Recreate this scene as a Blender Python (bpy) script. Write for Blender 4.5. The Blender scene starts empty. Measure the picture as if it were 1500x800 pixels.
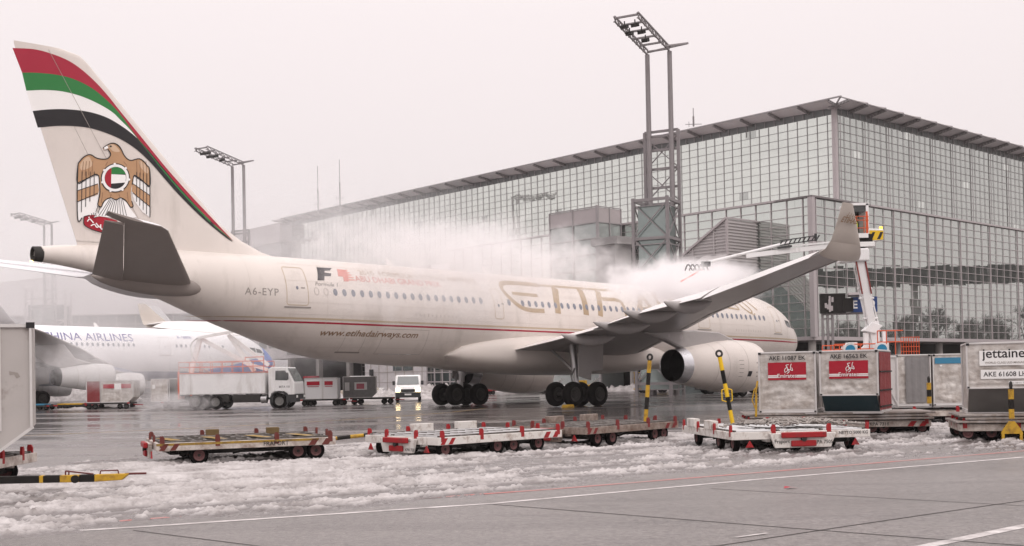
import bpy, bmesh, math, random
import numpy as np
from mathutils import Vector, Matrix

random.seed(7)
R = math.radians
SC = bpy.context.scene
COL = SC.collection
PI = math.pi

# ------------------------------------------------------------------ camera
cam_data = bpy.data.cameras.new('camera')
cam_data.sensor_width = 36.0
cam_data.lens = 36.0 * 1686.2 / 1500.0
cam_data.shift_y = 123.85 / 1500.0
cam_data.clip_start = 0.1
cam_data.clip_end = 3000
cam = bpy.data.objects.new('camera', cam_data)
COL.objects.link(cam)
SC.camera = cam
_p, _r = 0.016935, -0.01903
fwd = Vector((0, math.cos(_p), math.sin(_p)))
up0 = Vector((0, -math.sin(_p), math.cos(_p)))
rt0 = Vector((1, 0, 0))
# image x = rt0*cos(r)+up0*sin(r) ; image up = -rt0*sin(r)+up0*cos(r)
ix = rt0 * math.cos(_r) + up0 * math.sin(_r)
iu = -rt0 * math.sin(_r) + up0 * math.cos(_r)
cam.matrix_world = Matrix(((ix.x, iu.x, -fwd.x, 0), (ix.y, iu.y, -fwd.y, 0), (ix.z, iu.z, -fwd.z, 1.7625), (0, 0, 0, 1)))

# ------------------------------------------------------------------ world: overcast sky
SUN_EL, SUN_AZ = R(38), R(150)
world = bpy.data.worlds.new('World')
SC.world = world
world.use_nodes = True
wn, wl = world.node_tree.nodes, world.node_tree.links
wn.clear()
w_out = wn.new('ShaderNodeOutputWorld')
w_bg = wn.new('ShaderNodeBackground')
w_sky = wn.new('ShaderNodeTexSky')
w_sky.sky_type = 'NISHITA'
w_sky.sun_disc = False
w_sky.sun_elevation = SUN_EL
w_sky.sun_rotation = SUN_AZ
w_sky.dust_density = 5.0
w_bg2 = wn.new('ShaderNodeBackground')
w_tc = wn.new('ShaderNodeTexCoord')
w_sep = wn.new('ShaderNodeSeparateXYZ')
w_ramp = wn.new('ShaderNodeValToRGB')
wl.new(w_tc.outputs['Generated'], w_sep.inputs[0])
wl.new(w_sep.outputs['Z'], w_ramp.inputs[0])
w_ramp.color_ramp.elements[0].position = 0.0
w_ramp.color_ramp.elements[0].color = (0.775, 0.70, 0.698, 1)
w_ramp.color_ramp.elements[1].position = 1.0
w_ramp.color_ramp.elements[1].color = (1.95, 1.84, 1.83, 1)
for _z, _c in ((0.17, (0.83, 0.752, 0.75, 1)), (0.30, (0.905, 0.82, 0.818, 1)), (0.45, (1.05, 0.96, 0.955, 1))):
    e = w_ramp.color_ramp.elements.new(_z)
    e.color = _c
wl.new(w_ramp.outputs[0], w_bg2.inputs['Color'])
wl.new(w_sky.outputs[0], w_bg.inputs['Color'])
w_bg.inputs['Strength'].default_value = 0.006
w_bg2.inputs['Strength'].default_value = 1.0
w_add = wn.new('ShaderNodeAddShader')
wl.new(w_bg.outputs[0], w_add.inputs[0])
wl.new(w_bg2.outputs[0], w_add.inputs[1])
wl.new(w_add.outputs[0], w_out.inputs['Surface'])

sun_d = bpy.data.lights.new('sun', 'SUN')
sun_d.energy = 0.6
sun_d.angle = R(14)
sun_d.color = (1.0, 0.96, 0.92)
sun = bpy.data.objects.new('sun', sun_d)
COL.objects.link(sun)
sun.rotation_euler = (R(90) - SUN_EL, 0, R(180) - SUN_AZ + R(0))
sun.location = (0, -20, 60)

SC.render.engine = 'CYCLES'
cy = SC.cycles
cy.use_denoising = True
cy.max_bounces = 8
cy.diffuse_bounces = 3
cy.glossy_bounces = 3
cy.transmission_bounces = 3
cy.volume_bounces = 5
cy.transparent_max_bounces = 12
cy.volume_step_rate = 1.0
cy.volume_max_steps = 128
cy.use_adaptive_sampling = True
cy.adaptive_threshold = 0.02
vs = SC.view_settings
vs.view_transform = 'Standard'
vs.look = 'None'
vs.exposure = 0.08
vs.gamma = 1.0
vs.use_curve_mapping = False

# ------------------------------------------------------------------ materials
MATS = {}
def mat(name, color, rough=0.6, metal=0.0, var=0.12, scale=1.5, dirt=None, dscale=0.6, damt=0.35, bump=0.0, bscale=8.0, spec=0.25, streak=False, emit=None):
    if name in MATS:
        return MATS[name]
    m = bpy.data.materials.new(name)
    m.use_nodes = True
    n, l = m.node_tree.nodes, m.node_tree.links
    b = n['Principled BSDF']
    b.inputs['Roughness'].default_value = rough
    b.inputs['Metallic'].default_value = metal
    b.inputs['Specular IOR Level'].default_value = spec
    c4 = (*color, 1)
    tc = n.new('ShaderNodeTexCoord')
    nz = n.new('ShaderNodeTexNoise')
    nz.inputs['Scale'].default_value = scale
    nz.inputs['Detail'].default_value = 6
    l.new(tc.outputs['Object'], nz.inputs['Vector'])
    mx = n.new('ShaderNodeMix'); mx.data_type = 'RGBA'
    mx.inputs['A'].default_value = tuple(min(1, x * (1 - var)) for x in color) + (1,)
    mx.inputs['B'].default_value = tuple(min(1, x * (1 + var)) for x in color) + (1,)
    l.new(nz.outputs['Fac'], mx.inputs['Factor'])
    last = mx.outputs['Result']
    if dirt:
        mp = n.new('ShaderNodeMapping')
        mp.inputs['Scale'].default_value = (1, 1, 0.25) if streak else (1, 1, 1)
        l.new(tc.outputs['Object'], mp.inputs['Vector'])
        n2 = n.new('ShaderNodeTexNoise')
        n2.inputs['Scale'].default_value = dscale
        n2.inputs['Detail'].default_value = 8
        n2.inputs['Roughness'].default_value = 0.7
        l.new(mp.outputs[0], n2.inputs['Vector'])
        rp = n.new('ShaderNodeMapRange')
        rp.inputs['From Min'].default_value = 0.62 - damt * 0.5
        rp.inputs['From Max'].default_value = 0.72
        l.new(n2.outputs['Fac'], rp.inputs['Value'])
        m2 = n.new('ShaderNodeMix'); m2.data_type = 'RGBA'
        m2.inputs['B'].default_value = (*dirt, 1)
        l.new(rp.outputs[0], m2.inputs['Factor'])
        l.new(last, m2.inputs['A'])
        last = m2.outputs['Result']
    l.new(last, b.inputs['Base Color'])
    if bump:
        n3 = n.new('ShaderNodeTexNoise')
        n3.inputs['Scale'].default_value = bscale
        n3.inputs['Detail'].default_value = 5
        l.new(tc.outputs['Object'], n3.inputs['Vector'])
        bp = n.new('ShaderNodeBump')
        bp.inputs['Strength'].default_value = 1.0
        bp.inputs['Distance'].default_value = bump
        l.new(n3.outputs['Fac'], bp.inputs['Height'])
        l.new(bp.outputs[0], b.inputs['Normal'])
    if emit:
        b.inputs['Emission Color'].default_value = (*emit[0], 1)
        b.inputs['Emission Strength'].default_value = emit[1]
    MATS[name] = m
    return m

CREAM = mat('aircraft_cream_paint', (0.67, 0.61, 0.57), 0.30, var=0.05, scale=0.8, dirt=(0.55, 0.50, 0.46), dscale=0.7, damt=0.16, streak=True)
WHITEAC = mat('aircraft_white_paint', (0.78, 0.77, 0.79), 0.3, var=0.03)
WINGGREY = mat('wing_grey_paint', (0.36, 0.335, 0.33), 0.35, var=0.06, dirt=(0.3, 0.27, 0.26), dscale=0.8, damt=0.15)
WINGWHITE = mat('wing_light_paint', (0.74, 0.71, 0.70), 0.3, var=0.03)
DRIM = mat('faded_pink_hub', (0.16, 0.075, 0.075), 0.6)
TRIM_ = mat('truck_wheel_grey', (0.16, 0.155, 0.15), 0.5)
TAILGREY = mat('tailplane_grey', (0.32, 0.28, 0.26), 0.4, var=0.06)
GOLD = mat('gold_livery_paint', (0.50, 0.40, 0.29), 0.4, var=0.04)
REDP = mat('red_livery_paint', (0.36, 0.02, 0.045), 0.4, var=0.05)
GREENP = mat('green_livery_paint', (0.03, 0.19, 0.05), 0.4, var=0.05)
BLACKP = mat('black_livery_paint', (0.022, 0.02, 0.022), 0.4, var=0.05)
WHITEP = mat('white_livery_paint', (0.85, 0.83, 0.82), 0.4, var=0.02)
ORANGEB = mat('falcon_tan_paint', (0.46, 0.27, 0.15), 0.4, var=0.1, scale=2)
PALETAN = mat('falcon_pale_tan_paint', (0.60, 0.43, 0.30), 0.4, var=0.05)
GREYTXT = mat('grey_lettering', (0.30, 0.27, 0.25), 0.5)
BROWNTXT = mat('brown_lettering', (0.26, 0.17, 0.11), 0.5)
REDTXT = mat('pale_red_lettering', (0.58, 0.24, 0.21), 0.5)
BLUETXT = mat('blue_lettering', (0.10, 0.10, 0.28), 0.5)
BLUENOSE = mat('blue_nose_paint', (0.16, 0.25, 0.60), 0.35)
WINDOW = mat('cabin_window_glass', (0.20, 0.21, 0.25), 0.15, var=0.02)
DARKGL = mat('dark_vehicle_glass', (0.03, 0.035, 0.035), 0.06, spec=0.8)
PANEL = mat('panel_seam', (0.36, 0.32, 0.29), 0.6)
RUBBER = mat('tyre_rubber', (0.009, 0.008, 0.008), 0.85, var=0.3, scale=6, spec=0.08)
STEEL = mat('brushed_steel', (0.45, 0.44, 0.44), 0.35, 0.8, var=0.1, scale=5)
DKSTEEL = mat('dark_greasy_steel', (0.045, 0.042, 0.04), 0.6, 0.2, var=0.3, scale=6, spec=0.12)
CHROME = mat('engine_lip_metal', (0.62, 0.62, 0.64), 0.25, 0.9)
BLACK = mat('black_paint', (0.012, 0.012, 0.012), 0.6, spec=0.12)
HOLE = mat('engine_interior', (0.004, 0.004, 0.004), 0.9, spec=0.05)
FRAMEGREY = mat('facade_steel', (0.31, 0.29, 0.295), 0.45, 0.1, var=0.05)
FRAMEPINK = mat('facade_light_steel', (0.42, 0.38, 0.385), 0.45, 0.1, var=0.05)
CANOPY = mat('roof_canopy_louvre', (0.62, 0.58, 0.59), 0.5, var=0.08)
DKBAND = mat('clerestory_dark_glass', (0.17, 0.18, 0.18), 0.2, var=0.2, scale=0.6)
LOUVRE = mat('louvre_cladding', (0.48, 0.45, 0.45), 0.45, 0.1, var=0.05)
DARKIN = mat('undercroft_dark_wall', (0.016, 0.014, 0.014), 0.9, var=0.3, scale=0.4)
CONC = mat('concrete_column', (0.30, 0.28, 0.27), 0.8, var=0.15)
WPANEL = mat('white_wall_panel', (0.66, 0.63, 0.64), 0.5, var=0.05, dirt=(0.5, 0.47, 0.47), dscale=0.5)
MASTST = mat('mast_galvanised_steel', (0.24, 0.22, 0.225), 0.5, 0.3, var=0.1)
TRUCKW = mat('truck_white_paint', (0.78, 0.77, 0.77), 0.35, var=0.04, dirt=(0.50, 0.47, 0.45), dscale=1.2, damt=0.2, streak=True)
ORANGE = mat('orange_railing_paint', (0.62, 0.10, 0.035), 0.5, var=0.1)
YELLOW = mat('yellow_safety_paint', (0.52, 0.31, 0.03), 0.5, var=0.15, scale=6, dirt=(0.14, 0.07, 0.03), dscale=6, damt=0.3)
YELLOWC = mat('clean_yellow_paint', (0.74, 0.47, 0.02), 0.45, var=0.06)
BLKPAINT = mat('worn_black_paint', (0.02, 0.018, 0.017), 0.6, var=0.3, scale=6, spec=0.12)
DOLLYW = mat('dolly_white_paint', (0.66, 0.63, 0.60), 0.45, var=0.08, scale=4, dirt=(0.22, 0.14, 0.10), dscale=4.0, damt=0.24)
DOLLYRUST = mat('dolly_rusty_white_paint', (0.55, 0.50, 0.46), 0.6, var=0.15, scale=5, dirt=(0.13, 0.065, 0.04), dscale=3.5, damt=0.42)
DOLLYRUST2 = mat('dolly_dark_rusty_paint', (0.30, 0.25, 0.22), 0.65, var=0.3, scale=6, dirt=(0.10, 0.05, 0.03), dscale=4.5, damt=0.5)
DOLLYRED = mat('dolly_red_paint', (0.32, 0.018, 0.022), 0.5, var=0.12, scale=5, dirt=(0.12, 0.03, 0.03), dscale=5, damt=0.2)
DECK = mat('worn_steel_deck', (0.10, 0.088, 0.08), 0.6, 0.1, var=0.35, scale=9, dirt=(0.30, 0.28, 0.27), dscale=5, damt=0.3)
WOODY = mat('weathered_board', (0.22, 0.185, 0.165), 0.75, var=0.3, scale=7, dirt=(0.42, 0.39, 0.38), dscale=4, damt=0.35)
ALU = mat('container_aluminium', (0.58, 0.55, 0.525), 0.38, 0.25, var=0.10, scale=3, dirt=(0.33, 0.28, 0.245), dscale=2.6, damt=0.42, bump=0.07, bscale=2.4)
ALUEDGE = mat('container_edge_rail', (0.60, 0.58, 0.57), 0.35, 0.3, var=0.08, scale=6)
ALUDARK = mat('container_dark_grey_sheet', (0.16, 0.155, 0.15), 0.5, 0.3, var=0.2, scale=3)  # dark grey sheet for a slanted base and for the dull grey container
TARP = mat('grey_container_curtain', (0.22, 0.21, 0.21), 0.7, var=0.12, scale=4, bump=0.03, bscale=5)
REDTARP = mat('red_container_curtain', (0.20, 0.028, 0.03), 0.65, var=0.15, scale=5, bump=0.02, bscale=7)
LABELRED = mat('red_container_sticker', (0.36, 0.014, 0.03), 0.45, var=0.06)
LABELWHITE = mat('white_container_sticker', (0.78, 0.77, 0.76), 0.45, var=0.03)
LABELBLUE = mat('blue_container_stripe', (0.045, 0.20, 0.33), 0.45, var=0.08)
TEAL = mat('dark_teal_base_sheet', (0.022, 0.045, 0.055), 0.35, var=0.2)
BLUESIGN = mat('blue_stand_sign', (0.02, 0.05, 0.17), 0.4)
VEST = mat('hi_vis_yellow_vest', (0.62, 0.75, 0.05), 0.7)
NAVY = mat('navy_work_trousers', (0.02, 0.025, 0.05), 0.8)
SKIN = mat('skin', (0.5, 0.3, 0.22), 0.6)
LAMPW = mat('headlamp_lit', (1, 0.9, 0.7), 0.3, emit=((1.0, 0.72, 0.35), 9.0))
LAMPY = mat('amber_beacon_lit', (1, 0.5, 0.05), 0.3, emit=((1.0, 0.33, 0.03), 6.0))
LAMPYW = mat('yellow_lamp_lit', (1, 0.8, 0.3), 0.3, emit=((1.0, 0.75, 0.25), 4.0))
BEIGE = mat('beige_car_paint', (0.42, 0.37, 0.31), 0.25, 0.2)
PLASTIC = mat('dark_grey_plastic', (0.05, 0.05, 0.052), 0.6)
TANKBLUE = mat('blue_reel_disc', (0.02, 0.20, 0.36), 0.4)
BARK = mat('winter_tree_bark', (0.07, 0.06, 0.055), 0.9, var=0.3)
LINEW = mat('painted_line_white', (0.66, 0.62, 0.61), 0.6, var=0.1, scale=3, dirt=(0.24, 0.215, 0.21), dscale=3.5, damt=0.55)
LINEY = mat('painted_line_yellow', (0.45, 0.31, 0.14), 0.5, var=0.1, dirt=(0.22, 0.19, 0.18), dscale=0.8, damt=0.3)
LINER = mat('painted_line_red', (0.50, 0.08, 0.07), 0.6, var=0.1, dirt=(0.34, 0.29, 0.28), dscale=1.1, damt=0.85)
JOINT = mat('dark_joint_sealant', (0.05, 0.045, 0.042), 0.7, var=0.3, scale=3)

def glass_mat(name, base, rough=0.02, metal=0.88):
    m = bpy.data.materials.new(name); m.use_nodes = True
    n, l = m.node_tree.nodes, m.node_tree.links
    b = n['Principled BSDF']
    b.inputs['Metallic'].default_value = metal
    b.inputs['Roughness'].default_value = rough
    tc = n.new('ShaderNodeTexCoord')
    mp = n.new('ShaderNodeMapping'); mp.inputs['Scale'].default_value = (0.4, 0.4, 0.9)
    l.new(tc.outputs['Object'], mp.inputs['Vector'])
    nz = n.new('ShaderNodeTexNoise'); nz.inputs['Scale'].default_value = 0.5; nz.inputs['Detail'].default_value = 3
    l.new(mp.outputs[0], nz.inputs['Vector'])
    mx = n.new('ShaderNodeMix'); mx.data_type = 'RGBA'
    mx.inputs['A'].default_value = tuple(c * 0.88 for c in base) + (1,)
    mx.inputs['B'].default_value = tuple(min(1, c * 1.1) for c in base) + (1,)
    l.new(nz.outputs['Fac'], mx.inputs['Factor'])
    l.new(mx.outputs['Result'], b.inputs['Base Color'])
    n3 = n.new('ShaderNodeTexNoise'); n3.inputs['Scale'].default_value = 0.8; n3.inputs['Detail'].default_value = 2
    l.new(tc.outputs['Object'], n3.inputs['Vector'])
    bp = n.new('ShaderNodeBump'); bp.inputs['Distance'].default_value = 0.002; bp.inputs['Strength'].default_value = 0.6
    l.new(n3.outputs['Fac'], bp.inputs['Height']); l.new(bp.outputs[0], b.inputs['Normal'])
    MATS[name] = m
    return m
GLASS = glass_mat('facade_glass_green_grey', (0.74, 0.785, 0.745))
GLASSR = glass_mat('facade_glass_dim_reflection', (0.50, 0.53, 0.505))  # same glass, with the right facade's dimmer sky reflection put into the colour
GLASSL = glass_mat('facade_lower_glass', (0.66, 0.71, 0.675))
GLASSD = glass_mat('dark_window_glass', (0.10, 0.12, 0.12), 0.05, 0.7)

# ------------------------------------------------------------------ mesh helpers
def link(o, parent=None):
    COL.objects.link(o)
    if parent is not None:
        o.parent = parent
    return o

def tag(o, label=None, cat=None, group=None, kind=None):
    if label: o['label'] = label
    if cat: o['category'] = cat
    if group: o['group'] = group
    if kind: o['kind'] = kind
    return o

def empty(name, loc=(0, 0, 0), rz=0.0, label=None, cat=None, group=None):
    o = bpy.data.objects.new(name, None)
    o.empty_display_size = 0.3
    o.location = loc
    o.rotation_euler = (0, 0, rz)
    link(o)
    return tag(o, label, cat, group)

def copy_tree(o, parent=None):
    c = o.copy(); COL.objects.link(c); c.parent = parent
    for ch in list(o.children):
        copy_tree(ch, c)
    return c

class MB:
    def __init__(s):
        s.v = []; s.f = []; s.mi = []; s.M = None; s.cm = 0
    def add(s, vs_, fs_):
        o = len(s.v)
        if s.M is not None:
            vs_ = [s.M @ Vector(p) for p in vs_]
        s.v.extend([tuple(p) for p in vs_])
        for f in fs_:
            s.f.append([i + o for i in f]); s.mi.append(s.cm)
        return s
    def box(s, c, d, rz=0.0, ry=0.0, rx=0.0):
        hx, hy, hz = d[0] / 2, d[1] / 2, d[2] / 2
        m = Matrix.Translation(c) @ Matrix.Rotation(rz, 4, 'Z') @ Matrix.Rotation(ry, 4, 'Y') @ Matrix.Rotation(rx, 4, 'X')
        p = [m @ Vector((x, y, z)) for x in (-hx, hx) for y in (-hy, hy) for z in (-hz, hz)]
        return s.add(p, [(0, 1, 3, 2), (4, 6, 7, 5), (0, 4, 5, 1), (2, 3, 7, 6), (0, 2, 6, 4), (1, 5, 7, 3)])
    def b2(s, a, b):
        return s.box(((a[0] + b[0]) / 2, (a[1] + b[1]) / 2, (a[2] + b[2]) / 2), (abs(b[0] - a[0]), abs(b[1] - a[1]), abs(b[2] - a[2])))
    def tube(s, a, b, r, r2=None, n=10, caps=True):
        a, b = Vector(a), Vector(b)
        d = b - a
        if d.length < 1e-6: return s
        d.normalize()
        u = d.orthogonal().normalized(); w = d.cross(u)
        r2 = r if r2 is None else r2
        p = []
        for c, rr in ((a, r), (b, r2)):
            for k in range(n):
                t = 2 * PI * k / n
                p.append(c + u * math.cos(t) * rr + w * math.sin(t) * rr)
        f = [(k, (k + 1) % n, n + (k + 1) % n, n + k) for k in range(n)]
        if caps: f += [tuple(range(n))[::-1], tuple(range(n, 2 * n))]
        return s.add(p, f)
    def bar(s, a, b, w, h=None):
        """square section beam"""
        h = h or w
        a, b = Vector(a), Vector(b)
        d = (b - a)
        L = d.length
        if L < 1e-6: return s
        d.normalize()
        zz = Vector((0, 0, 1)) if abs(d.z) < 0.95 else Vector((1, 0, 0))
        u = d.cross(zz).normalized(); q = u.cross(d).normalized()
        p = [c + u * i * w / 2 + q * j * h / 2 for c in (a, b) for i, j in ((-1, -1), (1, -1), (1, 1), (-1, 1))]
        return s.add(p, [(0, 1, 2, 3), (7, 6, 5, 4), (0, 4, 5, 1), (1, 5, 6, 2), (2, 6, 7, 3), (3, 7, 4, 0)])
    def path(s, pts, r, n=8):
        for a, b in zip(pts[:-1], pts[1:]):
            s.tube(a, b, r, n=n)
        return s
    def lathe(s, prof, axis='x', c=(0, 0, 0), n=32, close=False):
        p = []; f = []
        m = len(prof)
        for (x, r) in prof:
            for k in range(n):
                t = 2 * PI * k / n
                q = (x, r * math.cos(t), r * math.sin(t))
                if axis == 'y': q = (q[1], q[0], q[2])
                if axis == 'z': q = (q[1], q[2], q[0])
                p.append((q[0] + c[0], q[1] + c[1], q[2] + c[2]))
        for i in range(m - 1):
            for k in range(n):
                f.append((i * n + k, i * n + (k + 1) % n, (i + 1) * n + (k + 1) % n, (i + 1) * n + k))
        if close:
            f.append(tuple(range(n))); f.append(tuple(range((m - 1) * n, m * n)))
        return s.add(p, f)
    def prism(s, poly, y0, y1, plane='xz'):
        """extrude a 2D polygon"""
        n = len(poly)
        def P(a, b, t):
            return (a, t, b) if plane == 'xz' else ((a, b, t) if plane == 'xy' else (t, a, b))
        p = [P(a, b, y0) for a, b in poly] + [P(a, b, y1) for a, b in poly]
        f = [tuple(range(n)), tuple(range(2 * n - 1, n - 1, -1))] + [(k, (k + 1) % n, n + (k + 1) % n, n + k) for k in range(n)]
        return s.add(p, f)
    def loft(s, rings, caps=True):
        n = len(rings[0]); p = [q for r_ in rings for q in r_]; f = []
        for i in range(len(rings) - 1):
            for k in range(n):
                f.append((i * n + k, i * n + (k + 1) % n, (i + 1) * n + (k + 1) % n, (i + 1) * n + k))
        if caps: f.append(tuple(range(n))); f.append(tuple(range((len(rings) - 1) * n, len(rings) * n)))
        return s.add(p, f)
    def build(s, name, mats, parent=None, smooth=None, loc=None, recalc=True, bevel=0.0):
        me = bpy.data.meshes.new(name)
        me.from_pydata(s.v, [], s.f)
        if not isinstance(mats, (list, tuple)): mats = [mats]
        for m in mats: me.materials.append(m)
        me.polygons.foreach_set('material_index', s.mi)
        if recalc:
            bm = bmesh.new(); bm.from_mesh(me)
            bmesh.ops.recalc_face_normals(bm, faces=bm.faces)
            bm.to_mesh(me); bm.free()
        if smooth is not None:
            me.shade_smooth()
            try: me.set_sharp_from_angle(angle=R(smooth))
            except Exception: pass
        me.update()
        o = bpy.data.objects.new(name, me)
        if loc is not None: o.location = loc
        link(o, parent)
        if bevel:
            md = o.modifiers.new('bevel', 'BEVEL'); md.width = bevel; md.segments = 1; md.limit_method = 'ANGLE'; md.angle_limit = R(50)
        return o

def one(name, m, parent, fn, *a, **k):
    sm = k.pop('smooth', None); bv = k.pop('bevel', 0.0)
    b = MB(); getattr(b, fn)(*a, **k)
    return b.build(name, m, parent, smooth=sm, bevel=bv)

# 2D decals --------------------------------------------------------
def decal(poly_or_mesh, mapf, step=None):
    """poly_or_mesh: list of 2D points, or (verts2d, faces). returns (verts3d, faces) cut into strips and mapped"""
    bm = bmesh.new()
    if isinstance(poly_or_mesh, tuple):
        vv = [bm.verts.new((a, b, 0)) for a, b in poly_or_mesh[0]]
        for f in poly_or_mesh[1]:
            try: bm.faces.new([vv[i] for i in f])
            except ValueError: pass
    else:
        vv = [bm.verts.new((a, b, 0)) for a, b in poly_or_mesh]
        f = bm.faces.new(vv)
        bmesh.ops.triangulate(bm, faces=[f])
    if step:
        for ax in (0, 1):
            st = step[ax]
            if not st: continue
            lo = min(v.co[ax] for v in bm.verts); hi = max(v.co[ax] for v in bm.verts)
            k = math.ceil(lo / st)
            while k * st < hi:
                no = [0, 0, 0]; no[ax] = 1; co = [0, 0, 0]; co[ax] = k * st
                g = list(bm.verts) + list(bm.edges) + list(bm.faces)
                bmesh.ops.bisect_plane(bm, geom=g, dist=1e-5, plane_co=co, plane_no=no)
                k += 1
    bm.verts.index_update()
    V = [mapf(v.co.x, v.co.y) for v in bm.verts]
    F = [[v.index for v in f.verts] for f in bm.faces]
    bm.free()
    return V, F

def smooth_line(pts, n=6, closed=False):
    if n <= 1 or len(pts) < 3: return list(pts)
    out = []
    m = len(pts)
    rng = range(m if closed else m - 1)
    for i in rng:
        if closed:
            p0, p1, p2, p3 = pts[(i - 1) % m], pts[i], pts[(i + 1) % m], pts[(i + 2) % m]
        else:
            p0, p1, p2, p3 = pts[max(i - 1, 0)], pts[i], pts[i + 1], pts[min(i + 2, m - 1)]
        for k in range(n):
            t = k / n
            q = []
            for j in range(len(p1)):
                q.append(0.5 * (2 * p1[j] + (p2[j] - p0[j]) * t + (2 * p0[j] - 5 * p1[j] + 4 * p2[j] - p3[j]) * t * t + (3 * p1[j] - p0[j] - 3 * p2[j] + p3[j]) * t ** 3))
            out.append(tuple(q))
    if not closed: out.append(tuple(pts[-1]))
    return out

def ribbon(pts, w, closed=False, sub=0.0):
    """2D ribbon mesh (verts2d, faces) of width w (number or list)"""
    P = [Vector((a, b)) for a, b in pts]
    if sub:
        Q = []
        m = len(P)
        for i in range(m if closed else m - 1):
            a, b = P[i], P[(i + 1) % m]
            k = max(1, int((b - a).length / sub))
            for j in range(k): Q.append(a.lerp(b, j / k))
        if not closed: Q.append(P[-1])
        P = Q
    m = len(P); V = []; F = []
    for i in range(m):
        if closed: a, b = P[(i - 1) % m], P[(i + 1) % m]
        else: a, b = P[max(i - 1, 0)], P[min(i + 1, m - 1)]
        d = (b - a)
        d = d.normalized() if d.length > 1e-9 else Vector((1, 0))
        nrm = Vector((-d.y, d.x))
        ww = (w[min(len(w) - 1, int(i / m * len(w)))] if isinstance(w, (list, tuple)) else w) / 2
        V += [tuple(P[i] + nrm * ww), tuple(P[i] - nrm * ww)]
    for i in range(m if closed else m - 1):
        j = (i + 1) % m
        F.append((2 * i, 2 * i + 1, 2 * j + 1, 2 * j))
    return V, F

_TC = {}
def text2d(s, size=1.0, bold=0.0, shear=0.0, space=1.0, sx=1.0, align='LEFT'):
    key = (s, bold, shear, space, align)
    if key not in _TC:
        cu = bpy.data.curves.new('txt', 'FONT')
        cu.body = s; cu.size = 1.0; cu.offset = bold; cu.shear = shear; cu.space_character = space; cu.align_x = align
        cu.resolution_u = 3
        ob = bpy.data.objects.new('txt', cu); COL.objects.link(ob)
        me = ob.to_mesh()
        _TC[key] = ([(v.co.x, v.co.y) for v in me.vertices], [tuple(p.vertices) for p in me.polygons])
        ob.to_mesh_clear()
        bpy.data.objects.remove(ob); bpy.data.curves.remove(cu)
    V, F = _TC[key]
    return [(a * size * sx, b * size) for a, b in V], F

def text_to(s, width, height, x0, y0, **k):
    """text scaled to fit a box with lower-left x0,y0"""
    V, F = text2d(s, 1.0, **k)
    xs = [a for a, b in V]; ys = [b for a, b in V]
    w0, h0 = max(xs) - min(xs), max(ys) - min(ys)
    kx = width / w0; ky = height / h0 if height else kx
    return [(x0 + (a - min(xs)) * kx, y0 + (b - min(ys)) * ky) for a, b in V], F

def plane_map(o, ux, uy):
    o, ux, uy = Vector(o), Vector(ux), Vector(uy)
    return lambda a, b: tuple(o + ux * a + uy * b)

def fractal(shape, seed, beta=2.2, lo=1.0, hi=1e9, ax=1.0, dx=1.0):
    """spectral noise; lo,hi wavelength band in cells; ax>1 stretches along axis 0; normalised to unit std"""
    rng = np.random.default_rng(seed)
    n, m = shape
    kx = np.fft.fftfreq(n)[:, None] * ax; ky = np.fft.rfftfreq(m)[None, :]
    k = np.sqrt(kx * kx + ky * ky); k[0, 0] = 1e9
    amp = k ** (-beta / 2)
    amp[(k > 1.0 / lo) | (k < 1.0 / hi)] = 0
    F = amp * (rng.normal(size=k.shape) + 1j * rng.normal(size=k.shape))
    a = np.fft.irfft2(F, s=shape)
    return (a - a.mean()) / (a.std() + 1e-9)

def grid_mesh(name, X, Y, Z, m, mask=None, parent=None):
    n, k = X.shape
    co = np.stack([X, Y, Z], -1).reshape(-1, 3).astype(np.float32)
    idx = np.arange(n * k).reshape(n, k)
    q = np.stack([idx[:-1, :-1], idx[1:, :-1], idx[1:, 1:], idx[:-1, 1:]], -1).reshape(-1, 4)
    if mask is not None:
        mm = mask.reshape(-1)
        q = q[mm[q].any(axis=1)]
        used = np.unique(q); re = np.full(n * k, -1); re[used] = np.arange(len(used)); co = co[used]; q = re[q]
    me = bpy.data.meshes.new(name)
    me.vertices.add(len(co)); me.vertices.foreach_set('co', co.ravel())
    me.loops.add(q.size); me.loops.foreach_set('vertex_index', q.ravel().astype(np.int32))
    me.polygons.add(len(q)); me.polygons.foreach_set('loop_start', (np.arange(len(q)) * 4).astype(np.int32))
    me.update(calc_edges=True)
    me.shade_smooth()
    me.materials.append(m)
    o = bpy.data.objects.new(name, me)
    return link(o, parent)

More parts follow.
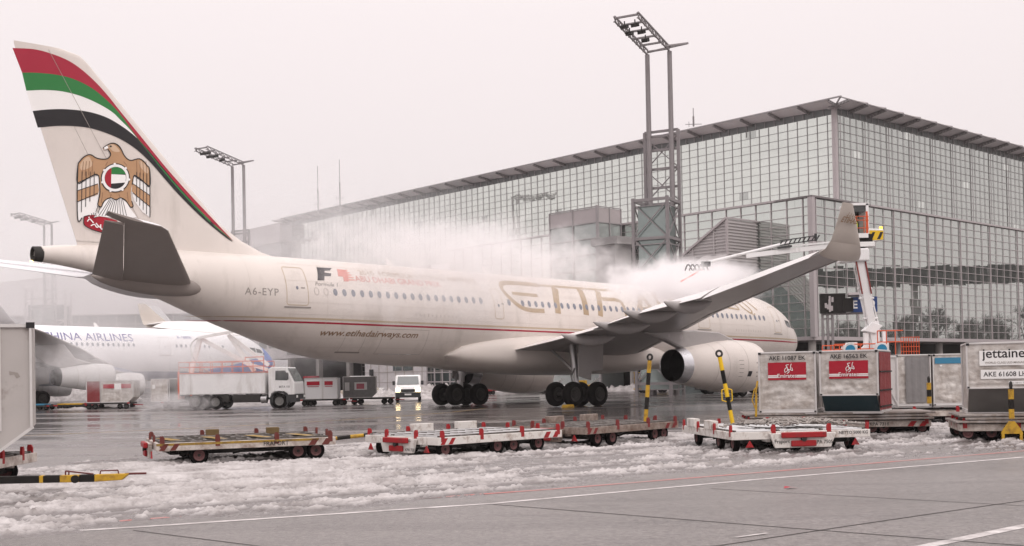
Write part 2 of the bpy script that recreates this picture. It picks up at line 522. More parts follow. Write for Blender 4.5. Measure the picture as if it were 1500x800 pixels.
# ------------------------------------------------------------------ ground
def ground_mat():
    m = bpy.data.materials.new('wet_apron_concrete'); m.use_nodes = True
    n, l = m.node_tree.nodes, m.node_tree.links
    b = n['Principled BSDF']
    g = n.new('ShaderNodeNewGeometry')
    def noise(sc, det=5, rough=0.6, scale=(1, 1, 1), rot=0.0, dist=0.0):
        mp = n.new('ShaderNodeMapping'); mp.inputs['Scale'].default_value = scale; mp.inputs['Rotation'].default_value = (0, 0, rot)
        l.new(g.outputs['Position'], mp.inputs['Vector'])
        z = n.new('ShaderNodeTexNoise'); z.inputs['Scale'].default_value = sc; z.inputs['Detail'].default_value = det
        z.inputs['Roughness'].default_value = rough; z.inputs['Distortion'].default_value = dist
        l.new(mp.outputs[0], z.inputs['Vector'])
        return z.outputs['Fac']
    def mr(v, a, b_, c=0.0, d=1.0):
        r = n.new('ShaderNodeMapRange'); r.inputs['From Min'].default_value = a; r.inputs['From Max'].default_value = b_
        r.inputs['To Min'].default_value = c; r.inputs['To Max'].default_value = d
        l.new(v, r.inputs['Value']); return r.outputs[0]
    def mix(f, a, b_):
        x = n.new('ShaderNodeMix'); x.data_type = 'RGBA'
        if isinstance(a, tuple): x.inputs['A'].default_value = (*a, 1)
        else: l.new(a, x.inputs['A'])
        if isinstance(b_, tuple): x.inputs['B'].default_value = (*b_, 1)
        else: l.new(b_, x.inputs['B'])
        l.new(f, x.inputs['Factor']); return x.outputs['Result']
    def math_(op, a, b_):
        x = n.new('ShaderNodeMath'); x.operation = op
        for i, q in enumerate((a, b_)):
            if isinstance(q, (int, float)): x.inputs[i].default_value = q
            else: l.new(q, x.inputs[i])
        x.use_clamp = op in ('MULTIPLY', 'ADD') and False
        return x.outputs[0]
    big = noise(0.09, 6, 0.6, (0.6, 2.6, 1), 0.15)
    mid = noise(0.55, 7, 0.65, (1, 1.6, 1), 0.5)
    fine = noise(14, 6, 0.8)
    grit = noise(60, 3, 0.8)
    col = mix(mr(mid, 0.3, 0.7), (0.150, 0.130, 0.125), (0.225, 0.198, 0.190))
    col = mix(mr(fine, 0.40, 0.62, 0, 0.8), col, (0.29, 0.262, 0.255))
    blot = noise(1.6, 8, 0.75)
    col = mix(mr(blot, 0.60, 0.68, 0, 0.55), col, (0.085, 0.072, 0.07))
    stn = noise(0.35, 9, 0.7, (1, 1.3, 1), 0.4, 1.2)
    col = mix(mr(stn, 0.56, 0.66, 0, 0.6), col, (0.10, 0.086, 0.083))
    trk = noise(0.8, 3, 0.5, (0.06, 1.0, 1), 0.54)
    col = mix(mr(trk, 0.55, 0.64, 0, 0.35), col, (0.09, 0.08, 0.078))
    vor = n.new('ShaderNodeTexVoronoi'); vor.inputs['Scale'].default_value = 0.11
    l.new(g.outputs['Position'], vor.inputs['Vector'])
    vs_ = n.new('ShaderNodeSeparateXYZ'); l.new(vor.outputs['Color'], vs_.inputs[0])
    col = mix(mr(vs_.outputs['X'], 0, 1, 0, 0.28), col, (0.27, 0.245, 0.24))
    spk = mix(mr(grit, 0.58, 0.66, 0, 0.8), col, (0.45, 0.42, 0.41))
    def scale_by(c, f, lo, hi):
        x = n.new('ShaderNodeMix'); x.data_type = 'RGBA'; x.blend_type = 'MULTIPLY'; x.inputs['Factor'].default_value = 1.0
        cb = n.new('ShaderNodeCombineColor'); v_ = mr(f, 0.3, 0.7, lo, hi)
        for q in range(3): l.new(v_, cb.inputs[q])
        l.new(c, x.inputs['A']); l.new(cb.outputs[0], x.inputs['B']); return x.outputs['Result']
    spk = scale_by(spk, noise(7, 8, 0.85, (1, 1, 1)), 0.48, 1.42)
    spk = scale_by(spk, noise(26, 5, 0.9), 0.50, 1.45)
    spk = scale_by(spk, noise(0.22, 5, 0.6, (0.5, 1.6, 1), 0.54), 0.80, 1.14)
    # wetter far out on the stand
    sep = n.new('ShaderNodeSeparateXYZ'); l.new(g.outputs['Position'], sep.inputs[0])
    far = mr(sep.outputs['Y'], 24, 48)
    wetn = math_('ADD', mr(big, 0.40, 0.56), mr(mid, 0.45, 0.8, 0, 0.5))
    wet = n.new('ShaderNodeMath'); wet.operation = 'MULTIPLY'; wet.use_clamp = True
    l.new(wetn, wet.inputs[0]); l.new(mr(far, 0, 1, 0.22, 1.25), wet.inputs[1])
    far2 = mr(sep.outputs['Y'], 30, 46)
    wet = wet.outputs[0]
    spk = mix(mr(far2, 0, 1, 0, .75), spk, (0.125, 0.109, 0.105))
    col = mix(wet, spk, (0.080, 0.069, 0.066))
    l.new(col, b.inputs['Base Color'])
    rg = n.new('ShaderNodeMix'); rg.data_type = 'FLOAT'
    rg.inputs['A'].default_value = 0.36
    b.inputs['Specular IOR Level'].default_value = 0.6; rg.inputs['B'].default_value = 0.12
    l.new(wet, rg.inputs['Factor']); l.new(rg.outputs['Result'], b.inputs['Roughness'])
    bp = n.new('ShaderNodeBump'); bp.inputs['Distance'].default_value = 0.014
    inv = math_('SUBTRACT', 1.0, wet)
    l.new(inv, bp.inputs['Strength']); l.new(math_('ADD', fine, grit), bp.inputs['Height'])
    bp2 = n.new('ShaderNodeBump'); bp2.inputs['Distance'].default_value = 0.004; bp2.inputs['Strength'].default_value = 0.5
    l.new(noise(3.0, 2), bp2.inputs['Height']); l.new(bp.outputs[0], bp2.inputs['Normal'])
    l.new(bp2.outputs[0], b.inputs['Normal'])
    return m
GROUND = ground_mat()
g = MB(); g.add([(-900, -60, 0), (900, -60, 0), (900, 900, 0), (-900, 900, 0)], [(0, 1, 2, 3)])
tag(g.build('ground', GROUND, recalc=False), kind='structure')

def flat_line(name, pts, w, m, z=0.004, dash=None, label=None):
    V, F = ribbon(pts, w, sub=0.6)
    b = MB(); b.add([(a, c, z) for a, c in V], F)
    return tag(b.build(name, m, recalc=False), kind='structure')
flat_line('white_edge_line', [(-5.4, 13.95), (-4.7, 14.2), (-0.3, 16.12), (3.9, 18.9), (10.0, 22.6), (22, 30.0)], 0.13, LINEW)
flat_line('white_lane_line', [(2.2, 10.4), (4.1, 11.5), (5.7, 12.85), (9.0, 15.4)], 0.16, LINEW)
flat_line('red_edge_line', [(-9, 12.6), (-3.2, 16.0), (0.6, 18.0), (4.2, 20.2), (9, 23.2), (16, 27.6)], 0.13, LINER)
flat_line('yellow_taxi_line', [(-26, 38.0), (-17.4, 41.3), (-12.1, 45.1), (-6.0, 53.2), (-3.2, 59.5), (-1.5, 66)], 0.16, LINEY)
flat_line('concrete_joint', [(-3.2, 14.9), (0.1, 15.8), (3.2, 12.9)][0:0] or [(-0.3, 16.0), (3.4, 12.75), (5.6, 10.9)], 0.03, JOINT)
flat_line('concrete_joint', [(0.2, 10.9), (2.1, 11.8), (3.8, 13.1), (6.1, 14.8), (11.5, 18.6)], 0.03, JOINT)
flat_line('concrete_joint', [(3.0, 17.6), (6.2, 14.9), (10.8, 11.0)], 0.025, JOINT)
flat_line('concrete_joint', [(-4.6, 13.9), (-2.3, 12.0), (-0.6, 10.6)], 0.025, JOINT)
flat_line('stand_marking', [(2.35, 12.32), (2.75, 12.6)], 0.05, LINEW, 0.008)

# ------------------------------------------------------------------ slush
def snow_mat(name='slush_snow', lo=0.02, hi=0.06):
    m = bpy.data.materials.new(name); m.use_nodes = True
    n, l = m.node_tree.nodes, m.node_tree.links
    b = n['Principled BSDF']
    g = n.new('ShaderNodeNewGeometry'); sep = n.new('ShaderNodeSeparateXYZ'); l.new(g.outputs['Position'], sep.inputs[0])
    r = n.new('ShaderNodeMapRange'); r.inputs['From Min'].default_value = lo; r.inputs['From Max'].default_value = hi
    l.new(sep.outputs['Z'], r.inputs['Value'])
    z = n.new('ShaderNodeTexNoise'); z.inputs['Scale'].default_value = 1.2; z.inputs['Detail'].default_value = 9; z.inputs['Roughness'].default_value = 0.75
    l.new(g.outputs['Position'], z.inputs['Vector'])
    r2 = n.new('ShaderNodeMapRange'); r2.inputs['From Min'].default_value = 0.38; r2.inputs['From Max'].default_value = 0.66
    l.new(z.outputs['Fac'], r2.inputs['Value'])
    dirt = n.new('ShaderNodeMix'); dirt.data_type = 'RGBA'
    dirt.inputs['A'].default_value = (0.54, 0.505, 0.50, 1); dirt.inputs['B'].default_value = (0.25, 0.222, 0.215, 1)
    l.new(r2.outputs[0], dirt.inputs['Factor'])
    mx = n.new('ShaderNodeMix'); mx.data_type = 'RGBA'
    mx.inputs['A'].default_value = (0.17, 0.15, 0.147, 1)
    l.new(r.outputs[0], mx.inputs['Factor']); l.new(dirt.outputs['Result'], mx.inputs['B'])
    l.new(mx.outputs['Result'], b.inputs['Base Color'])
    rr = n.new('ShaderNodeMapRange'); rr.inputs['From Min'].default_value = lo; rr.inputs['From Max'].default_value = hi
    rr.inputs['To Min'].default_value = 0.18; rr.inputs['To Max'].default_value = 0.6
    l.new(sep.outputs['Z'], rr.inputs['Value']); l.new(rr.outputs[0], b.inputs['Roughness'])
    z2 = n.new('ShaderNodeTexNoise'); z2.inputs['Scale'].default_value = 40; z2.inputs['Detail'].default_value = 4
    l.new(g.outputs['Position'], z2.inputs['Vector'])
    bp = n.new('ShaderNodeBump'); bp.inputs['Distance'].default_value = 0.012; bp.inputs['Strength'].default_value = 0.8
    l.new(z2.outputs['Fac'], bp.inputs['Height']); l.new(bp.outputs[0], b.inputs['Normal'])
    return m
SNOW = snow_mat('slush_snow', 0.018, 0.06)
DIRX, DIRY = 0.858, 0.513
def build_slush():
    du, dv = 0.036, 0.03
    U0, U1, V0, V1 = -16.0, 34.0, -1.5, 17.5
    nu, nv = int((U1 - U0) / du), int((V1 - V0) / dv)
    u = U0 + np.arange(nu) * du; v = V0 + np.arange(nv) * dv
    UU, VV = np.meshgrid(u, v, indexing='ij')
    ox, oy = 0.0, 15.6
    X = ox + UU * DIRX - VV * DIRY; Y = oy + UU * DIRY + VV * DIRX
    def px_line(pts):
        xs = [p[0] for p in pts]; ys = [p[1] for p in pts]
        return np.interp(X, xs, ys)
    near = px_line([(-14, 9.5), (-8.5, 11.0), (-5.6, 13.1), (-4.4, 14.75), (-2.5, 15.9), (-0.5, 17.3), (3.9, 20.4), (10, 24.4), (16, 28.6), (24, 34)])
    farl = px_line([(-24, 22.5), (-14, 23.0), (-10.8, 24.2), (-9.6, 27.8), (-3.8, 31.4), (4.7, 33.5), (10, 36.5), (17, 41), (30, 50)])
    big = fractal((nu, nv), 3, 2.6, lo=20, hi=400, ax=1.0)
    edge = np.minimum(Y - near, farl - Y) + big * 0.35
    mask = 1 / (1 + np.exp(-edge / 0.22))
    nearfade = np.clip((Y - near) / 2.6, 0, 1)
    lump = fractal((nu, nv), 5, 0.9, lo=2.0, hi=10, ax=1.2)
    lump2 = fractal((nu, nv), 8, 1.8, lo=6, hi=45, ax=1.5)
    rut = fractal((nu, nv), 11, 2.0, lo=8, hi=80, ax=11.0)
    patch = fractal((nu, nv), 13, 2.4, lo=30, hi=500, ax=3.0)
    # thin over the right half, thick near the dollies on the left
    right = np.clip((X - 2.5) / 5.0, 0, 1)
    thick = 0.024 + 0.004 * right
    h = thick * (0.15 + 1.05 * nearfade) + 0.026 * lump2 + 0.030 * rut + 0.032 * patch
    am = np.clip((h + 0.012) / 0.05, 0.15, 1.3)
    l1 = np.sign(lump) * np.abs(lump) ** 0.9
    h = h + 0.020 * l1 * am
    tw = fractal((nu, nv), 17, 2.6, lo=60, hi=600, ax=3.0)
    for (v0, amp, ph, wd, dp) in ((1.3, .35, .2, .13, .75), (2.9, .35, .2, .13, .7), (4.6, .6, 1.4, .15, .8), (6.3, .6, 1.4, .15, .7), (3.7, -.5, 2.5, .12, .6), (8.2, .4, 3.0, .16, .7), (9.9, .4, 3.0, .15, .6), (0.5, .25, 4.0, .12, .7)):
        vc = v0 + amp * np.sin(UU * .16 + ph) + tw * .05
        h = h * (1 - dp * np.exp(-((VV - vc) / wd) ** 4)) - .012 * dp * np.exp(-((VV - vc) / wd) ** 4) + .012 * np.exp(-((np.abs(VV - vc) - wd * 1.7) / .07) ** 2)
    h = np.where(h > 0, h, h * 0.4)
    h = np.where(h > .05, .05 + (h - .05) * .75, h)
    h = np.clip(h, -0.03, 0.12)
    Z = h * mask - (1 - mask) * 0.03 + 0.002
    keep = Z > -0.012
    o = grid_mesh('slush', X, Y, Z, SNOW, keep)
    tag(o, kind='stuff')
    o['label'] = 'churned wet slush and snow lying between the dollies and the white line'
    o['category'] = 'snow'
    return o
build_slush()

# snow banks along the terminal: real heaps
SNOWB = snow_mat('ploughed_snow', -0.02, 0.12)
def snow_bank(p0, p1, w, hgt, seed, label):
    p0, p1 = Vector((*p0, 0)), Vector((*p1, 0))
    d = (p1 - p0); L = d.length; d.normalize(); nn = Vector((-d.y, d.x, 0))
    nu, nv = max(16, int(L / 0.22)), max(12, int(w / 0.16))
    U, V = np.meshgrid(np.linspace(0, L, nu), np.linspace(-w / 2, w / 2, nv), indexing='ij')
    X = p0.x + d.x * U + nn.x * V; Y = p0.y + d.y * U + nn.y * V
    prof = np.clip(1 - (2 * V / w) ** 2, 0, 1) * np.clip(np.minimum(U, L - U) / 1.5, 0, 1)
    nz = fractal((nu, nv), seed, 2.0, lo=3, hi=60)
    nz2 = fractal((nu, nv), seed + 1, 1.6, lo=2, hi=9)
    Z = prof * hgt * (0.62 + 0.28 * nz + 0.16 * nz2) - 0.03
    o = grid_mesh('snow_bank', X, Y, Z, SNOWB)
    tag(o, label, 'snow bank', kind='stuff')

# ------------------------------------------------------------------ terminal building
TA = math.atan2(0.67343585, 0.73924566)
term = empty('terminal_building', (28.6, 108.8, 0), TA,
             'large pale green glass terminal with two stepped storeys and an overhanging louvred roof', 'terminal')
def lattice(b, axis, p, t0, t1, z0, z1, st, sz, w=0.07, d=0.12, first=0.0, wz=None):
    """mullions on plane axis='a' (x=p, runs along y) or 'b' (y=p, runs along x)"""
    wz = wz or w
    t = t0 + first
    while t <= t1 + 1e-6:
        c = (p, t, (z0 + z1) / 2) if axis == 'a' else (t, p, (z0 + z1) / 2)
        b.box(c, (d, w, z1 - z0) if axis == 'a' else (w, d, z1 - z0)); t += st
    z = z0
    while z <= z1 + 1e-6:
        c = (p, (t0 + t1) / 2, z) if axis == 'a' else ((t0 + t1) / 2, p, z)
        b.box(c, (d * 0.8, t1 - t0, wz) if axis == 'a' else (t1 - t0, d * 0.8, wz)); z += sz
def panes(b, axis, p, t0, t1, z0, z1, st, sz, tilt=0.004, skip=None, odd=0.0):
    nt = int(round((t1 - t0) / st)); nz_ = int(round((z1 - z0) / sz))
    rg = random.Random(int(p * 100 + t0 * 7 + z0))
    for i in range(nt):
        for j in range(nz_):
            ta, tb = t0 + i * st, min(t0 + (i + 1) * st, t1); za, zb = z0 + j * sz, min(z0 + (j + 1) * sz, z1)
            tx, tz = rg.gauss(0, tilt) * (tb - ta) / 2, rg.gauss(0, tilt) * (zb - za) / 2
            off = [(-tx - tz), (tx - tz), (tx + tz), (-tx + tz)]
            cs = [(ta, za), (tb, za), (tb, zb), (ta, zb)]
            b.cm = 1 if (skip and skip(i, j)) else 0
            if axis == 'a': q = [(p + o_, t, z) for o_, (t, z) in zip(off, cs)][::-1]
            else: q = [(t, p + o_, z) for o_, (t, z) in zip(off, cs)]
            b.add(q, [(0, 1, 2, 3)])
    b.cm = 0
LT, UT = 18.25, 28.0     # lower block top, upper glass top
UA, UB = 9.2, 3.0        # setback of the upper block
# lower block glass
b = MB(); panes(b, 'a', 0.0, 0.0, 54.0, 5.05, LT, 1.8, 0.825, 0.004); b.build('lower_left_glass', [GLASSL, GLASSD], term, recalc=False)
b = MB(); panes(b, 'b', 0.0, 0.0, 99.0, 5.05, LT, 1.8, 0.825, 0.003); b.build('lower_right_glass', [GLASSR, GLASSD], term, recalc=False)
b = MB(); lattice(b, 'a', -0.07, 0.0, 54.0, 5.05, LT, 1.8, 0.825, 0.075, 0.08, first=0.9, wz=0.05); b.build('lower_left_mullions', FRAMEPINK, term)
b = MB(); lattice(b, 'b', -0.07, 0.0, 99.0, 5.05, LT, 1.8, 0.825, 0.07, 0.05, first=0.5, wz=0.05)
t = 0.6
while t < 99: b.box((t, -0.12, (5.05 + LT) / 2), (0.09, 0.07, LT - 5.05)); t += 7.2
b.build('lower_right_mullions', FRAMEPINK, term)
b = MB(); b.box((-0.05, -0.05, (5.0 + LT) / 2), (0.5, 0.5, LT - 5.0)); b.build('corner_post', FRAMEPINK, term)
# roof ledge of the lower block
b = MB(); b.b2((-0.25, -0.3, LT), (UA + 1, 54.2, LT + 0.18)); b.b2((-0.25, -0.3, LT), (99, UB + 1, LT + 0.181)); b.build('lower_roof_ledge', FRAMEPINK, term)
# upper block
b = MB(); panes(b, 'a', UA, UB, UB + 104.4, 18.2, UT, 1.2, 0.8167, 0.003, skip=lambda i, j: (i * 7 + j * 13) % 97 == 5)
b.build('upper_left_glass', [GLASS, GLASSR], term, recalc=False)
b = MB(); panes(b, 'b', UB, UA, UA + 96, 18.2, UT, 1.2, 0.8167, 0.003, skip=lambda i, j: (i * 5 + j * 11) % 89 == 3)
b.build('upper_right_glass', [GLASSR, GLASS], term, recalc=False)
b = MB(); lattice(b, 'a', UA - 0.06, UB, UB + 104.4, 18.2, UT, 1.2, 0.8167, 0.042, 0.04, first=0.8, wz=0.03); b.build('upper_left_mullions', FRAMEGREY, term)
b = MB(); lattice(b, 'b', UB - 0.06, UA, UA + 96, 18.2, UT, 1.2, 0.8167, 0.05, 0.03, first=0.6, wz=0.035)
t = UA + 0.9
while t < UA + 96: b.box((t, UB - 0.12, (18.2 + UT) / 2), (0.08, 0.05, UT - 18.2)); t += 4.8
b.build('upper_right_mullions', mat('facade_mid_steel', (.34, .315, .32), .5), term)
b = MB(); b.box((UA - 0.05, UB - 0.05, 23.4), (0.42, 0.42, 10.6)); b.build('upper_corner_post', FRAMEPINK, term)
b = MB(); b.b2((UA + 0.02, UB + 0.02, UT), (UA + 90, UB + 104.4, UT + 0.72)); b.build('clerestory', DKBAND, term)
b = MB(); t = UB + 1.2
while t < UB + 104: b.box((UA - 0.1, t, UT + 0.36), (0.06, 0.06, 0.7)); t += 1.2
t = UA + 1.2
while t < UA + 90: b.box((t, UB - 0.1, UT + 0.36), (0.06, 0.06, 0.7)); t += 1.2
b.build('clerestory_mullions', FRAMEGREY, term)
# canopy: tilted louvre panels in bays with perforated brackets
b = MB(); t = UB - 0.6
while t < UB + 104:
    b.add([(UA + 0.4, t, UT + 0.55), (UA - 2.1, t, UT + 0.98), (UA - 2.1, t + 3.66, UT + 1.10), (UA + 0.4, t + 3.66, UT + 0.74),
           (UA + 0.4, t, UT + 0.63), (UA - 2.1, t, UT + 1.06), (UA - 2.1, t + 3.66, UT + 1.18), (UA + 0.4, t + 3.66, UT + 0.82)],
          [(0, 1, 2, 3), (4, 5, 6, 7), (0, 1, 5, 4), (1, 2, 6, 5), (2, 3, 7, 6), (3, 0, 4, 7)]); t += 3.6
b.build('canopy_panels_left', CANOPY, term)
b = MB(); t = UA - 0.6
while t < UA + 90:
    b.add([(t, UB + 0.4, UT + 0.50), (t, UB - 2.1, UT + 0.90), (t + 3.66, UB - 2.1, UT + 1.18), (t + 3.66, UB + 0.4, UT + 0.80),
           (t, UB + 0.4, UT + 0.58), (t, UB - 2.1, UT + 0.98), (t + 3.66, UB - 2.1, UT + 1.26), (t + 3.66, UB + 0.4, UT + 0.88)],
          [(0, 1, 2, 3), (4, 5, 6, 7), (0, 1, 5, 4), (1, 2, 6, 5), (2, 3, 7, 6), (3, 0, 4, 7)]); t += 3.6
b.build('canopy_panels_right', CANOPY, term)
b = MB(); t = UB - 0.6 + 3.66
while t < UB + 104: b.add([(UA + 0.4, t, UT + 0.55), (UA - 2.1, t, UT + 0.98), (UA - 2.1, t, UT + 1.14), (UA + 0.4, t, UT + 0.78)], [(0, 1, 2, 3)]); t += 3.6
t = UA - 0.6 + 3.66
while t < UA + 90: b.add([(t, UB + 0.4, UT + 0.50), (t, UB - 2.1, UT + 0.90), (t, UB - 2.1, UT + 1.22), (t, UB + 0.4, UT + 0.84)], [(0, 1, 2, 3)]); t += 3.6
b.build('canopy_riser_sheets', mat('bracket_dark_steel', (0.28, 0.265, 0.265), 0.5, 0.2), term, recalc=False)
BRK = mat('bracket_dark_steel', (0.28, 0.265, 0.265), 0.5, 0.2)
def bracket_a():
    b = MB()
    for k in range(6): b.box((-0.1 - k * 0.36, 0, 0.60 + k * 0.062), (0.2, 0.16, 0.24), ry=R(9.8))
    b.bar((0.2, 0, 0.66), (-2.15, 0, 1.07), 0.14, 0.07); b.bar((0.2, 0, 0.42), (-2.15, 0, 0.86), 0.14, 0.07)
    return b
br0 = bracket_a().build('canopy_bracket', BRK, term)
t = UB - 0.65; first = True
while t < UB + 104:
    o = br0 if first else link(br0.copy(), term)
    o.location = (UA, t, UT); first = False; t += 3.6
t = UA - 0.65
while t < UA + 70:
    o = link(br0.copy(), term); o.location = (t, UB, UT); o.rotation_euler = (0, 0, PI / 2); t += 3.6
b = MB(); b.bar((UA - 2.15, UB - 2.1, UT + 1.1), (UA - 2.15, UB + 104.4, UT + 1.1), 0.14, 0.14); b.bar((UA - 2.1, UB - 2.15, UT + 1.02), (UA + 92, UB - 2.15, UT + 1.02), 0.1, 0.1)
b.bar((UA, UB, UT + 0.65), (UA - 2.15, UB - 2.15, UT + 1.12), 0.14, 0.12)
b.build('canopy_edge_beam', FRAMEGREY, term)
b = MB(); b.b2((UA + 0.3, UB + 0.3, UT + 0.73), (UA + 88, UB + 104, UT + 0.8)); b.build('roof', CANOPY, term)
# undercroft beneath lower block
b = MB(); b.b2((-0.12, -0.12, 4.72), (99, 54, 5.04)); b.build('soffit_beam', FRAMEPINK, term)
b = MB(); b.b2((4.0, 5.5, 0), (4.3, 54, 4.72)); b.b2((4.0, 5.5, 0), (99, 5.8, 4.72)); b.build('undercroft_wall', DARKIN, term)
cb = []
for (ca, cbb) in [(0.7, 0.7), (0.7, 9), (0.7, 18), (0.7, 27), (0.7, 36), (0.7, 45), (9, 1.5), (18, 1.5), (27, 1.5), (36, 1.5), (48, 1.5), (60, 1.5), (75, 1.5)]:
    c_ = MB(); c_.lathe([(0, 0.38), (4.72, 0.38)], 'z', (0, 0, 0), 16, True)
    o = c_.build('column', CONC, term, smooth=40, loc=(ca, cbb, 0))
b = MB(); lattice(b, 'b', 5.35, 8, 26, 0.2, 4.7, 1.5, 1.1, 0.1, 0.1); lattice(b, 'a', 3.9, 29, 37, 0.2, 4.7, 1.4, 1.1, 0.1, 0.1); b.build('ground_floor_frames', FRAMEGREY, term)
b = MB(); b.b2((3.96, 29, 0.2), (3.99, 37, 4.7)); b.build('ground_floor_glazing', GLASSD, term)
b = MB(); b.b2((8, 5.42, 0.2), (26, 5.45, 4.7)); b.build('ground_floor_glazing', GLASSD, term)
# white panelled wall and glass doors, left of the lower block
b = MB(); b.b2((-0.1, 54.2, 0), (0.2, 73.3, 8.2)); b.build('panel_wall', WPANEL, term)
b = MB(); t = 54.3
while t < 73.4: b.box((-0.13, t, 4.1), (0.06, 0.05, 8.2)); t += 1.95
for z in (1.35, 2.75, 4.2, 5.7, 7.2): b.box((-0.13, 63.7, z), (0.06, 19.1, 0.05))
b.build('panel_wall_joints', PANEL, term)
for (t0, t1) in [(62.2, 66.6)]:
    b = MB(); b.b2((-0.16, t0, 2.9), (-0.11, t1, 6.0)); w_ = b.build('window', GLASSD, term)
    c_ = MB(); c_.box((-0.2, (t0 + t1) / 2, 4.4), (0.08, t1 - t0, 0.1)); c_.box((-0.2, (t0 + t1) / 2, 4.4), (0.08, 0.1, 3.1)); c_.build('window_frame', FRAMEPINK, w_)
b = MB(); b.b2((-0.14, 46.2, 0.1), (-0.10, 59.0, 5.0)); b.build('entrance_glazing', GLASSD, term)
b = MB(); lattice(b, 'a', -0.2, 46.2, 59.0, 0.1, 5.0, 1.6, 1.22, 0.14, 0.14); b.build('entrance_frame', FRAMEPINK, term)
b = MB(); b.b2((-0.3, 71.2, 2.2), (-0.14, 72.0, 3.2)); b.b2((-0.3, 71.4, 1.2), (-0.14, 71.7, 1.9)); b.build('wall_switch_boxes', PLASTIC, term)
# opening with columns, further left
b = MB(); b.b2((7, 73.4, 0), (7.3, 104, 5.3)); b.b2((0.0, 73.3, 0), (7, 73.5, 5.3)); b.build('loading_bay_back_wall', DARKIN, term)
b = MB(); b.b2((-0.3, 73.4, 5.3), (UA - 0.2, 104, 6.6)); b.b2((-0.2, 73.4, 6.6), (UA - 0.2, 104, 9.4)); b.build('low_block', WPANEL, term)
b = MB(); t = 76
while t < 103: b.b2((-0.26, t, 7.0), (-0.2, t + 2.2, 8.6)); t += 3.0
b.build('low_block_windows', GLASSD, term)
b = MB(); t = 90.0
while t < 93: b.box((-0.5, t, 7.6), (0.5, 0.12, 3.6)); t += 0.3
b.build('louvre_screen', FRAMEGREY, term)
for t in (78, 86, 94, 102):
    c_ = MB(); c_.b2((-0.3, -0.4, 0), (0.4, 0.4, 5.3)); c_.build('pier', CONC, term, loc=(0.5, t, 0))
b = MB(); lattice(b, 'a', 6.85, 74, 84, 2.2, 4.6, 1.0, 0.8, 0.06, 0.06); b.build('bay_window_bars', FRAMEGREY, term)
# far left grey wing of the terminal
b = MB(); b.b2((UA - 2, UB + 104.6, 6), (UA + 30, UB + 128, 28.2)); b.build('end_wing', mat('end_wing_cladding', (0.33, 0.31, 0.31), 0.6, var=0.1, scale=0.3), term)
b = MB()
for z in (9.5, 13, 16.5, 20, 23.5): b.box((UA - 2.1, UB + 116, z), (0.15, 23, 0.18))
for z in (9.5, 13, 16.5, 20, 23.5): b.box((UA + 10, UB + 104.55, z), (23, 0.12, 0.18))
b.build('end_wing_bands', FRAMEPINK, term)
b = MB(); b.b2((UA - 2.4, UB + 104.2, 25.2), (UA + 30, UB + 128.3, 28.4)); b.build('end_wing_parapet', FRAMEPINK, term)

# louvred stair wedge on the facade
jb = empty('boarding_stair_wedge', (0, 0, 0), TA, 'grey louvred wedge with a round window and sloping top, fixed to the glass facade', 'stair housing')
jb.location = (28.6, 108.8, 0)
b = MB()
def wedge(b, a0, a1):
    poly = [(6.1, 5.6), (6.1, 16.5), (20.5, 8.2), (20.5, 5.6)]
    b.prism(poly, a0, a1, plane='yz')
wedge(b, -5.0, -0.25); b.build('cladding', LOUVRE, jb)
b = MB(); z = 5.7
while z < 16.4:
    y1 = 6.1 + (16.5 - z) / (16.5 - 8.2) * 14.4
    y1 = min(y1, 20.5)
    b.box((-5.05, (6.1 + y1) / 2, z), (0.12, y1 - 6.1, 0.09)); b.box((-2.6, 6.03, z), (4.8, 0.12, 0.09)); z += 0.3
for k in range(5): b.box((-5.1, 7.6 + k * 2.6, 5.6 + (16.5 - 5.6 - (1.5 + k * 2.6) * 0.576) / 2), (0.08, 0.1, 16.5 - 5.6 - (1.5 + k * 2.6) * 0.576))
b.build('louvre_blades', LOUVRE, jb)
b = MB(); b.bar((-5.15, 6.0, 16.6), (-5.15, 20.6, 8.2), 0.25, 0.2); b.bar((-0.3, 6.0, 16.6), (-0.3, 20.6, 8.2), 0.25, 0.2); b.box((-5.1, 6.05, 11), (0.22, 0.22, 11)); b.bar((-5.15, 6.0, 16.6), (-0.2, 6.0, 16.6), 0.15, 0.15); b.build('edge_trim', FRAMEPINK, jb)
b = MB(); b.lathe([(-5.18, 0.0), (-5.18, 0.62)], 'x', (0, 7.6, 12.4), 24); o = b.build('round_window', DARKGL, jb)
b = MB(); b.lathe([(-5.05, 0.62), (-5.24, 0.62), (-5.24, 0.78), (-5.05, 0.78)], 'x', (0, 7.6, 12.4), 24); b.build('round_window_frame', FRAMEGREY, o)
b = MB(); b.prism([(-.02, 0), (-.02, 12), (-5, 9.7), (-13, 5.3), (-13, 0)], 5.90, 5.98, 'xz'); b.build('dark_side_wall', GLASSD, jb)
b = MB(); b.prism([(-5.02, 9.7), (-5.02, 13.2), (-13, 8.8), (-13, 5.3)], 5.95, 9.0, 'xz')
for k in range(9): b.bar((-5.1, 5.9, 9.9 + k * .37), (-13, 5.9, 5.5 + k * .37), .06, .1)
b.build('sloping_corridor', LOUVRE, jb)
for q in ((-4.4, 7), (-4.4, 19), (-12.0, 7.5)):
    b = MB(); b.lathe([(0, 0.3), (5.6, 0.3)], 'z', (0, 0, 0), 14, True); b.build('support_column', CONC, jb, smooth=40, loc=(q[0], q[1], 0))

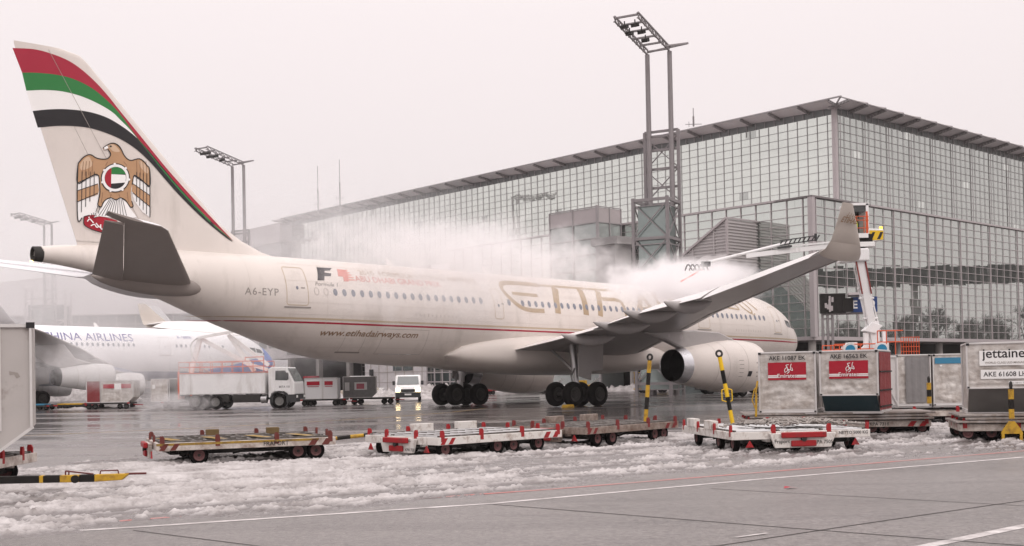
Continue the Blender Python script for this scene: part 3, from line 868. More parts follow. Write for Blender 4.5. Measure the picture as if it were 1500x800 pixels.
# glass lift tower
tw = empty('lift_tower', (28.6, 108.8, 0), TA, 'glazed lift tower with pale top band standing against the glass facade behind the steam', 'lift tower')
b = MB(); b.b2((-4, 24, 0), (-0.3, 31.3, 18.3)); b.build('glazing', mat('tower_glass', (0.42, 0.45, 0.44), 0.12, 0.5, var=0.15, scale=0.4), tw)
b = MB(); b.b2((-4.04, 23.96, 18.3), (-0.3, 31.34, 19.9)); b.build('top_band', FRAMEPINK, tw)
b = MB(); lattice(b, 'a', -4.08, 24, 31.3, 3, 20, 3.65, 1.7, 0.12, 0.12); lattice(b, 'b', 23.92, -4.0, -0.3, 3, 20, 1.85, 1.7, 0.1, 0.12); b.box((-4.1, 23.9, 10), (0.25, 0.25, 20.2)); b.build('frame', FRAMEGREY, tw)
b = MB(); b.b2((-4.9, 20.4, 15.6), (-0.5, 24.2, 16.4)); b.b2((-4.6, 21.0, 6.0), (-2.0, 23.8, 15.6)); b.build('bridge_box', mat('bridge_box_cladding', (0.28, 0.265, 0.265), 0.5), tw)

# roof antennas (each a thing)
def antenna(x, y, z0, z1, label, arms=3):
    r_ = empty('roof_antenna', (x, y, z0), 0, label, 'antenna')
    b = MB(); b.tube((0, 0, 0), (0, 0, (z1 - z0) * 0.55), 0.10, n=8); b.tube((0, 0, (z1 - z0) * 0.55), (0, 0, z1 - z0), 0.045, n=8); b.build('mast', MASTST, r_)
    b = MB()
    for k in range(arms):
        zz = (z1 - z0) * (0.12 + 0.13 * k); b.bar((-0.9 + 0.3 * k, 0, zz), (0.9 - 0.25 * k, 0, zz), 0.06); b.bar((-0.5, 0, zz - 0.3), (-0.5, 0, zz + 0.3), 0.05)
    b.build('crossbars', MASTST, r_)
antenna(-30.6, 184.0, 28.0, 36.2, 'tall thin rooftop antenna, left of the two above the hazy roof end', 3)
antenna(-26.2, 178.0, 28.0, 36.0, 'rooftop antenna with thick lower tube, right of the two above the hazy roof end', 2)
antenna(20.2, 124.6, 28.6, 30.6, 'short hooked antenna alone on the roof edge, right of the tall floodlight mast', 1)

# ------------------------------------------------------------------ far background terminal, left
ft = empty('far_terminal', (-150, 245, 0), R(6), 'hazy distant grey terminal hall with a sloping roof beyond the blue and white airliner', 'terminal')
b = MB(); b.b2((0, 0, 0), (150, 30, 17)); b.build('hall', mat('far_hall_wall', (0.25, 0.245, 0.245), 0.6, var=0.25, scale=0.15), ft)
b = MB(); b.prism([(-6, 17), (-6, 19), (70, 27.5), (150, 22), (150, 17)], -2, 30, 'xz'); b.build('roof', CANOPY, ft)
b = MB(); lattice(b, 'b', -0.1, 0, 150, 1, 17, 4, 2, 0.25, 0.2); b.build('facade_frame', FRAMEPINK, ft)
b = MB(); b.b2((100, -0.5, 9), (150, -0.2, 14)); b.build('dark_window_band', GLASSD, ft)
fs = empty('far_stair_tower', (-87, 215, 0), R(10), 'hazy cross-braced steel stair tower far behind the grey container', 'stair tower')
b = MB()
for x in (-3.5, 0, 3.5): b.box((x, 0, 10), (0.4, 0.4, 20)); b.box((x, 5, 10), (0.4, 0.4, 20))
for z in (2, 6, 10, 14, 18): b.box((0, 0, z), (7.4, 0.3, 0.3)); 
for z in (2, 6, 10): b.bar((-3.5, 0, z), (3.5, 0, z + 4), 0.22); b.bar((3.5, 0, z), (-3.5, 0, z + 4), 0.22)
b.build('frame', FRAMEPINK, fs)
b = MB(); b.b2((-3.3, 1, 0), (3.3, 4.8, 17)); b.build('stair_core', GLASSD, fs)

# ------------------------------------------------------------------ floodlight masts
def light_mast(loc, label, H=29.0, base=True, s=1.0):
    r_ = empty('floodlight_mast', (*loc, 0), math.atan2(-0.88, -0.47), label, 'floodlight mast', 'floodlight masts on the apron')
    # local x: the way the head reaches out, local y: sideways ; poles stand at y=+-1.35
    pw = 1.0
    for sy in (-1, 1):
        b = MB(); b.lathe([(0, 0.24), (H * 0.75, 0.22), (H, 0.2)], 'z', (0, 0, 0), 14, True)
        b.build('pole', MASTST, r_, smooth=40, loc=(0, sy * pw, 0))
    b = MB(); L = 7.0
    for sy in (-1, 1):
        y = sy * pw
        for dz in (0.0, 0.42): b.bar((-0.1, y, H + dz), (L, y, H + dz + 1.0), 0.12, 0.10)
        for k in range(9): b.bar((k * L / 9 + 0.3, y, H + 0.0 + k / 9.0), (k * L / 9 + 1.0, y, H + 0.46 + k / 9.0), 0.07)
        for k in range(9): b.bar((k * L / 9 + 1.0, y, H + 0.0 + k / 9.0), (k * L / 9 + 0.3, y, H + 0.46 + k / 9.0), 0.07)
    for k in range(6): b.bar((k * L / 5, -pw, H + 0.25 + k / 5), (k * L / 5, pw, H + 0.25 + k / 5), 0.16, 0.14)
    b.bar((0, -pw, H + 0.2), (-0.2, pw + 1.6, H + 0.5), 0.14); b.bar((1.0, pw, H + 0.2), (-0.2, pw + 1.6, H + 0.5), 0.14)
    b.build('head_frame', MASTST, r_)
    for (x, y) in ((6.2, -0.5), (6.2, 0.4), (4.9, -0.6), (4.8, 0.4), (3.2, 0.1)):
        b = MB(); zz = H + x / L * 1.0 - 0.18
        b.box((x, y, zz), (0.62, 0.5, 0.3), ry=R(20)); b.tube((x, y, zz), (x, y, zz + 0.45), 0.05, n=6); b.build('floodlight', DKSTEEL, r_)
    b = MB()
    w = 1.5
    for (x, y) in ((-w, -w), (w, -w), (-w, w), (w, w)): b.box((x + 1.2, y, 11.2), (0.24, 0.24, 22.4)) if base and (x < 0) else b.box((x + 1.2, y, 8.2), (0.24, 0.24, 16.4))
    for z in (1, 4, 7, 10, 13, 16.2):
        for y in (-w, w): b.box((1.2, y, z), (2 * w, 0.18, 0.24)); b.box((1.2, y, z - 0.5), (2 * w, 0.08, 0.08))
        for x in (-w, w): b.box((1.2 + x, 0, z), (0.18, 2 * w, 0.24)); b.box((1.2 + x, 0, z - 0.5), (0.08, 2 * w, 0.08))
    for z in (1, 4, 7, 10, 13):
        for y in (-w, w): b.bar((1.2 - w, y, z), (1.2 + w, y, z + 3), 0.09); b.bar((1.2 + w, y, z), (1.2 - w, y, z + 3), 0.09)
        for x in (-w, w): b.bar((1.2 + x, -w, z), (1.2 + x, w, z + 3), 0.09); b.bar((1.2 + x, w, z), (1.2 + x, -w, z + 3), 0.09)
    for z in (17.6, 19.2, 20.8, 22.0, 22.4):
        b.box((1.2 - w, 0, z), (0.18, 2 * w, 0.2))
    b.bar((1.2 - w, -w, 16.4), (1.2 - w, w, 19.2), 0.08); b.bar((1.2 - w, w, 16.4), (1.2 - w, -w, 19.2), 0.08); b.bar((1.2 - w, -w, 19.2), (1.2 - w, w, 22), 0.08); b.bar((1.2 - w, w, 19.2), (1.2 - w, -w, 22), 0.08)
    b.build('lattice_base', MASTST, r_)
    b = MB(); b.b2((1.2 - w + 0.3, -w + 0.3, 0.5), (1.2 + w - 0.3, w - 0.3, 15.8)); b.build('glazed_cabin', mat('mast_cabin_glass', (0.30, 0.35, 0.34), 0.1, 0.5, var=0.2, scale=0.5), r_)
    return r_
light_mast((12.9, 97.2), 'tallest nearest twin-pole floodlight mast in front of the glass terminal')
light_mast((-36.8, 156.2), 'hazy twin-pole floodlight mast right of the striped tail fin', H=31.2)
light_mast((-84.0, 209.0), 'faint distant floodlight mast left of the striped tail fin, low over the tail cone', H=31.0)

# stand sign gate
sg = empty('stand_sign_gantry', (22.0, 80.0, 0), R(-8), 'blue stand sign with white letter and number on a steel post beside black boxes', 'stand sign')
b = MB(); 
for x in (-0.35, 0.0, 0.32): b.box((x, 0, 3.4), (0.16, 0.2, 6.8)) 
for z in (1, 2.1, 3.2, 4.3, 5.4): b.box((0, 0, z), (0.8, 0.1, 0.1))
b.box((1.4, 0.02, 5.72), (3.6, 0.18, 0.14)); b.build('post', MASTST, sg)
b = MB(); b.box((0.35, 0, 6.45), (1.7, 0.6, 1.35)); b.build('guidance_box', BLKPAINT, sg)
b = MB(); 
for q in ((0.0, 6.2), (0.1, 6.55), (-0.15, 6.3), (0.25, 6.1), (0.3, 6.7)): b.box((q[0], -0.34, q[1]), (0.14, 0.1, 0.34))
b.box((0.12, -0.36, 6.4), (0.12, 0.1, 1.1)); b.build('guidance_lights', FRAMEPINK, sg)
b = MB(); b.box((1.35, -0.1, 6.3), (0.7, 0.5, 0.95)); b.build('relay_box', BLKPAINT, sg)
b = MB(); b.box((2.45, -0.1, 6.32), (1.75, 0.2, 1.05)); sp = b.build('sign_panel', BLUESIGN, sg)
b = MB(); b.box((2.1, -0.35, 7.0), (1.5, 0.7, 0.16), rx=R(-8)); b.build('sign_hood', FRAMEPINK, sg)
b = MB(); V, F = text_to('E', 0.32, 0.55, 1.68, 6.05, bold=0.02); b.add([(x, -0.206, z) for x, z in V], F); b.build('sign_letter', LABELWHITE, sp, recalc=False); b = MB()
V, F = text_to('9', 0.32, 0.55, 2.85, 6.05, bold=0.02); b.add([(x, -0.206, z) for x, z in V], F); b.build('sign_number', LABELWHITE, sp, recalc=False)

# snow banks at the facade
def TP(a, bb): 
    return (28.6 + 0.73924566 * a - 0.67343585 * bb, 108.8 + 0.67343585 * a + 0.73924566 * bb)
snow_bank((-24.0, 97), (-3.0, 101.5), 7.5, 0.75, 21, 'low wide heap of ploughed snow behind the white van')
snow_bank(TP(-4, 60), TP(-4, 36), 4.0, 0.9, 25, 'ploughed snow ridge along the white panelled wall')
snow_bank(TP(-5, 26), TP(-6, 2), 3.0, 0.7, 31, 'thin snow ridge under the glass facade behind the engine')
snow_bank((-62, 128), (-42, 130), 5.0, 1.5, 41, 'lumpy snow heap under the blue and white airliner')
snow_bank((-34, 84), (-12, 84.5), 2.2, 0.22, 45, 'thin strip of snow behind the deicing truck wheels')
snow_bank((14, 40.5), (30, 42.5), 3.0, 0.16, 47, 'thin slushy strip behind the silver containers')

# ------------------------------------------------------------------ aircraft
PRF = [(0, 4.35, 0.0, 0.0), (0.04, 4.355, .22, .22), (0.12, 4.37, .42, .42), (0.3, 4.40, .68, .68), (0.5, 4.43, .88, .88), (1, 4.52, 1.25, 1.25), (1.6, 4.63, 1.58, 1.6), (2.4, 4.79, 1.93, 1.95), (3.4, 4.94, 2.27, 2.27), (4.6, 5.05, 2.56, 2.55), (6, 5.12, 2.74, 2.74), (8, 5.15, 2.82, 2.82), (20, 5.15, 2.82, 2.82), (36, 5.15, 2.82, 2.82), (38, 5.165, 2.805, 2.81), (40, 5.21, 2.75, 2.76), (43.5, 5.36, 2.59, 2.58), (46.5, 5.76, 2.18, 2.2), (49.3, 6.21, 1.71, 1.74), (52, 6.72, 1.17, 1.22), (54.5, 7.12, .72, .75), (56.5, 7.22, .46, .47), (57.6, 7.2, .33, .33)]
_ps = np.array(PRF)
def prof(s):
    """monotone cubic-ish profile: linear on dense catmull samples"""
    return [float(np.interp(s, _dense[:, 0], _dense[:, k])) for k in (1, 2, 3)]
_dense = np.array(smooth_line([tuple(r_) for r_ in PRF], 8))
_dense = _dense[np.argsort(_dense[:, 0], kind='stable')]
def SX(s): return 28.85 - s
def fus_map(off=0.008, side=-1):
    """(x local, z local) -> point on the fuselage side"""
    def f(x, z):
        s = 28.85 - x
        zc, rv, rh = prof(s)
        k = max(-0.999, min(0.999, (z - zc) / max(rv, 0.01)))
        y = rh * math.sqrt(1 - k * k)
        ny, nz = y / max(rh, .01) ** 2, (z - zc) / max(rv, .01) ** 2
        q = math.hypot(ny, nz) or 1
        return (x, side * (y + off * ny / q), z + off * nz / q)
    return f
ST = (0.5, 0.12)
def sec(y, LE, TE, zL, zT, tc, c0=0.0, c1=1.0, cam=0.03, vertical=False, n=12, droop=0.0):
    c = TE - LE
    xs = [c0 + (c1 - c0) * (0.5 - 0.5 * math.cos(PI * k / n)) for k in range(n + 1)]
    def th(x): return 5 * tc * c * (0.2969 * math.sqrt(max(x, 0)) - 0.126 * x - 0.3516 * x * x + 0.2843 * x ** 3 - 0.1015 * x ** 4) + 0.004
    def cl(x):
        z = zL + (zT - zL) * x + cam * c * 4 * x * (1 - x) * (0.6 + 0.8 * x)
        if droop and x > 0.72: z -= droop * (x - 0.72) / 0.28
        return z
    up = [(x, cl(x) + th(x)) for x in xs]; lo = [(x, cl(x) - th(x)) for x in xs[::-1]]
    ring = []
    for x, z in up + lo:
        s_ = LE + c * x
        ring.append((SX(s_), y, z) if not vertical else (SX(s_), z, y))
    return ring
def interp_secs(tab, y):
    ys = [t[0] for t in tab]
    return [float(np.interp(y, ys, [t[k] for t in tab])) for k in range(1, len(tab[0]))]
# y, LE, TE, zLE, zTE, t/c, camber
WING = [(0.0, 18.0, 31.3, 3.75, 3.1, .13, .01), (2.6, 19.65, 31.4, 3.85, 3.35, .13, .012), (6, 21.9, 31.45, 4.15, 3.78, .12, .02), (9.4, 24.1, 31.6, 4.5, 4.25, .11, .03), (14.4, 27.35, 33.6, 5.10, 4.72, .10, .04), (20.5, 31.35, 36.15, 5.60, 5.00, .10, .045), (25, 34.3, 38.05, 5.98, 5.50, .10, .04), (28.3, 36.5, 39.5, 6.16, 5.88, .095, .03), (28.9, 37.05, 39.72, 6.2, 5.95, .09, .02)]
FIN = [(6.9, 42.5, 55.45, 0), (7.7, 44.6, 55.72, 0), (8.1, 46.3, 55.85, 0), (8.63, 47.5, 56.02, 0), (9.3, 48.55, 56.25, 0), (13.4, 52.6, 57.58, 0), (16.2, 55.28, 58.5, 0), (16.5, 55.65, 58.6, 0), (16.66, 56.4, 58.62, 0)]
TAILP = [(0.6, 50.3, 55.3, 6.05, 6.42, .10), (9.1, 55.55, 58.15, 7.44, 7.74, .07), (9.55, 56.05, 58.25, 7.52, 7.82, .07), (9.8, 56.9, 58.3, 7.58, 7.88, .06)]

def fin_half(s, z):
    LE, TE = interp_secs(FIN, z)[:2]
    c = TE - LE; x = min(1, max(0, (s - LE) / c)); tc = 0.095
    return max(0.0, 5 * tc * c * (0.2969 * math.sqrt(x) - 0.126 * x - 0.3516 * x * x + 0.2843 * x ** 3 - 0.1015 * x ** 4)) + 0.004
def fin_map(off):
    return lambda s, z: (SX(s), -(fin_half(s, z) + off), z)

def wheel_parts(parent, x, y, r, w, m_rim=None, zc=None, n=28, name='wheel'):
    b = MB(); zc = r if zc is None else zc
    b.lathe([(-w * .5, r * .62), (-w * .5, r * .80), (-w * .36, r * .96), (-w * .15, r), (w * .15, r), (w * .36, r * .96), (w * .5, r * .80), (w * .5, r * .62), (w * .38, r * .58), (-w * .38, r * .58), (-w * .5, r * .62)], 'y', (0, 0, 0), n)
    o = b.build(name, RUBBER, parent, smooth=50, loc=(x, y, zc))
    b = MB(); b.lathe([(-w * .34, 0), (-w * .34, r * .12), (-w * .40, r * .3), (-w * .30, r * .36), (-w * .42, r * .6), (w * .42, r * .6), (w * .30, r * .36), (w * .40, r * .3), (w * .34, r * .12), (w * .34, 0)], 'y', (0, 0, 0), 20)
    b.build('rim', m_rim or DKSTEEL, o, smooth=40)
    return o

def nacelle(parent, y, z, s_lip, s_exit, Rm, Rexit, m_body, side=-1):
    L = s_exit - s_lip
    P = [(0.0, .84), (.008, .905), (.03, .94), (.10, .975), (.22, 1.0), (.34, .995), (.5, .93), (.64, .84), (.78, .75), (.90, .66)]
    prof_ = [(SX(s_lip + L * a), Rm * r_) for a, r_ in P]
    b = MB(); b.lathe(prof_, 'x', (0, 0, 0), 48)
    root = b.build('engine', m_body, parent, smooth=50, loc=(0, side * y, z))
    b = MB(); b.lathe([(SX(s_lip + L * .90), Rm * .661), (SX(s_lip + L * .95), Rm * .615), (SX(s_exit), Rexit), (SX(s_exit - .03), Rexit - .03)], 'x', (0, 0, 0), 48); b.build('exhaust_nozzle', CHROME if Rm > 1.3 else DKSTEEL, root, smooth=50)
    b = MB(); b.lathe([(SX(s_lip), Rm * .84), (SX(s_lip) + .02, Rm * .815), (SX(s_lip + .12), Rm * .79), (SX(s_lip + .9), Rm * .77)], 'x', (0, 0, 0), 48); b.build('intake_lip', CHROME, root, smooth=50)
    b = MB(); b.lathe([(SX(s_lip + .9), Rm * .77), (SX(s_lip + .95), .25), (SX(s_lip + .5), 0.01)], 'x', (0, 0, 0), 32); b.build('fan', DKSTEEL, root, smooth=30)
    b = MB(); b.lathe([(SX(s_exit - .03), Rexit - .03), (SX(s_exit - .8), Rexit - .02), (SX(s_exit - 1.3), Rexit * .5), (SX(s_exit - 1.25), 0.01)], 'x', (0, 0, 0), 32); b.build('exhaust_interior', HOLE, root)
    b = MB()
    for a in (.30, .52, .64):
        rr = Rm * np.interp(a, [p[0] for p in P], [p[1] for p in P]) + .004
        b.lathe([(SX(s_lip + L * a) - .015, rr), (SX(s_lip + L * a) + .015, rr)], 'x', (0, 0, 0), 48)
    b.build('cowl_seams', PANEL, root, recalc=False)
    return root

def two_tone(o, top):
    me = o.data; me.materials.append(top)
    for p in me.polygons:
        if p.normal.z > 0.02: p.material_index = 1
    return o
def make_airliner(kind, name, loc, rz, pitch, label):
    etihad = kind == 'gold'
    body = CREAM if etihad else WHITEAC
    A = empty(name, loc, 0, label, 'airliner')
    A.rotation_euler = (0, pitch, rz)
    # fuselage
    ss = sorted(set([round(float(x), 3) for x in np.concatenate([np.linspace(0, .5, 9) ** 1.0, np.linspace(.5, 8, 26), np.linspace(8, 36, 29), np.linspace(36, 57.6, 56)])]))
    rings = []
    for s in ss:
        zc, rv, rh = prof(s); rv = max(rv, .02); rh = max(rh, .02)
        rings.append([(SX(s), rh * math.cos(2 * PI * k / 64), zc + rv * math.sin(2 * PI * k / 64)) for k in range(64)])
    b = MB(); b.loft(rings); fus = b.build('fuselage', body, A, smooth=60)
    fm = fus_map(.008)
    def dec(nm, shape, m, parent=fus, mp=fm, step=ST):
        b = MB(); V, F = decal(shape, mp, step); b.add(V, F)
        return b.build(nm, m, parent, recalc=False)
    # tail cone end
    b = MB(); b.lathe([(SX(57.35), .365), (SX(57.75), .33), (SX(57.76), .27), (SX(57.3), .25)], 'x', (0, 0, 7.2), 24); b.build('apu_exhaust', DKSTEEL, A, smooth=40)
    b = MB(); b.lathe([(SX(57.3), .25), (SX(57.29), 0.01)], 'x', (0, 0, 7.2), 24); b.build('apu_interior', HOLE, A)
    b = MB(); b.lathe([(SX(57.7), 0.0), (SX(57.78), .06), (SX(57.88), .0)], 'x', (0, 0, 6.85), 10); b.build('tail_lamp', LAMPYW, A)
    # cabin windows
    wpoly = [(0.125 * math.cos(2 * PI * k / 14) * (1 if abs(math.sin(2 * PI * k / 14)) < .9 else 1), 0.19 * math.sin(2 * PI * k / 14)) for k in range(14)]
    wz = 6.04
    def window(i, s, m=WINDOW):
        b = MB(); V, F = decal([(SX(s) + a, wz + c) for a, c in wpoly], fus_map(.012), None); b.add(V, F)
        o = b.build('window', m, A, recalc=False)
        return o
    skips = {21, 22, 23, 25}
    if etihad:
        for i in range(2, 75):
            s = 44.48 - .533 * i
            if i in skips or 55 <= i <= 59 and False or 13.2 < s < 15.0 or s < 7.0: continue
            window(i, s)
        for i in (0, 1, 37, 70):
            s = 44.48 - .533 * i
            ring, F_ = ribbon([(SX(s) + a, wz + c) for a, c in wpoly], .022, closed=True)
            dec('blanked_window', (ring, F_), PANEL, step=None)
    else:
        for s in list(np.arange(26.0, 17.2, -.533)) + list(np.arange(12.8, 7.0, -.533)):
            window(0, s)
    # doors
    def door(s0, s1, z0, z1, sill=True, nm='door', m=None):
        x0, x1 = sorted((SX(s0), SX(s1))); r_ = .14
        pts = []
        for (cx, cz, a0) in ((x1 - r_, z1 - r_, 0), (x0 + r_, z1 - r_, 90), (x0 + r_, z0 + r_, 180), (x1 - r_, z0 + r_, 270)):
            for k in range(5): pts.append((cx + r_ * math.cos(R(a0 + k * 22.5)), cz + r_ * math.sin(R(a0 + k * 22.5))))
        d = dec(nm, ribbon(pts, .035, closed=True, sub=.15), m or (GOLD if etihad else PANEL), parent=A, step=None)
        mid = (x0 + x1) / 2
        dec('door_window', [(mid + .07 * math.cos(k * PI / 5), (z0 + z1) / 2 - .1 + .09 * math.sin(k * PI / 5)) for k in range(10)], WINDOW, parent=d, step=None, mp=fus_map(.012))
        dec('door_handle', [(mid + .2, z0 + .85), (mid + .42, z0 + .85), (mid + .42, z0 + .91), (mid + .2, z0 + .91)], GREYTXT, parent=d, step=None, mp=fus_map(.012))
        if sill:
            b = MB(); V, F = decal([(x0 - .12, z0 - .14), (x1 + .12, z0 - .14), (x1 + .12, z0 - .07), (x0 - .12, z0 - .07)], fus_map(.03), None); b.add(V, F); b.build('door_sill', GREYTXT, d, recalc=False)
    door(46.1, 44.95, 5.3, 7.25); door(14.7, 13.5, 5.1, 6.95); door(5.95, 5.0, 5.05, 6.95)
    if etihad: door(32.85, 32.2, 5.05, 6.8, sill=False)
    # radome, cockpit glazing
    if not etihad:
        rg = []
        for s in (0.001, .04, .12, .3, .5, 1, 1.5, 1.9):
            zc, rv, rh = prof(s)
            rg.append([(SX(s) + .03, (rh + .03) * math.cos(2 * PI * k / 40), zc + (rv + .03) * math.sin(2 * PI * k / 40)) for k in range(40)])
        b = MB(); b.loft(rg, caps=False); b.build('radome', BLUENOSE, A, smooth=60)
        dec('blue_nose_sweep', [(SX(1.9), 4.95), (SX(1.9), 3.2), (SX(8.2), 3.1), (SX(9.5), 3.5), (SX(6.0), 4.15), (SX(3.6), 4.75)], BLUENOSE, parent=A, mp=fus_map(.035), step=(.15, .1))
        dec('blue_belly', [(SX(8), 3.35), (SX(35), 3.35), (SX(35), 2.5), (SX(8), 2.5)], mat('dusty_blue_belly', (0.22, 0.24, 0.36), .4), parent=A)
    for (pts) in ([(3.05, 5.95), (2.35, 5.85), (2.05, 5.55), (2.2, 5.42), (3.0, 5.5)], [(4.0, 6.05), (3.2, 5.97), (3.15, 5.5), (3.75, 5.52), (4.05, 5.75)], [(1.95, 5.5), (1.45, 5.15), (1.6, 5.02), (2.1, 5.36)]):
        dec('cockpit_window', [(SX(a), c) for a, c in pts], DARKGL, parent=A, mp=fus_map(.012))
    # belly fairing
    b = MB(); rings = []
    for t in np.linspace(0, 1, 24):
        s = 16.8 + t * 18.9
        k = math.sin(PI * min(1, max(0, t))) ** .42 if 0 < t < 1 else 0.02
        hw = 2.0 + 1.05 * k; zt = 3.0 + 1.72 * k; zb = 2.9 - 1.02 * k ** .8
        ring = []
        for j in range(40):
            a = 2 * PI * j / 40
            ca, sa = math.cos(a), math.sin(a)
            yy = hw * math.copysign(abs(ca) ** .62, ca); zz = (zt + zb) / 2 + (zt - zb) / 2 * math.copysign(abs(sa) ** .75, sa)
            ring.append((SX(s), yy, zz))
        rings.append(ring)
    b.loft(rings); b.build('belly_fairing', body if etihad else mat('belly_blue_grey', (.25, .27, .36), .4), A, smooth=60)
    # wings
    for side in (-1, 1):
        ys = [2.6, 4, 6, 8, 9.4, 11, 12.7, 14.4, 16.4, 18.4, 20.5, 22.7, 25, 26.7, 28.3, 28.9]
        def SE(y, c0, c1, droop=0.0):
            LE, TE, zl, zt, tc, cm = interp_secs(WING, y)
            return sec(side * y, LE, TE, zl, zt, tc, c0, c1, cm, droop=droop)
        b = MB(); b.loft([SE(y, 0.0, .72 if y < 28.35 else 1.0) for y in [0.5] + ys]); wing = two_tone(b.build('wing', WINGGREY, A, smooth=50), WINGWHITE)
        for nm, y0, y1, m, dr in (('inner_flap', 2.75, 9.3, WINGWHITE, .10), ('outer_flap', 9.45, 20.4, WINGGREY, .05), ('aileron', 20.5, 28.25, WINGWHITE, .12)):
            yy = [y0] + [y for y in ys if y0 + .2 < y < y1 - .2] + [y1]
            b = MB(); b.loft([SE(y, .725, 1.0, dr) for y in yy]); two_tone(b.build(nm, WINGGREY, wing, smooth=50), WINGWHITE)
        b = MB(); b.loft([SE(y, 0.0, .10) for y in [3.2, 6, 9.0]]); 
        # slat: thin strip standing proud of the lower leading edge
        for (y0, y1) in ((3.4, 8.6), (10.2, 17.9), (18.1, 27.8)):
            b = MB(); rg = []
            for y in np.linspace(y0, y1, 6):
                LE, TE, zl, zt, tc, cm = interp_secs(WING, y); c = TE - LE
                r0 = sec(side * y, LE, TE, zl, zt, tc, 0, .12, cm)
                rg.append([(q[0] + .03 * c * .3, q[1], zl + (q[2] - zl) * 1.03 - .01) for q in r0])
            b.loft(rg); b.build('slat', WINGGREY, wing, smooth=50)
        # winglet
        wl_ = [(28.85, 5.98, 37.0, 39.70, .20), (29.15, 6.10, 37.4, 39.75, .12), (29.4, 6.30, 37.85, 39.75, .085), (29.62, 6.75, 38.35, 39.8, .07), (29.95, 7.58, 39.2, 39.85, .05)]
        rg = []
        for (y, z, LE, TE, th) in wl_:
            tilt = min(1.0, (z - 5.98) / .6)
            ring = []
            for k in range(20):
                a = 2 * PI * k / 20; xx = (LE + TE) / 2 + (TE - LE) / 2 * math.cos(a); w_ = th * math.sin(a)
                ring.append((SX(xx), side * (y + w_ * tilt), z + w_ * (1 - tilt) - (0.1 if tilt < .2 else 0)))
            rg.append(ring)
        b = MB(); b.loft(rg); wgl = b.build('winglet', (mat('winglet_champagne_paint', (.50, .45, .41), .4) if etihad else WHITEAC), wing, smooth=50)
        if etihad and side == -1:
            o = Vector((SX(39.85), -29.99, 6.93)); ux = Vector((1, .52 * 1.0, 0)).normalized(); 
            def wmap(a, c): return (SX(39.85) + a, -(29.71 + (6.95 + c - 6.85) * .455 + .115), 6.95 + c)
            b = MB(); V, F = text_to('ETIHAD', 1.12, .2, 0.02, -.06, shear=.3, bold=.03); b.add([wmap(a, c) for a, c in V], F); b.build('winglet_lettering', BROWNTXT, wgl, recalc=False)
            b = MB()
            for k in range(5):
                V, F = ribbon(smooth_line([(.25 + k * .16, .2), (.33 + k * .16, .16), (.35 + k * .16, .30 - .02 * k)], 3), .03); b.add([wmap(a, c) for a, c in V], F)
            b.build('winglet_lettering', BROWNTXT, wgl, recalc=False)
        # flap track fairings
        for (y, tip, ztip, L) in ((7.9, 32.5, 4.02, 4.2), (11.0, 33.2, 4.52, 4.4), (14.4, 34.6, 4.86, 4.0), (18.4, 36.2, 4.98, 3.4)):
            LE, TE, zl, zt, tc, cm = interp_secs(WING, y)
            rg = []
            for t, rr in ((0, .03), (.06, .11), (.2, .21), (.4, .29), (.6, .30), (.8, .22), (.93, .11), (1, .02)):
                s = tip - L * t; xx = (s - LE) / (TE - LE)
                zc = ztip + (zl - zt) * .9 * t * L / (TE - LE) - .34 * math.sin(PI * min(1, t * .9)) ** .8 - (.08)
                rg.append([(SX(s), side * (y + rr * .72 * math.cos(2 * PI * k / 14)), zc + rr * 1.05 * math.sin(2 * PI * k / 14)) for k in range(14)])
            b = MB(); b.loft(rg); b.build('flap_track_fairing', WINGGREY, wing, smooth=60)
        # engines and pylons
        if etihad: eng = [(9.37, 2.31, 17.9, 25.15, 1.60, .93)]
        else: eng = [(9.37, 1.95, 19.6, 24.6, 1.16, .62), (19.2, 2.55, 26.6, 31.6, 1.16, .62)]
        for (y, z, sl, se, rm, re_) in eng:
            e_ = nacelle(A, y, z, sl, se, rm, re_, body if etihad else mat('china_nacelle_grey', (.60, .585, .58), .35), side)
            zt_ = float(np.interp(y, [t[0] for t in WING], [t[3] for t in WING]))
            py = [(sl + 1.6, z + rm * .98), (sl + 3.2, z + rm + .42), (sl + 5.5 if etihad else sl + 4.2, zt_ - .1), (se + 2.6, zt_ - .35), (se + .55, z + rm * .86), (se - .9, z + rm * .58), (sl + 3.0, z + rm * .9)]
            b = MB(); b.prism([(SX(a), c) for a, c in py], side * y - .27, side * y + .27, 'xz'); pl = b.build('pylon', WINGGREY if etihad else WINGGREY, A, bevel=.08)
            for (s, zz, r_) in ((se - .5, z + rm + .05, .16), (se + .55, z + rm + .08, .11)):
                b = MB(); b.lathe([(0, 0), (0, r_)], 'y', (SX(s), side * y + side * .285, zz), 16)
                b.build('pylon_panel', FRAMEPINK, pl, recalc=False)
            if etihad:
                b = MB()
                rr = 1.602
                for a0 in (-.25, ):
                    pts = [(SX(20.2 + .14 * i), j) for i, j in ((0, 0), (1, 0))]
                def nm_(a, c):  # a along x, c arc metres below centreline on outboard side
                    an = c / 1.55; rloc = 1.60 * float(np.interp((28.85 - a - 17.9) / 7.25, [.1, .22, .34, .5, .64, .78], [.975, 1.0, .995, .93, .84, .75])) + .006
                    return (a, side * rloc * math.cos(an), rloc * math.sin(an))
                V, F = decal([(SX(20.1), -.62), (SX(19.75), -.62), (SX(19.7), -.30), (SX(20.05), -.30)], nm_, (0.2, .1)); b.add(V, F)
                b.build('vent_mark', BLACKP, e_, recalc=False)
                b = MB()
                for k in range(5): 
                    V, F = decal([(SX(20.9 - k * .01), .3 - k * .24), (SX(20.5), .3 - k * .24), (SX(20.5), .33 - k * .24), (SX(20.9 - k * .01), .33 - k * .24)], nm_, (0.2, .1)); b.add(V, F)
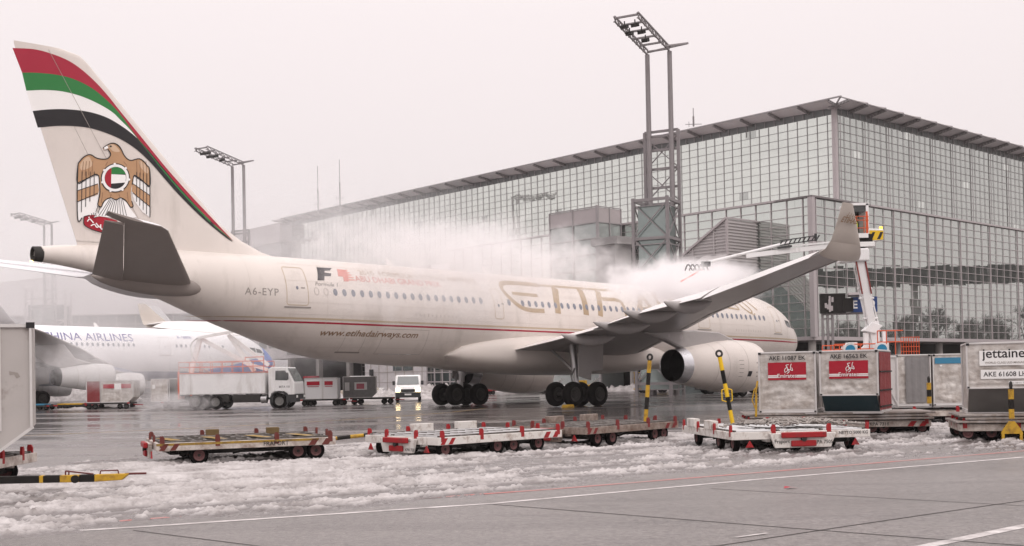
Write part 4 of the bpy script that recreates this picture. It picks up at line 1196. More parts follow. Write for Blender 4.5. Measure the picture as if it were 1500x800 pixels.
                for q in ((19.3, .15), (19.1, .15), (19.2, -.1), (19.3, -.4), (19.1, -.42), (19.2, -.65)):
                    V, F = decal([(SX(q[0]), q[1]), (SX(q[0] - .13), q[1]), (SX(q[0] - .13), q[1] + .07), (SX(q[0]), q[1] + .07)], nm_, (.2, .1)); b.add(V, F)
                b.build('service_stencils', GREYTXT, e_, recalc=False)
        # main gear
        gr = empty('main_gear', (0, side * 5.34, 0)); gr.parent = A
        b = MB(); b.tube((0, 0, .95), (0, side * -.1, 2.2), .15, n=14); b.tube((0, side * -.1, 2.0), (0, side * -.4, 4.0), .22, n=14); b.bar((.0, 0, 1.6), (1.7, side * -.5, 3.8), .12); b.bar((0, 0, 1.9), (-.1, side * -2.4, 3.6), .12)
        b.tube((-.25, 0, 1.2), (-.45, 0, 1.75), .05); b.tube((-.45, 0, 1.75), (-.15, 0, 2.2), .05); b.tube((.28, .1, 1.0), (.1, .1, 2.4), .05); b.build('strut', STEEL, gr, smooth=40)
        b = MB(); b.bar((-1.1, 0, .78), (1.1, 0, .78), .26, .3); b.tube((-.99, -.9, .72), (-.99, .9, .72), .1); b.tube((.99, -.9, .72), (.99, .9, .72), .1); b.build('bogie_beam', DKSTEEL, gr)
        for dx in (-.99, .99):
            for dy in (-.70, .70):
                wheel_parts(gr, dx, dy, .71, .50)
        b = MB(); b.prism([(SX(27.95) * 1 + .0, 4.0), (SX(28.95), 4.05), (SX(29.1), 1.62), (SX(28.0), 1.75), (SX(27.9), 2.05), (SX(27.1), 2.15), (SX(27.2), 4.0)][0:0] or [(1.75, 4.2), (-.25, 4.2), (-.35, 1.75), (.7, 1.5), (.75, 2.0), (1.7, 2.1)], side * .42, side * .50, 'xz'); b.build('gear_door', WINGGREY, gr, bevel=.02)
    # tailplanes
    for side in (-1, 1):
        def TS(y, c0, c1, k=0.0):
            LE, TE, zl, zt, tc = interp_secs(TAILP, y)
            if side == 1: zl = zt + .04
            return sec(side * y, LE, TE, zl, zt - k, tc, c0, c1, -0.01)
        yy = [.5, 2, 4, 6, 8, 9.1, 9.35, 9.55, 9.7, 9.8]
        b = MB(); b.loft([TS(y, 0, .70 if y < 9.15 else 1.0) for y in yy]); tg = TAILGREY if etihad and side == -1 else WHITEAC  # cream airliner: near side grey on lower faces, far side white all over
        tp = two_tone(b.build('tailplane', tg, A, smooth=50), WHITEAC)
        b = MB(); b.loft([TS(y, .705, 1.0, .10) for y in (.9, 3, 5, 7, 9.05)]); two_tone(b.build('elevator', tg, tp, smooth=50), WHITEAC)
        b = MB()
        rg = []
        for t in np.linspace(0, 1, 14):
            s = 49.3 + t * 6.0; zc, rv, rh = prof(s); k = max(.02, math.sin(PI * t) ** .6)
            zz = 6.18 + .35 * t
            rg.append([(SX(s), side * (rh * .72 + .55 * k * math.cos(2 * PI * j / 18)), zz - .2 + .62 * k * math.sin(2 * PI * j / 18)) for j in range(18)])
        b.loft(rg); b.build('tailplane_fairing', tg, A, smooth=60)
    # fin
    def FS(z, c0, c1):
        LE, TE, _ = interp_secs(FIN, z)
        return sec(z, LE, TE, 0, 0, .095, c0, c1, 0.0, vertical=True, n=40)
    zz = [6.95, 7.4, 7.7, 7.9, 8.1, 8.35, 8.63, 8.95, 9.3, 9.8, 10.5, 11.2, 12, 12.7, 13.4, 14.2, 15, 15.6, 16.2, 16.35, 16.5, 16.66]
    b = MB(); b.loft([FS(z, 0, .70 if z > 8.0 else 1.0) if z > 8.0 or True else None for z in zz]); fin = b.build('fin', body, A, smooth=50)
    b = MB(); b.loft([FS(z, .703, 1.0) for z in [7.95] + zz[3:]]); b.build('rudder', body, fin, smooth=50)
    if etihad: etihad_livery(A, fus, fin, dec)
    else:
        dec('airline_name', text_to('CHINA AIRLINES', 9.2, .78, SX(26.6), 6.42, bold=.0), BLUETXT)
        dec('registration', text_to('B-18806', 1.6, .28, SX(12.5), 6.85), BLUETXT)
    # antennas on the crown
    for s in ((37.9, 30.9, 14.0) if etihad else (20, 12)):
        b = MB(); b.prism([(SX(s), 7.9), (SX(s) - .5, 7.9), (SX(s) - .62, 8.38), (SX(s) - .4, 8.38)], -.03, .03, 'xz'); b.build('blade_antenna', WHITEP, A)
    # nose gear
    ng = empty('nose_gear', (22.2, 0, 22.2 * math.sin(pitch))); ng.parent = A
    b = MB(); b.tube((0, 0, .5), (0, 0, 2.4), .11, n=12); b.tube((0, -.35, .5), (0, .35, .5), .07); b.bar((0, 0, 1.3), (1.1, 0, 2.3), .09); b.build('strut', STEEL, ng)
    for dy in (-.3, .3): wheel_parts(ng, 0, dy, .5, .3)
    return A

def etihad_livery(A, fus, fin, dec):
    def strip(nm, m, z0, z1, s0=1.2, s1=50.5, taper=0.0):
        b = MB(); V, F = [], []
        xs = np.concatenate([np.linspace(s0, 8, 20), np.linspace(8.5, 36, 30), np.linspace(36.5, s1, 30)])
        f = fus_map(.008)
        for s in xs:
            k = float(np.interp(s, [s0, s0 + 2, 46, s1], [.3, 1, 1, .15]))
            zm = (z0 + z1) / 2; hh = (z1 - z0) / 2 * k
            sh = float(np.interp(s, [1, 3, 40, 50], [.04, 0, 0, .06]))
            V += [f(SX(s), zm + sh - hh), f(SX(s), zm + sh + hh)]
        n = len(xs)
        b.add(V, [(2 * i, 2 * i + 1, 2 * i + 3, 2 * i + 2) for i in range(n - 1)])
        return b.build(nm, m, fus, recalc=False)
    strip('red_stripe', REDP, 4.38, 4.47); strip('gold_stripe', GOLD, 4.57, 4.66)
    dec('grey_keel_line', [(SX(40.1), 2.92), (SX(37.6), 2.94), (SX(37.6), 2.98), (SX(40.1), 2.96)], LABELWHITE)
    # cargo door outlines
    for (a0, a1, z0, z1) in ((42.6, 41.4, 3.0, 3.95), (40.4, 37.5, 2.95, 4.25)):
        x0, x1 = SX(a0), SX(a1)
        dec('hold_door', ribbon([(x0, z0), (x1, z0), (x1, z1), (x0, z1)], .02, closed=True, sub=.2), PANEL, parent=A, step=None)
    dec('hold_door_sill', [(SX(42.7), 2.97), (SX(41.3), 2.97), (SX(41.3), 3.04), (SX(42.7), 3.04)], GREYTXT, parent=A)
    # skin joints
    for s in (48, 43.9, 40.9, 36.6, 33.6, 30.2, 26.9, 23.4, 19.0, 16.2, 12.4, 9.6, 6.6, 3.9, 1.7):
        zc, rv, rh = prof(s)
        dec('skin_joint', ribbon([(SX(s), zc - rv * .9), (SX(s), zc + rv * .93)], .012, sub=.15), mat('faint_skin_joint', (.55, .49, .44), .5), step=None)
    for z in (7.45, 6.55, 5.45, 4.85, 3.7, 3.25):
        dec('lap_joint', ribbon([(SX(46.2), z), (SX(36), z), (SX(8.5), z)], .009, sub=.5), mat('faint_skin_joint', (.55, .49, .44), .5), step=None)
    b = MB()
    for k in range(11):
        x = SX(38.5) + k * .28
        V, F = decal([(x, 4.98), (x + .025, 4.98), (x + .025, 5.12), (x, 5.12)], fus_map(.008)); b.add(V, F)
        x = SX(10.6) + k * .28
        V, F = decal([(x, 4.98), (x + .025, 4.98), (x + .025, 5.14), (x, 5.14)], fus_map(.008)); b.add(V, F)
    b.build('static_marks', PANEL, fus, recalc=False)
    # lettering
    dec('registration', text_to('A6-EYP', 1.72, .36, SX(48.25), 5.72, space=1.15, bold=.005), GREYTXT)
    dec('web_address', text_to('www.etihadairways.com', 5.9, .42, SX(44.05), 3.72, shear=.25, bold=.015), BROWNTXT)
    FX = SX(44.3)
    Fm = [(0, 6.62), (.30, 7.36), (1.22, 7.38), (1.0, 7.22), (.66, 7.18), (.60, 7.08), (.98, 7.06), (.88, 6.90), (.50, 6.88), (.40, 6.64)]
    dec('race_f_mark', [(FX + a, z) for a, z in Fm], mat('dark_grey_letter', (.06, .055, .06), .5))
    dec('race_one_mark', [(FX + 1.32, 6.92), (FX + 1.50, 7.34), (FX + 2.05, 7.32), (FX + 1.85, 6.66), (FX + 1.55, 6.66), (FX + 1.62, 6.92)], REDTXT)
    for k in range(5):
        z = 6.72 + k * .135
        dec('race_speed_line', [(FX + 1.85 + k * .04, z), (FX + 2.28 - k * .04, z + .02), (FX + 2.30 - k * .04, z + .07), (FX + 1.88 + k * .04, z + .09)], mat('faded_red_letter', (.66, .30, .26), .5))
    dec('race_caption', text_to('Formula 1', 1.35, .2, SX(44.5), 6.34, shear=.3, bold=.015), GREYTXT)
    dec('race_title', text_to('2010  FORMULA 1 ETIHAD AIRWAYS', 8.0, .27, SX(41.55), 7.10), mat('pale_gold_letter', (.40, .31, .235), .5))
    dec('race_title', text_to('ABU DHABI GRAND PRIX', 5.6, .32, SX(42.0), 6.70, bold=.005), REDTXT)
    # big gold word: strokes (station, z)
    def stroke(pts, w, sm=6):
        q = smooth_line(pts, sm) if len(pts) > 2 and sm > 1 else pts
        dec('gold_letter_stroke', ribbon([(SX(s), z) for s, z in q], w, sub=.12), PGOLD, step=None)
    PGOLD = mat('big_gold_lettering', (.40, .30, .20), .4)
    stroke([(28.6, 7.28), (30.4, 7.3), (31.5, 7.22), (31.85, 6.9), (31.6, 6.4), (30.9, 5.85), (30.1, 5.66), (28.95, 5.66)], .26)
    stroke([(31.2, 6.62), (29.2, 6.58)], .2, 1)
    stroke([(28.6, 7.28), (22.0, 7.28)], .14, 1)
    stroke([(27.35, 7.2), (27.75, 6.4), (27.85, 5.55)], .46)
    stroke([(25.2, 7.2), (25.35, 6.4), (25.45, 5.55)], .46)
    stroke([(23.6, 7.2), (24.0, 6.4), (24.2, 5.52)], .42)
    stroke([(23.6, 6.65), (22.2, 6.63), (21.9, 6.3), (21.8, 5.5)], .24)
    stroke([(20.9, 5.5), (19.7, 7.2), (18.9, 5.5)], .38, 1); stroke([(20.6, 6.2), (19.3, 6.2)], .2, 1)
    stroke([(18.2, 5.6), (18.2, 7.2), (17.0, 7.1), (16.4, 6.4), (17.0, 5.7), (18.2, 5.6)], .34)
    # arabic word near the front
    def st2(pts, w, sm=5): dec('arabic_letter_stroke', ribbon([(SX(s), z) for s, z in (smooth_line(pts, sm) if sm > 1 else pts)], w, sub=.1), PGOLD, step=None)
    st2([(8.25, 7.35), (7.95, 6.95), (7.6, 6.6)], .13); st2([(9.0, 7.32), (8.6, 6.9), (8.35, 6.5), (8.6, 6.36), (9.2, 6.75), (9.5, 7.2)], .13)
    st2([(8.45, 6.35), (8.25, 6.15), (8.1, 6.35)], .10, 1); st2([(9.6, 7.25), (9.2, 6.7)], .12, 1); st2([(10.2, 7.2), (9.75, 6.6), (10.5, 6.62), (11.1, 6.7), (10.6, 7.1), (10.9, 7.25)], .12)
    st2([(11.1, 6.7), (11.6, 6.6), (12.1, 6.9)], .12); st2([(11.9, 6.5), (12.3, 6.45), (12.5, 6.8)], .12)
    # fin bands (station, z)
    ru = [(58.68, 16.3), (57.77, 16.4), (57.01, 16.33), (56.23, 16.14), (55.57, 15.8), (54.91, 15.31), (54.37, 14.8), (53.82, 14.2), (52.85, 13.18), (51.57, 11.82), (50.39, 10.69), (48.87, 9.35), (47.96, 8.52)]
    rl = [(58.26, 15.27), (57.65, 15.36), (56.76, 15.41), (55.98, 15.33), (55.18, 15.06), (54.51, 14.64), (53.82, 14.04), (52.95, 13.0), (51.67, 11.64), (50.5, 10.5), (49.05, 9.28), (48.0, 8.5)]
    gl = [(58.07, 14.49), (57.28, 14.64), (56.51, 14.69), (55.72, 14.61), (54.92, 14.39), (54.24, 14.1), (53.83, 13.78), (53.27, 13.3), (52.43, 12.38), (51.42, 11.28), (50.24, 10.15), (49.03, 9.16), (48.04, 8.48)]
    bu = [(57.79, 13.62), (57.04, 13.8), (56.26, 13.91), (55.33, 13.93), (54.52, 13.8), (53.83, 13.52), (53.13, 13.11), (52.57, 12.63), (51.71, 11.75), (50.98, 11.0), (49.79, 9.9), (48.56, 8.88), (48.09, 8.51)]
    bl = [(57.56, 12.9), (56.79, 13.08), (56.0, 13.18), (55.2, 13.18), (54.39, 13.03), (53.7, 12.81), (53.0, 12.44), (52.29, 11.87), (51.57, 11.15), (50.84, 10.46), (49.8, 9.6), (48.72, 8.84), (48.12, 8.49)]
    def fd(nm, poly, m, off=.022, step=(.25, .25), parent=fin):
        b = MB(); V, F = decal(poly, fin_map(off), step); b.add(V, F); return b.build(nm, m, parent, recalc=False)
    def band(nm, up, lo, m, off):
        U, L_ = smooth_line(up, 5), smooth_line(lo, 5); rows = 6; V = []; F = []
        for a, c in zip(U, L_):
            for k in range(rows + 1):
                t = k / rows; V.append(fin_map(off)(a[0] * (1 - t) + c[0] * t, a[1] * (1 - t) + c[1] * t))
        for i in range(len(U) - 1):
            for k in range(rows):
                p = i * (rows + 1) + k; F.append((p, p + 1, p + rows + 2, p + rows + 1))
        b = MB(); b.add(V, F); return b.build(nm, m, fin, recalc=False)
    band('red_band', ru, rl, REDP, .020); band('green_band', rl, gl, GREENP, .022)
    band('white_band', gl, bu, WHITEP, .018); band('black_band', bu, bl, BLACKP, .021)
    b = MB(); V, F = decal(ribbon([(57.15, 16.5), (52.3, 8.0)], .02, sub=.3), fin_map(.03), None); b.add(V, F); b.build('rudder_hinge_line', PANEL, fin, recalc=False)
    # falcon crest, drawn in crest units (0..700 across, 0..750 down)
    def cm(X, Y):
        return (56.38 + .05 * Y / 750 - X / 700 * (4.56 - .02 * Y / 750), 12.9 - Y / 750 * 4.66 + X / 700 * (.67 - .28 * Y / 750))
    lay = [0]
    crest = empty('falcon_crest', (0, 0, 0)); crest.parent = fin
    def cp(nm, pts, m, sm=1, st=(.3, .3)):
        lay[0] += 1
        q = smooth_line(pts, sm, closed=True) if sm > 1 else pts
        b = MB(); V, F = decal([cm(*p) for p in q], fin_map(.022 + .0022 * lay[0]), st); b.add(V, F); return b.build(nm, m, crest, recalc=False)
    def cs(nm, lines, m, w=.035):
        lay[0] += 1
        b = MB()
        for pts in lines:
            q = smooth_line(pts, 4) if len(pts) > 2 else pts
            V, F = decal(ribbon([cm(*p) for p in q], w, sub=.25), fin_map(.022 + .0022 * lay[0]), None); b.add(V, F)
        return b.build(nm, m, crest, recalc=False)
    outline = [(300, 140), (318, 170), (312, 195), (290, 210), (250, 210), (215, 200), (185, 180), (160, 178), (130, 195), (105, 225), (93, 255), (93, 385), (160, 352), (215, 322), (238, 335), (246, 400), (250, 460), (240, 520), (238, 548), (262, 562), (275, 530), (300, 505), (330, 497), (365, 512), (395, 497), (430, 512), (455, 545), (470, 565), (490, 560), (478, 520), (470, 460), (480, 400), (492, 335), (520, 345), (560, 375), (612, 415), (610, 290), (590, 260), (560, 225), (530, 210), (500, 215), (470, 222), (440, 210), (415, 180), (400, 150), (380, 120), (350, 97), (320, 95), (290, 110), (265, 130), (270, 142), (285, 138)]
    cp('white_backing', [(90, 380), (238, 330), (245, 440), (235, 540), (230, 630), (150, 630), (104, 665), (97, 560)], WHITEP)
    cp('white_backing', [(490, 330), (614, 415), (616, 640), (560, 600), (500, 520), (474, 440)], WHITEP)
    cp('scroll', [(142, 632), (200, 618), (300, 640), (372, 660), (400, 690), (300, 760), (200, 728), (145, 692)], LABELRED)
    cp('falcon_body', outline, ORANGEB)
    cp('falcon_highlight', [(110, 245), (150, 196), (175, 200), (190, 260), (120, 290)], PALETAN, 3)
    cp('falcon_highlight', [(530, 222), (570, 245), (600, 290), (590, 320), (540, 270)], PALETAN, 3)
    cs('feather_shading', [[(x, 215 + abs(x - 350) * .05), (x + (x - 350) * .03, 330)] for x in (130, 150, 172, 195, 510, 535, 558, 582)] + [[(300, 230), (285, 260)], [(415, 230), (440, 262)], [(270, 455), (262, 530)], [(445, 455), (455, 530)], [(330, 470), (325, 490)], [(385, 470), (392, 490)]], mat('falcon_dark_tan_paint', (.26, .14, .08), .5), .03)
    cp('falcon_highlight', [(300, 110), (340, 105), (385, 150), (370, 160), (330, 150)], PALETAN, 3)
    cp('wing_tan_bar', [(97, 440), (235, 392), (243, 440), (236, 470), (97, 522)], ORANGEB)
    cp('wing_tan_bar', [(480, 390), (614, 480), (616, 560), (500, 470), (478, 450)], ORANGEB)
    cp('tail_feathers', [(262, 570), (290, 512), (330, 500), (365, 514), (400, 500), (440, 530), (480, 590), (520, 640), (400, 650), (250, 630), (210, 640)], WHITEP)
    cs('outline', [outline[:15], [(93, 255), (93, 480), (104, 662), (130, 640)], outline[13:30], outline[31:48][::-1], [(610, 290), (616, 640)], [(320, 95), (350, 97), (385, 122), (415, 180)], [(265, 130), (290, 110), (320, 95)]], BLACKP, .045)
    cs('wing_feather_lines', [[(97, 440), (235, 392)], [(97, 522), (236, 460)], [(93, 385), (215, 322)], [(492, 335), (614, 415)], [(480, 390), (614, 482)], [(485, 460), (616, 565)]] +
       [[(x, 300 + (x - 120) * .02), (x + 3, 640 - (x - 93) * 1.4)] for x in (122, 150, 178, 206)] + [[(x, 310 + (x - 520) * .1), (x + 2, 500 + (x - 490) * 1.2)] for x in (512, 536, 562, 588)], BLACKP, .032)
    cs('tail_feather_lines', [[(285 + 22 * k - 40, 628 - abs(k - 4) * 0), (320 + 10 * k, 505)] for k in range(10)], BLACKP, .025)
    def circ(cx, cy_, rx, ry, a0=0, a1=360, n=28):
        return [(cx + rx * math.cos(R(a0 + (a1 - a0) * k / n)), cy_ + ry * math.sin(R(a0 + (a1 - a0) * k / n))) for k in range(n + (1 if a1 - a0 < 360 else 0))]
    CX, CY, RX, RY = 357, 350, 97, 100
    cp('crest_disc', circ(CX, CY, RX + 7, RY + 7), BLACKP, st=None)
    cp('crest_disc', circ(CX, CY, RX, RY), WHITEP, st=None)
    cp('flag_disc', circ(CX, CY, RX - 19, RY - 19), BLACKP, st=None)
    rX, rY = RX - 21, RY - 21
    ang = math.degrees(math.acos(-31 / rX))
    cp('flag_red', circ(CX, CY, rX, rY, ang, 360 - ang), LABELRED, st=None)
    a1 = math.degrees(math.asin(27 / rY))
    cp('flag_white', [(326, 323), (CX + rX * math.cos(R(-a1)), 329), (CX + rX * .99, 350), (CX + rX * math.cos(R(a1)), 385), (326, 392)], WHITEP, st=None)
    cp('flag_green', [(326, 323)] + circ(CX, CY, rX, rY, 360 - ang, 360 - a1), GREENP, st=None)
    for k in range(7):
        a = R(-95 + k * 51.4)
        cp('crest_star', circ(CX + (RX + 2) * math.cos(a), CY + (RY + 2) * math.sin(a), 9, 9, n=8), WHITEP, st=None)
    cp('falcon_eye', circ(316, 118, 9, 6, n=10), BLACKP, st=None)
    cp('falcon_beak', [(268, 128), (292, 112), (300, 130), (288, 138), (272, 142)], WHITEP, st=None)
    cs('claws', [[(235, 556), (222, 600)], [(250, 560), (240, 610)], [(192, 608), (200, 640), (230, 636)], [(205, 604), (214, 632)], [(218, 604), (226, 630)]], BLACKP, .025)
    cs('scroll_lettering', [[(165, 668), (180, 650), (196, 664), (208, 680)], [(190, 700), (215, 690), (232, 712), (250, 700)], [(225, 680), (245, 705), (262, 716)], [(258, 690), (262, 722), (280, 726)], [(284, 690), (288, 730), (300, 734)], [(302, 672), (306, 728)], [(172, 640), (180, 636)]], WHITEP, .05)
    cs('scroll_outline', [[(142, 632), (145, 692), (200, 728), (300, 760)], [(142, 632), (180, 622)]], BLACKP, .04)

ARZ = R(90 - 48.451)
etihad = make_airliner('gold', 'cream_airliner', (0.15, 70.54, 0), ARZ, 0.01724,
    'large cream airliner with gold lettering and a falcon crest on its striped fin')
ca_rz = R(41.5)
cn = Vector((-27.6, 131.8)); hd = Vector((math.cos(ca_rz), math.sin(ca_rz)))
pc = cn - hd * 28.85
china = make_airliner('blue', 'white_airliner', (pc.x, pc.y, -0.1), ca_rz, 0.014, 'white four-engined airliner with blue nose and blue lettering, half hidden by steam at the left')
# distant airliner tail: a full aircraft further away
def copy_far(src, loc, label):
    c = copy_tree(src); c.location = loc; c['label'] = label
    return c
far_ac = copy_far(china, (-49.7, 244.7, 0), 'faint distant white airliner showing only its hazy tail and wing beyond the others')

# ------------------------------------------------------------------ people
def person(loc, rz, label, pose='walk'):
    r_ = empty('person', loc, rz, label, 'person')
    if pose == 'walk':
        J = [((0, 0, .95), .15, -1), ((0, .0, 1.15), .13, 0), ((0, 0, 1.40), .17, 1), ((0, .02, 1.52), .06, 2), ((0, .03, 1.62), .085, 3), ((0, .03, 1.72), .09, 4),
             ((-.2, 0, 1.42), .06, 2), ((-.27, -.05, 1.15), .05, 6), ((-.25, .12, .95), .04, 7), ((-.24, .16, .86), .04, 8),
             ((.2, 0, 1.42), .06, 2), ((.28, .05, 1.15), .05, 10), ((.27, .18, .98), .04, 11), ((.26, .24, .90), .04, 12),
             ((-.1, 0, .88), .1, 0), ((-.12, .2, .5), .07, 14), ((-.12, .1, .1), .05, 15), ((-.12, .26, .05), .045, 16),
             ((.1, 0, .88), .1, 0), ((.12, -.12, .5), .07, 18), ((.12, -.36, .14), .05, 19), ((.12, -.24, .05), .045, 20)]
    else:
        J = [((0, 0, .55), .15, -1), ((0, .0, .78), .14, 0), ((0, 0.03, 1.02), .17, 1), ((0, .06, 1.15), .06, 2), ((0, .08, 1.25), .085, 3), ((0, .09, 1.34), .09, 4),
             ((-.2, 0.03, 1.04), .06, 2), ((-.27, .1, .82), .05, 6), ((-.2, .36, .80), .04, 7), ((-.19, .44, .81), .04, 8),
             ((.2, 0.03, 1.04), .06, 2), ((.28, .1, .82), .05, 10), ((.2, .36, .80), .04, 11), ((.19, .44, .81), .04, 12),
             ((-.11, .02, .5), .1, 0), ((-.13, .42, .5), .07, 14), ((-.13, .45, .1), .05, 15), ((-.13, .58, .05), .045, 16),
             ((.11, .02, .5), .1, 0), ((.13, .42, .5), .07, 18), ((.13, .45, .1), .05, 19), ((.13, .58, .05), .045, 20)]
    me = bpy.data.meshes.new('body'); me.from_pydata([j[0] for j in J], [(i, j[2]) for i, j in enumerate(J) if j[2] >= 0], [])
    o = bpy.data.objects.new('body', me); COL.objects.link(o)
    sk = o.modifiers.new('skin', 'SKIN'); sk.use_smooth_shade = True
    for i, j in enumerate(J): me.skin_vertices[0].data[i].radius = (j[1], j[1]); me.skin_vertices[0].data[i].use_root = (i == 0)
    ss_ = o.modifiers.new('sub', 'SUBSURF'); ss_.levels = 1; ss_.render_levels = 1
    dg = bpy.context.evaluated_depsgraph_get(); m2 = bpy.data.meshes.new_from_object(o.evaluated_get(dg))
    o.modifiers.clear(); o.data = m2
    m2.materials.clear()
    for m in (NAVY, SKIN, VEST): m2.materials.append(m)
    hz = J[4][0][2]; wz_ = J[0][0][2]
    for p in m2.polygons:
        c = p.center
        p.material_index = 1 if c.z > hz - .05 else 0
        p.use_smooth = True
    o.parent = r_
    b = MB(); n = 14; rings = []
    for z, rx, ry in ((wz_ - .02, .19, .15), (wz_ + .15, .18, .14), (J[2][0][2] - .02, .235, .16), (J[2][0][2] + .08, .17, .12), (J[3][0][2], .09, .09)):
        rings.append([(rx * math.cos(2 * PI * k / n), J[1][0][1] + ry * math.sin(2 * PI * k / n), z) for k in range(n)])
    b.loft(rings, caps=False); b.build('vest', VEST, r_, smooth=60)
    b = MB(); hx, hy, hzz = J[5][0]
    b.lathe([(0, .105), (.05, .11), (.1, .08), (.13, .01)], 'z', (0, 0, 0), 14); b.build('cap' if pose == 'walk' else 'helmet', BLKPAINT if pose == 'walk' else YELLOWC, r_, smooth=60, loc=(hx, hy, hzz - .02))
    return r_

# ------------------------------------------------------------------ pallet dollies
def chevron(b, x0, x1, z0, z1, y, n=3, slant=.12):
    w = (x1 - x0) / (2 * n)
    for k in range(n):
        xa = x0 + 2 * k * w
        b.add([(xa, y, z0), (xa + w, y, z0), (min(xa + w + slant, x1), y, z1), (min(xa + slant, x1), y, z1)], [(0, 1, 2, 3)])
def dolly(loc, rz, label, L=3.75, W=2.6, H=.46, white=DOLLYW, post=DOLLYRED, deckm=None, end='plate', bar=None, text_side=None, text_end=None, wheels=None, yellow=False, layered=False, bumpers=True, chev=True):
    """origin at the near left bottom corner of the deck; x along length, y across (away), z up"""
    r_ = empty('pallet_dolly', loc, rz, label, 'pallet dolly', 'pallet dollies parked on the apron')
    deckm = deckm or DECK
    F = MB(); fh = .17
    F.b2((0, 0, H - fh), (L, .07, H)); F.b2((0, W - .07, H - fh), (L, W, H)); F.b2((0, .07, H - fh), (.07, W - .07, H)); F.b2((L - .07, .07, H - fh), (L, W - .07, H))
    for k in range(5): F.b2((L * (k + 1) / 6 - .03, .07, H - .13), (L * (k + 1) / 6 + .03, W - .07, H - .02))
    F.b2((.2, W * .3, H - .24), (L - .2, W * .3 + .1, H - .1)); F.b2((.2, W * .7, H - .24), (L - .2, W * .7 + .1, H - .1))
    frame = F.build('frame', white, r_, bevel=.008)
    # deck: rollers and plates
    D = MB(); nx = int(L / .23)
    for k in range(nx):
        x = .14 + k * (L - .28) / (nx - 1)
        for (ya, yb) in ((.12, W * .33), (W * .36, W * .64), (W * .67, W - .12)):
            D.tube((x, ya, H + .0), (x, yb, H + .0), .03, n=6)
    D.build('rollers', STEEL if white is DOLLYW else deckm, r_)
    D = MB()
    for y in (.09, W * .335, W * .65, W - .13): D.b2((.08, y, H - .03), (L - .08, y + .05, H + .035))
    for k in range(4): D.b2((L * (k + .5) / 4 - .14, .1, H - .02), (L * (k + .5) / 4 + .14, W - .1, H + .018))
    D.build('deck_plates', deckm, r_)
    if yellow:
        D = MB()
        for k in range(4): D.add([(L * (k + .3) / 4, .1, H + .05), (L * (k + .3) / 4 + .25, .1, H + .05), (L * (k + .3) / 4 + .05, W * .5, H + .05), (L * (k + .3) / 4 - .2, W * .5, H + .05)], [(0, 1, 2, 3)])
        D.add([(0, -.004, H - .06), (L * .9, -.004, H - .06), (L * .9, -.004, H - .01), (0, -.004, H - .01)], [(0, 1, 2, 3)])
        D.build('yellow_guide_rails', mat('dirty_yellow_rail', (.40, .25, .04), .6, var=.3, scale=7, dirt=(.09, .06, .04), dscale=5, damt=.55), r_, recalc=False)
    if layered:
        D = MB()
        for k, (a, c) in enumerate(((-.1, .05), (.12, -.06), (-.02, .1))):
            D.b2((a, -.12 + .03 * k, H + .03 + k * .075), (L + c, W * .9, H + .085 + k * .075))
        D.build('stacked_boards', WOODY, r_, bevel=.01)
    # stops
    P = []
    for x in (.12, L * .33, L * .66, L - .12): P += [(x, .02), (x, W - .02)]
    for y in (W * .3, W * .7): P += [(.02, y), (L - .02, y)]
    for i, (x, y) in enumerate(P):
        b = MB()
        b.prism([(-.05, -.1), (.05, -.1), (.05, .10), (.02, .15), (-.04, .15), (-.05, .10)], -.022, .022, 'xz')
        o = b.build('stop', post, r_, loc=(x, y, H)); 
        if y > .1 and y < W - .1: o.rotation_euler = (0, 0, PI / 2)
    if bumpers:
        for x in (L * .35, L * .72):
            b = MB(); b.b2((x, W - .14, H), (x + (.62 if not yellow else .3), W + .02, H + (.2 if not yellow else .16))); b.build('end_stop_block', white if not yellow else mat('dirty_yellow_wood', (.15, .10, .045), .7, var=.3, scale=6), r_, bevel=.01)
    # side face marks
    if chev:
        b = MB(); chevron(b, L - .62, L - .02, H - fh + .01, H - .02, -.004, 2, .1); chevron(b, .05, .5, H - fh + .01, H - .02, -.004, 2, .1); b.build('red_warning_stripes', post, r_, recalc=False)
    # side wheels
    ws = wheels or [(.55, .22), (.55, W - .22), (L * .62, .22), (L - .42, .22), (L - .42, W - .22), (L * .62, W - .22)]
    for (x, y) in ws:
        o = wheel_parts(r_, x, y, .205, .13, DRIM, n=20)
    b = MB()
    for x in sorted(set(round(w_[0], 2) for w_ in ws)):
        b.tube((x, .2, .205), (x, W - .2, .205), .035, n=8); b.b2((x - .16, .3, .2), (x + .16, .38, H - .1)); b.b2((x - .16, W - .38, .2), (x + .16, W - .3, H - .1))
    b.build('axles', DKSTEEL, r_)
    b = MB(); b.b2((.35, W * .28, H - .30), (L - .35, W * .72, H - .14)); b.b2((.5, .35, H - .26), (1.1, W - .35, H - .15)); b.b2((L - 1.1, .35, H - .26), (L - .5, W - .35, H - .15))  # black boxes and struts added to stand in for deep shade below the deck
    for x in (.8, L * .5, L - .8): b.bar((x - .3, .3, .22), (x + .3, .3, H - .16), .05); b.bar((x + .3, W - .3, .22), (x - .3, W - .3, H - .16), .05)
    b.build('underside_shade_boxes', BLKPAINT, r_)
    # end plate with towing jaw
    if end:
        b = MB(); b.prism([(W * .26, H - .04), (W * .74, H - .04), (W * .70, H - .36), (W * .30, H - .36)], -.10, -.02, 'yz'); b.build('end_plate', white, r_, bevel=.01)
        b = MB(); b.prism([(W * .34, H - .02), (W * .66, H - .02), (W * .66, H - .14), (W * .34, H - .14)], -.19, -.101, 'yz'); b.prism([(W * .41, H - .20), (W * .59, H - .20), (W * .59, H - .33), (W * .41, H - .33)], -.16, -.101, 'yz'); b.build('red_bumper', DOLLYRED, r_, bevel=.015)
        b = MB(); b.tube((-.18, W / 2, H - .17), (-.05, W / 2, H - .17), .055, n=10); b.build('tow_jaw', DKSTEEL, r_)
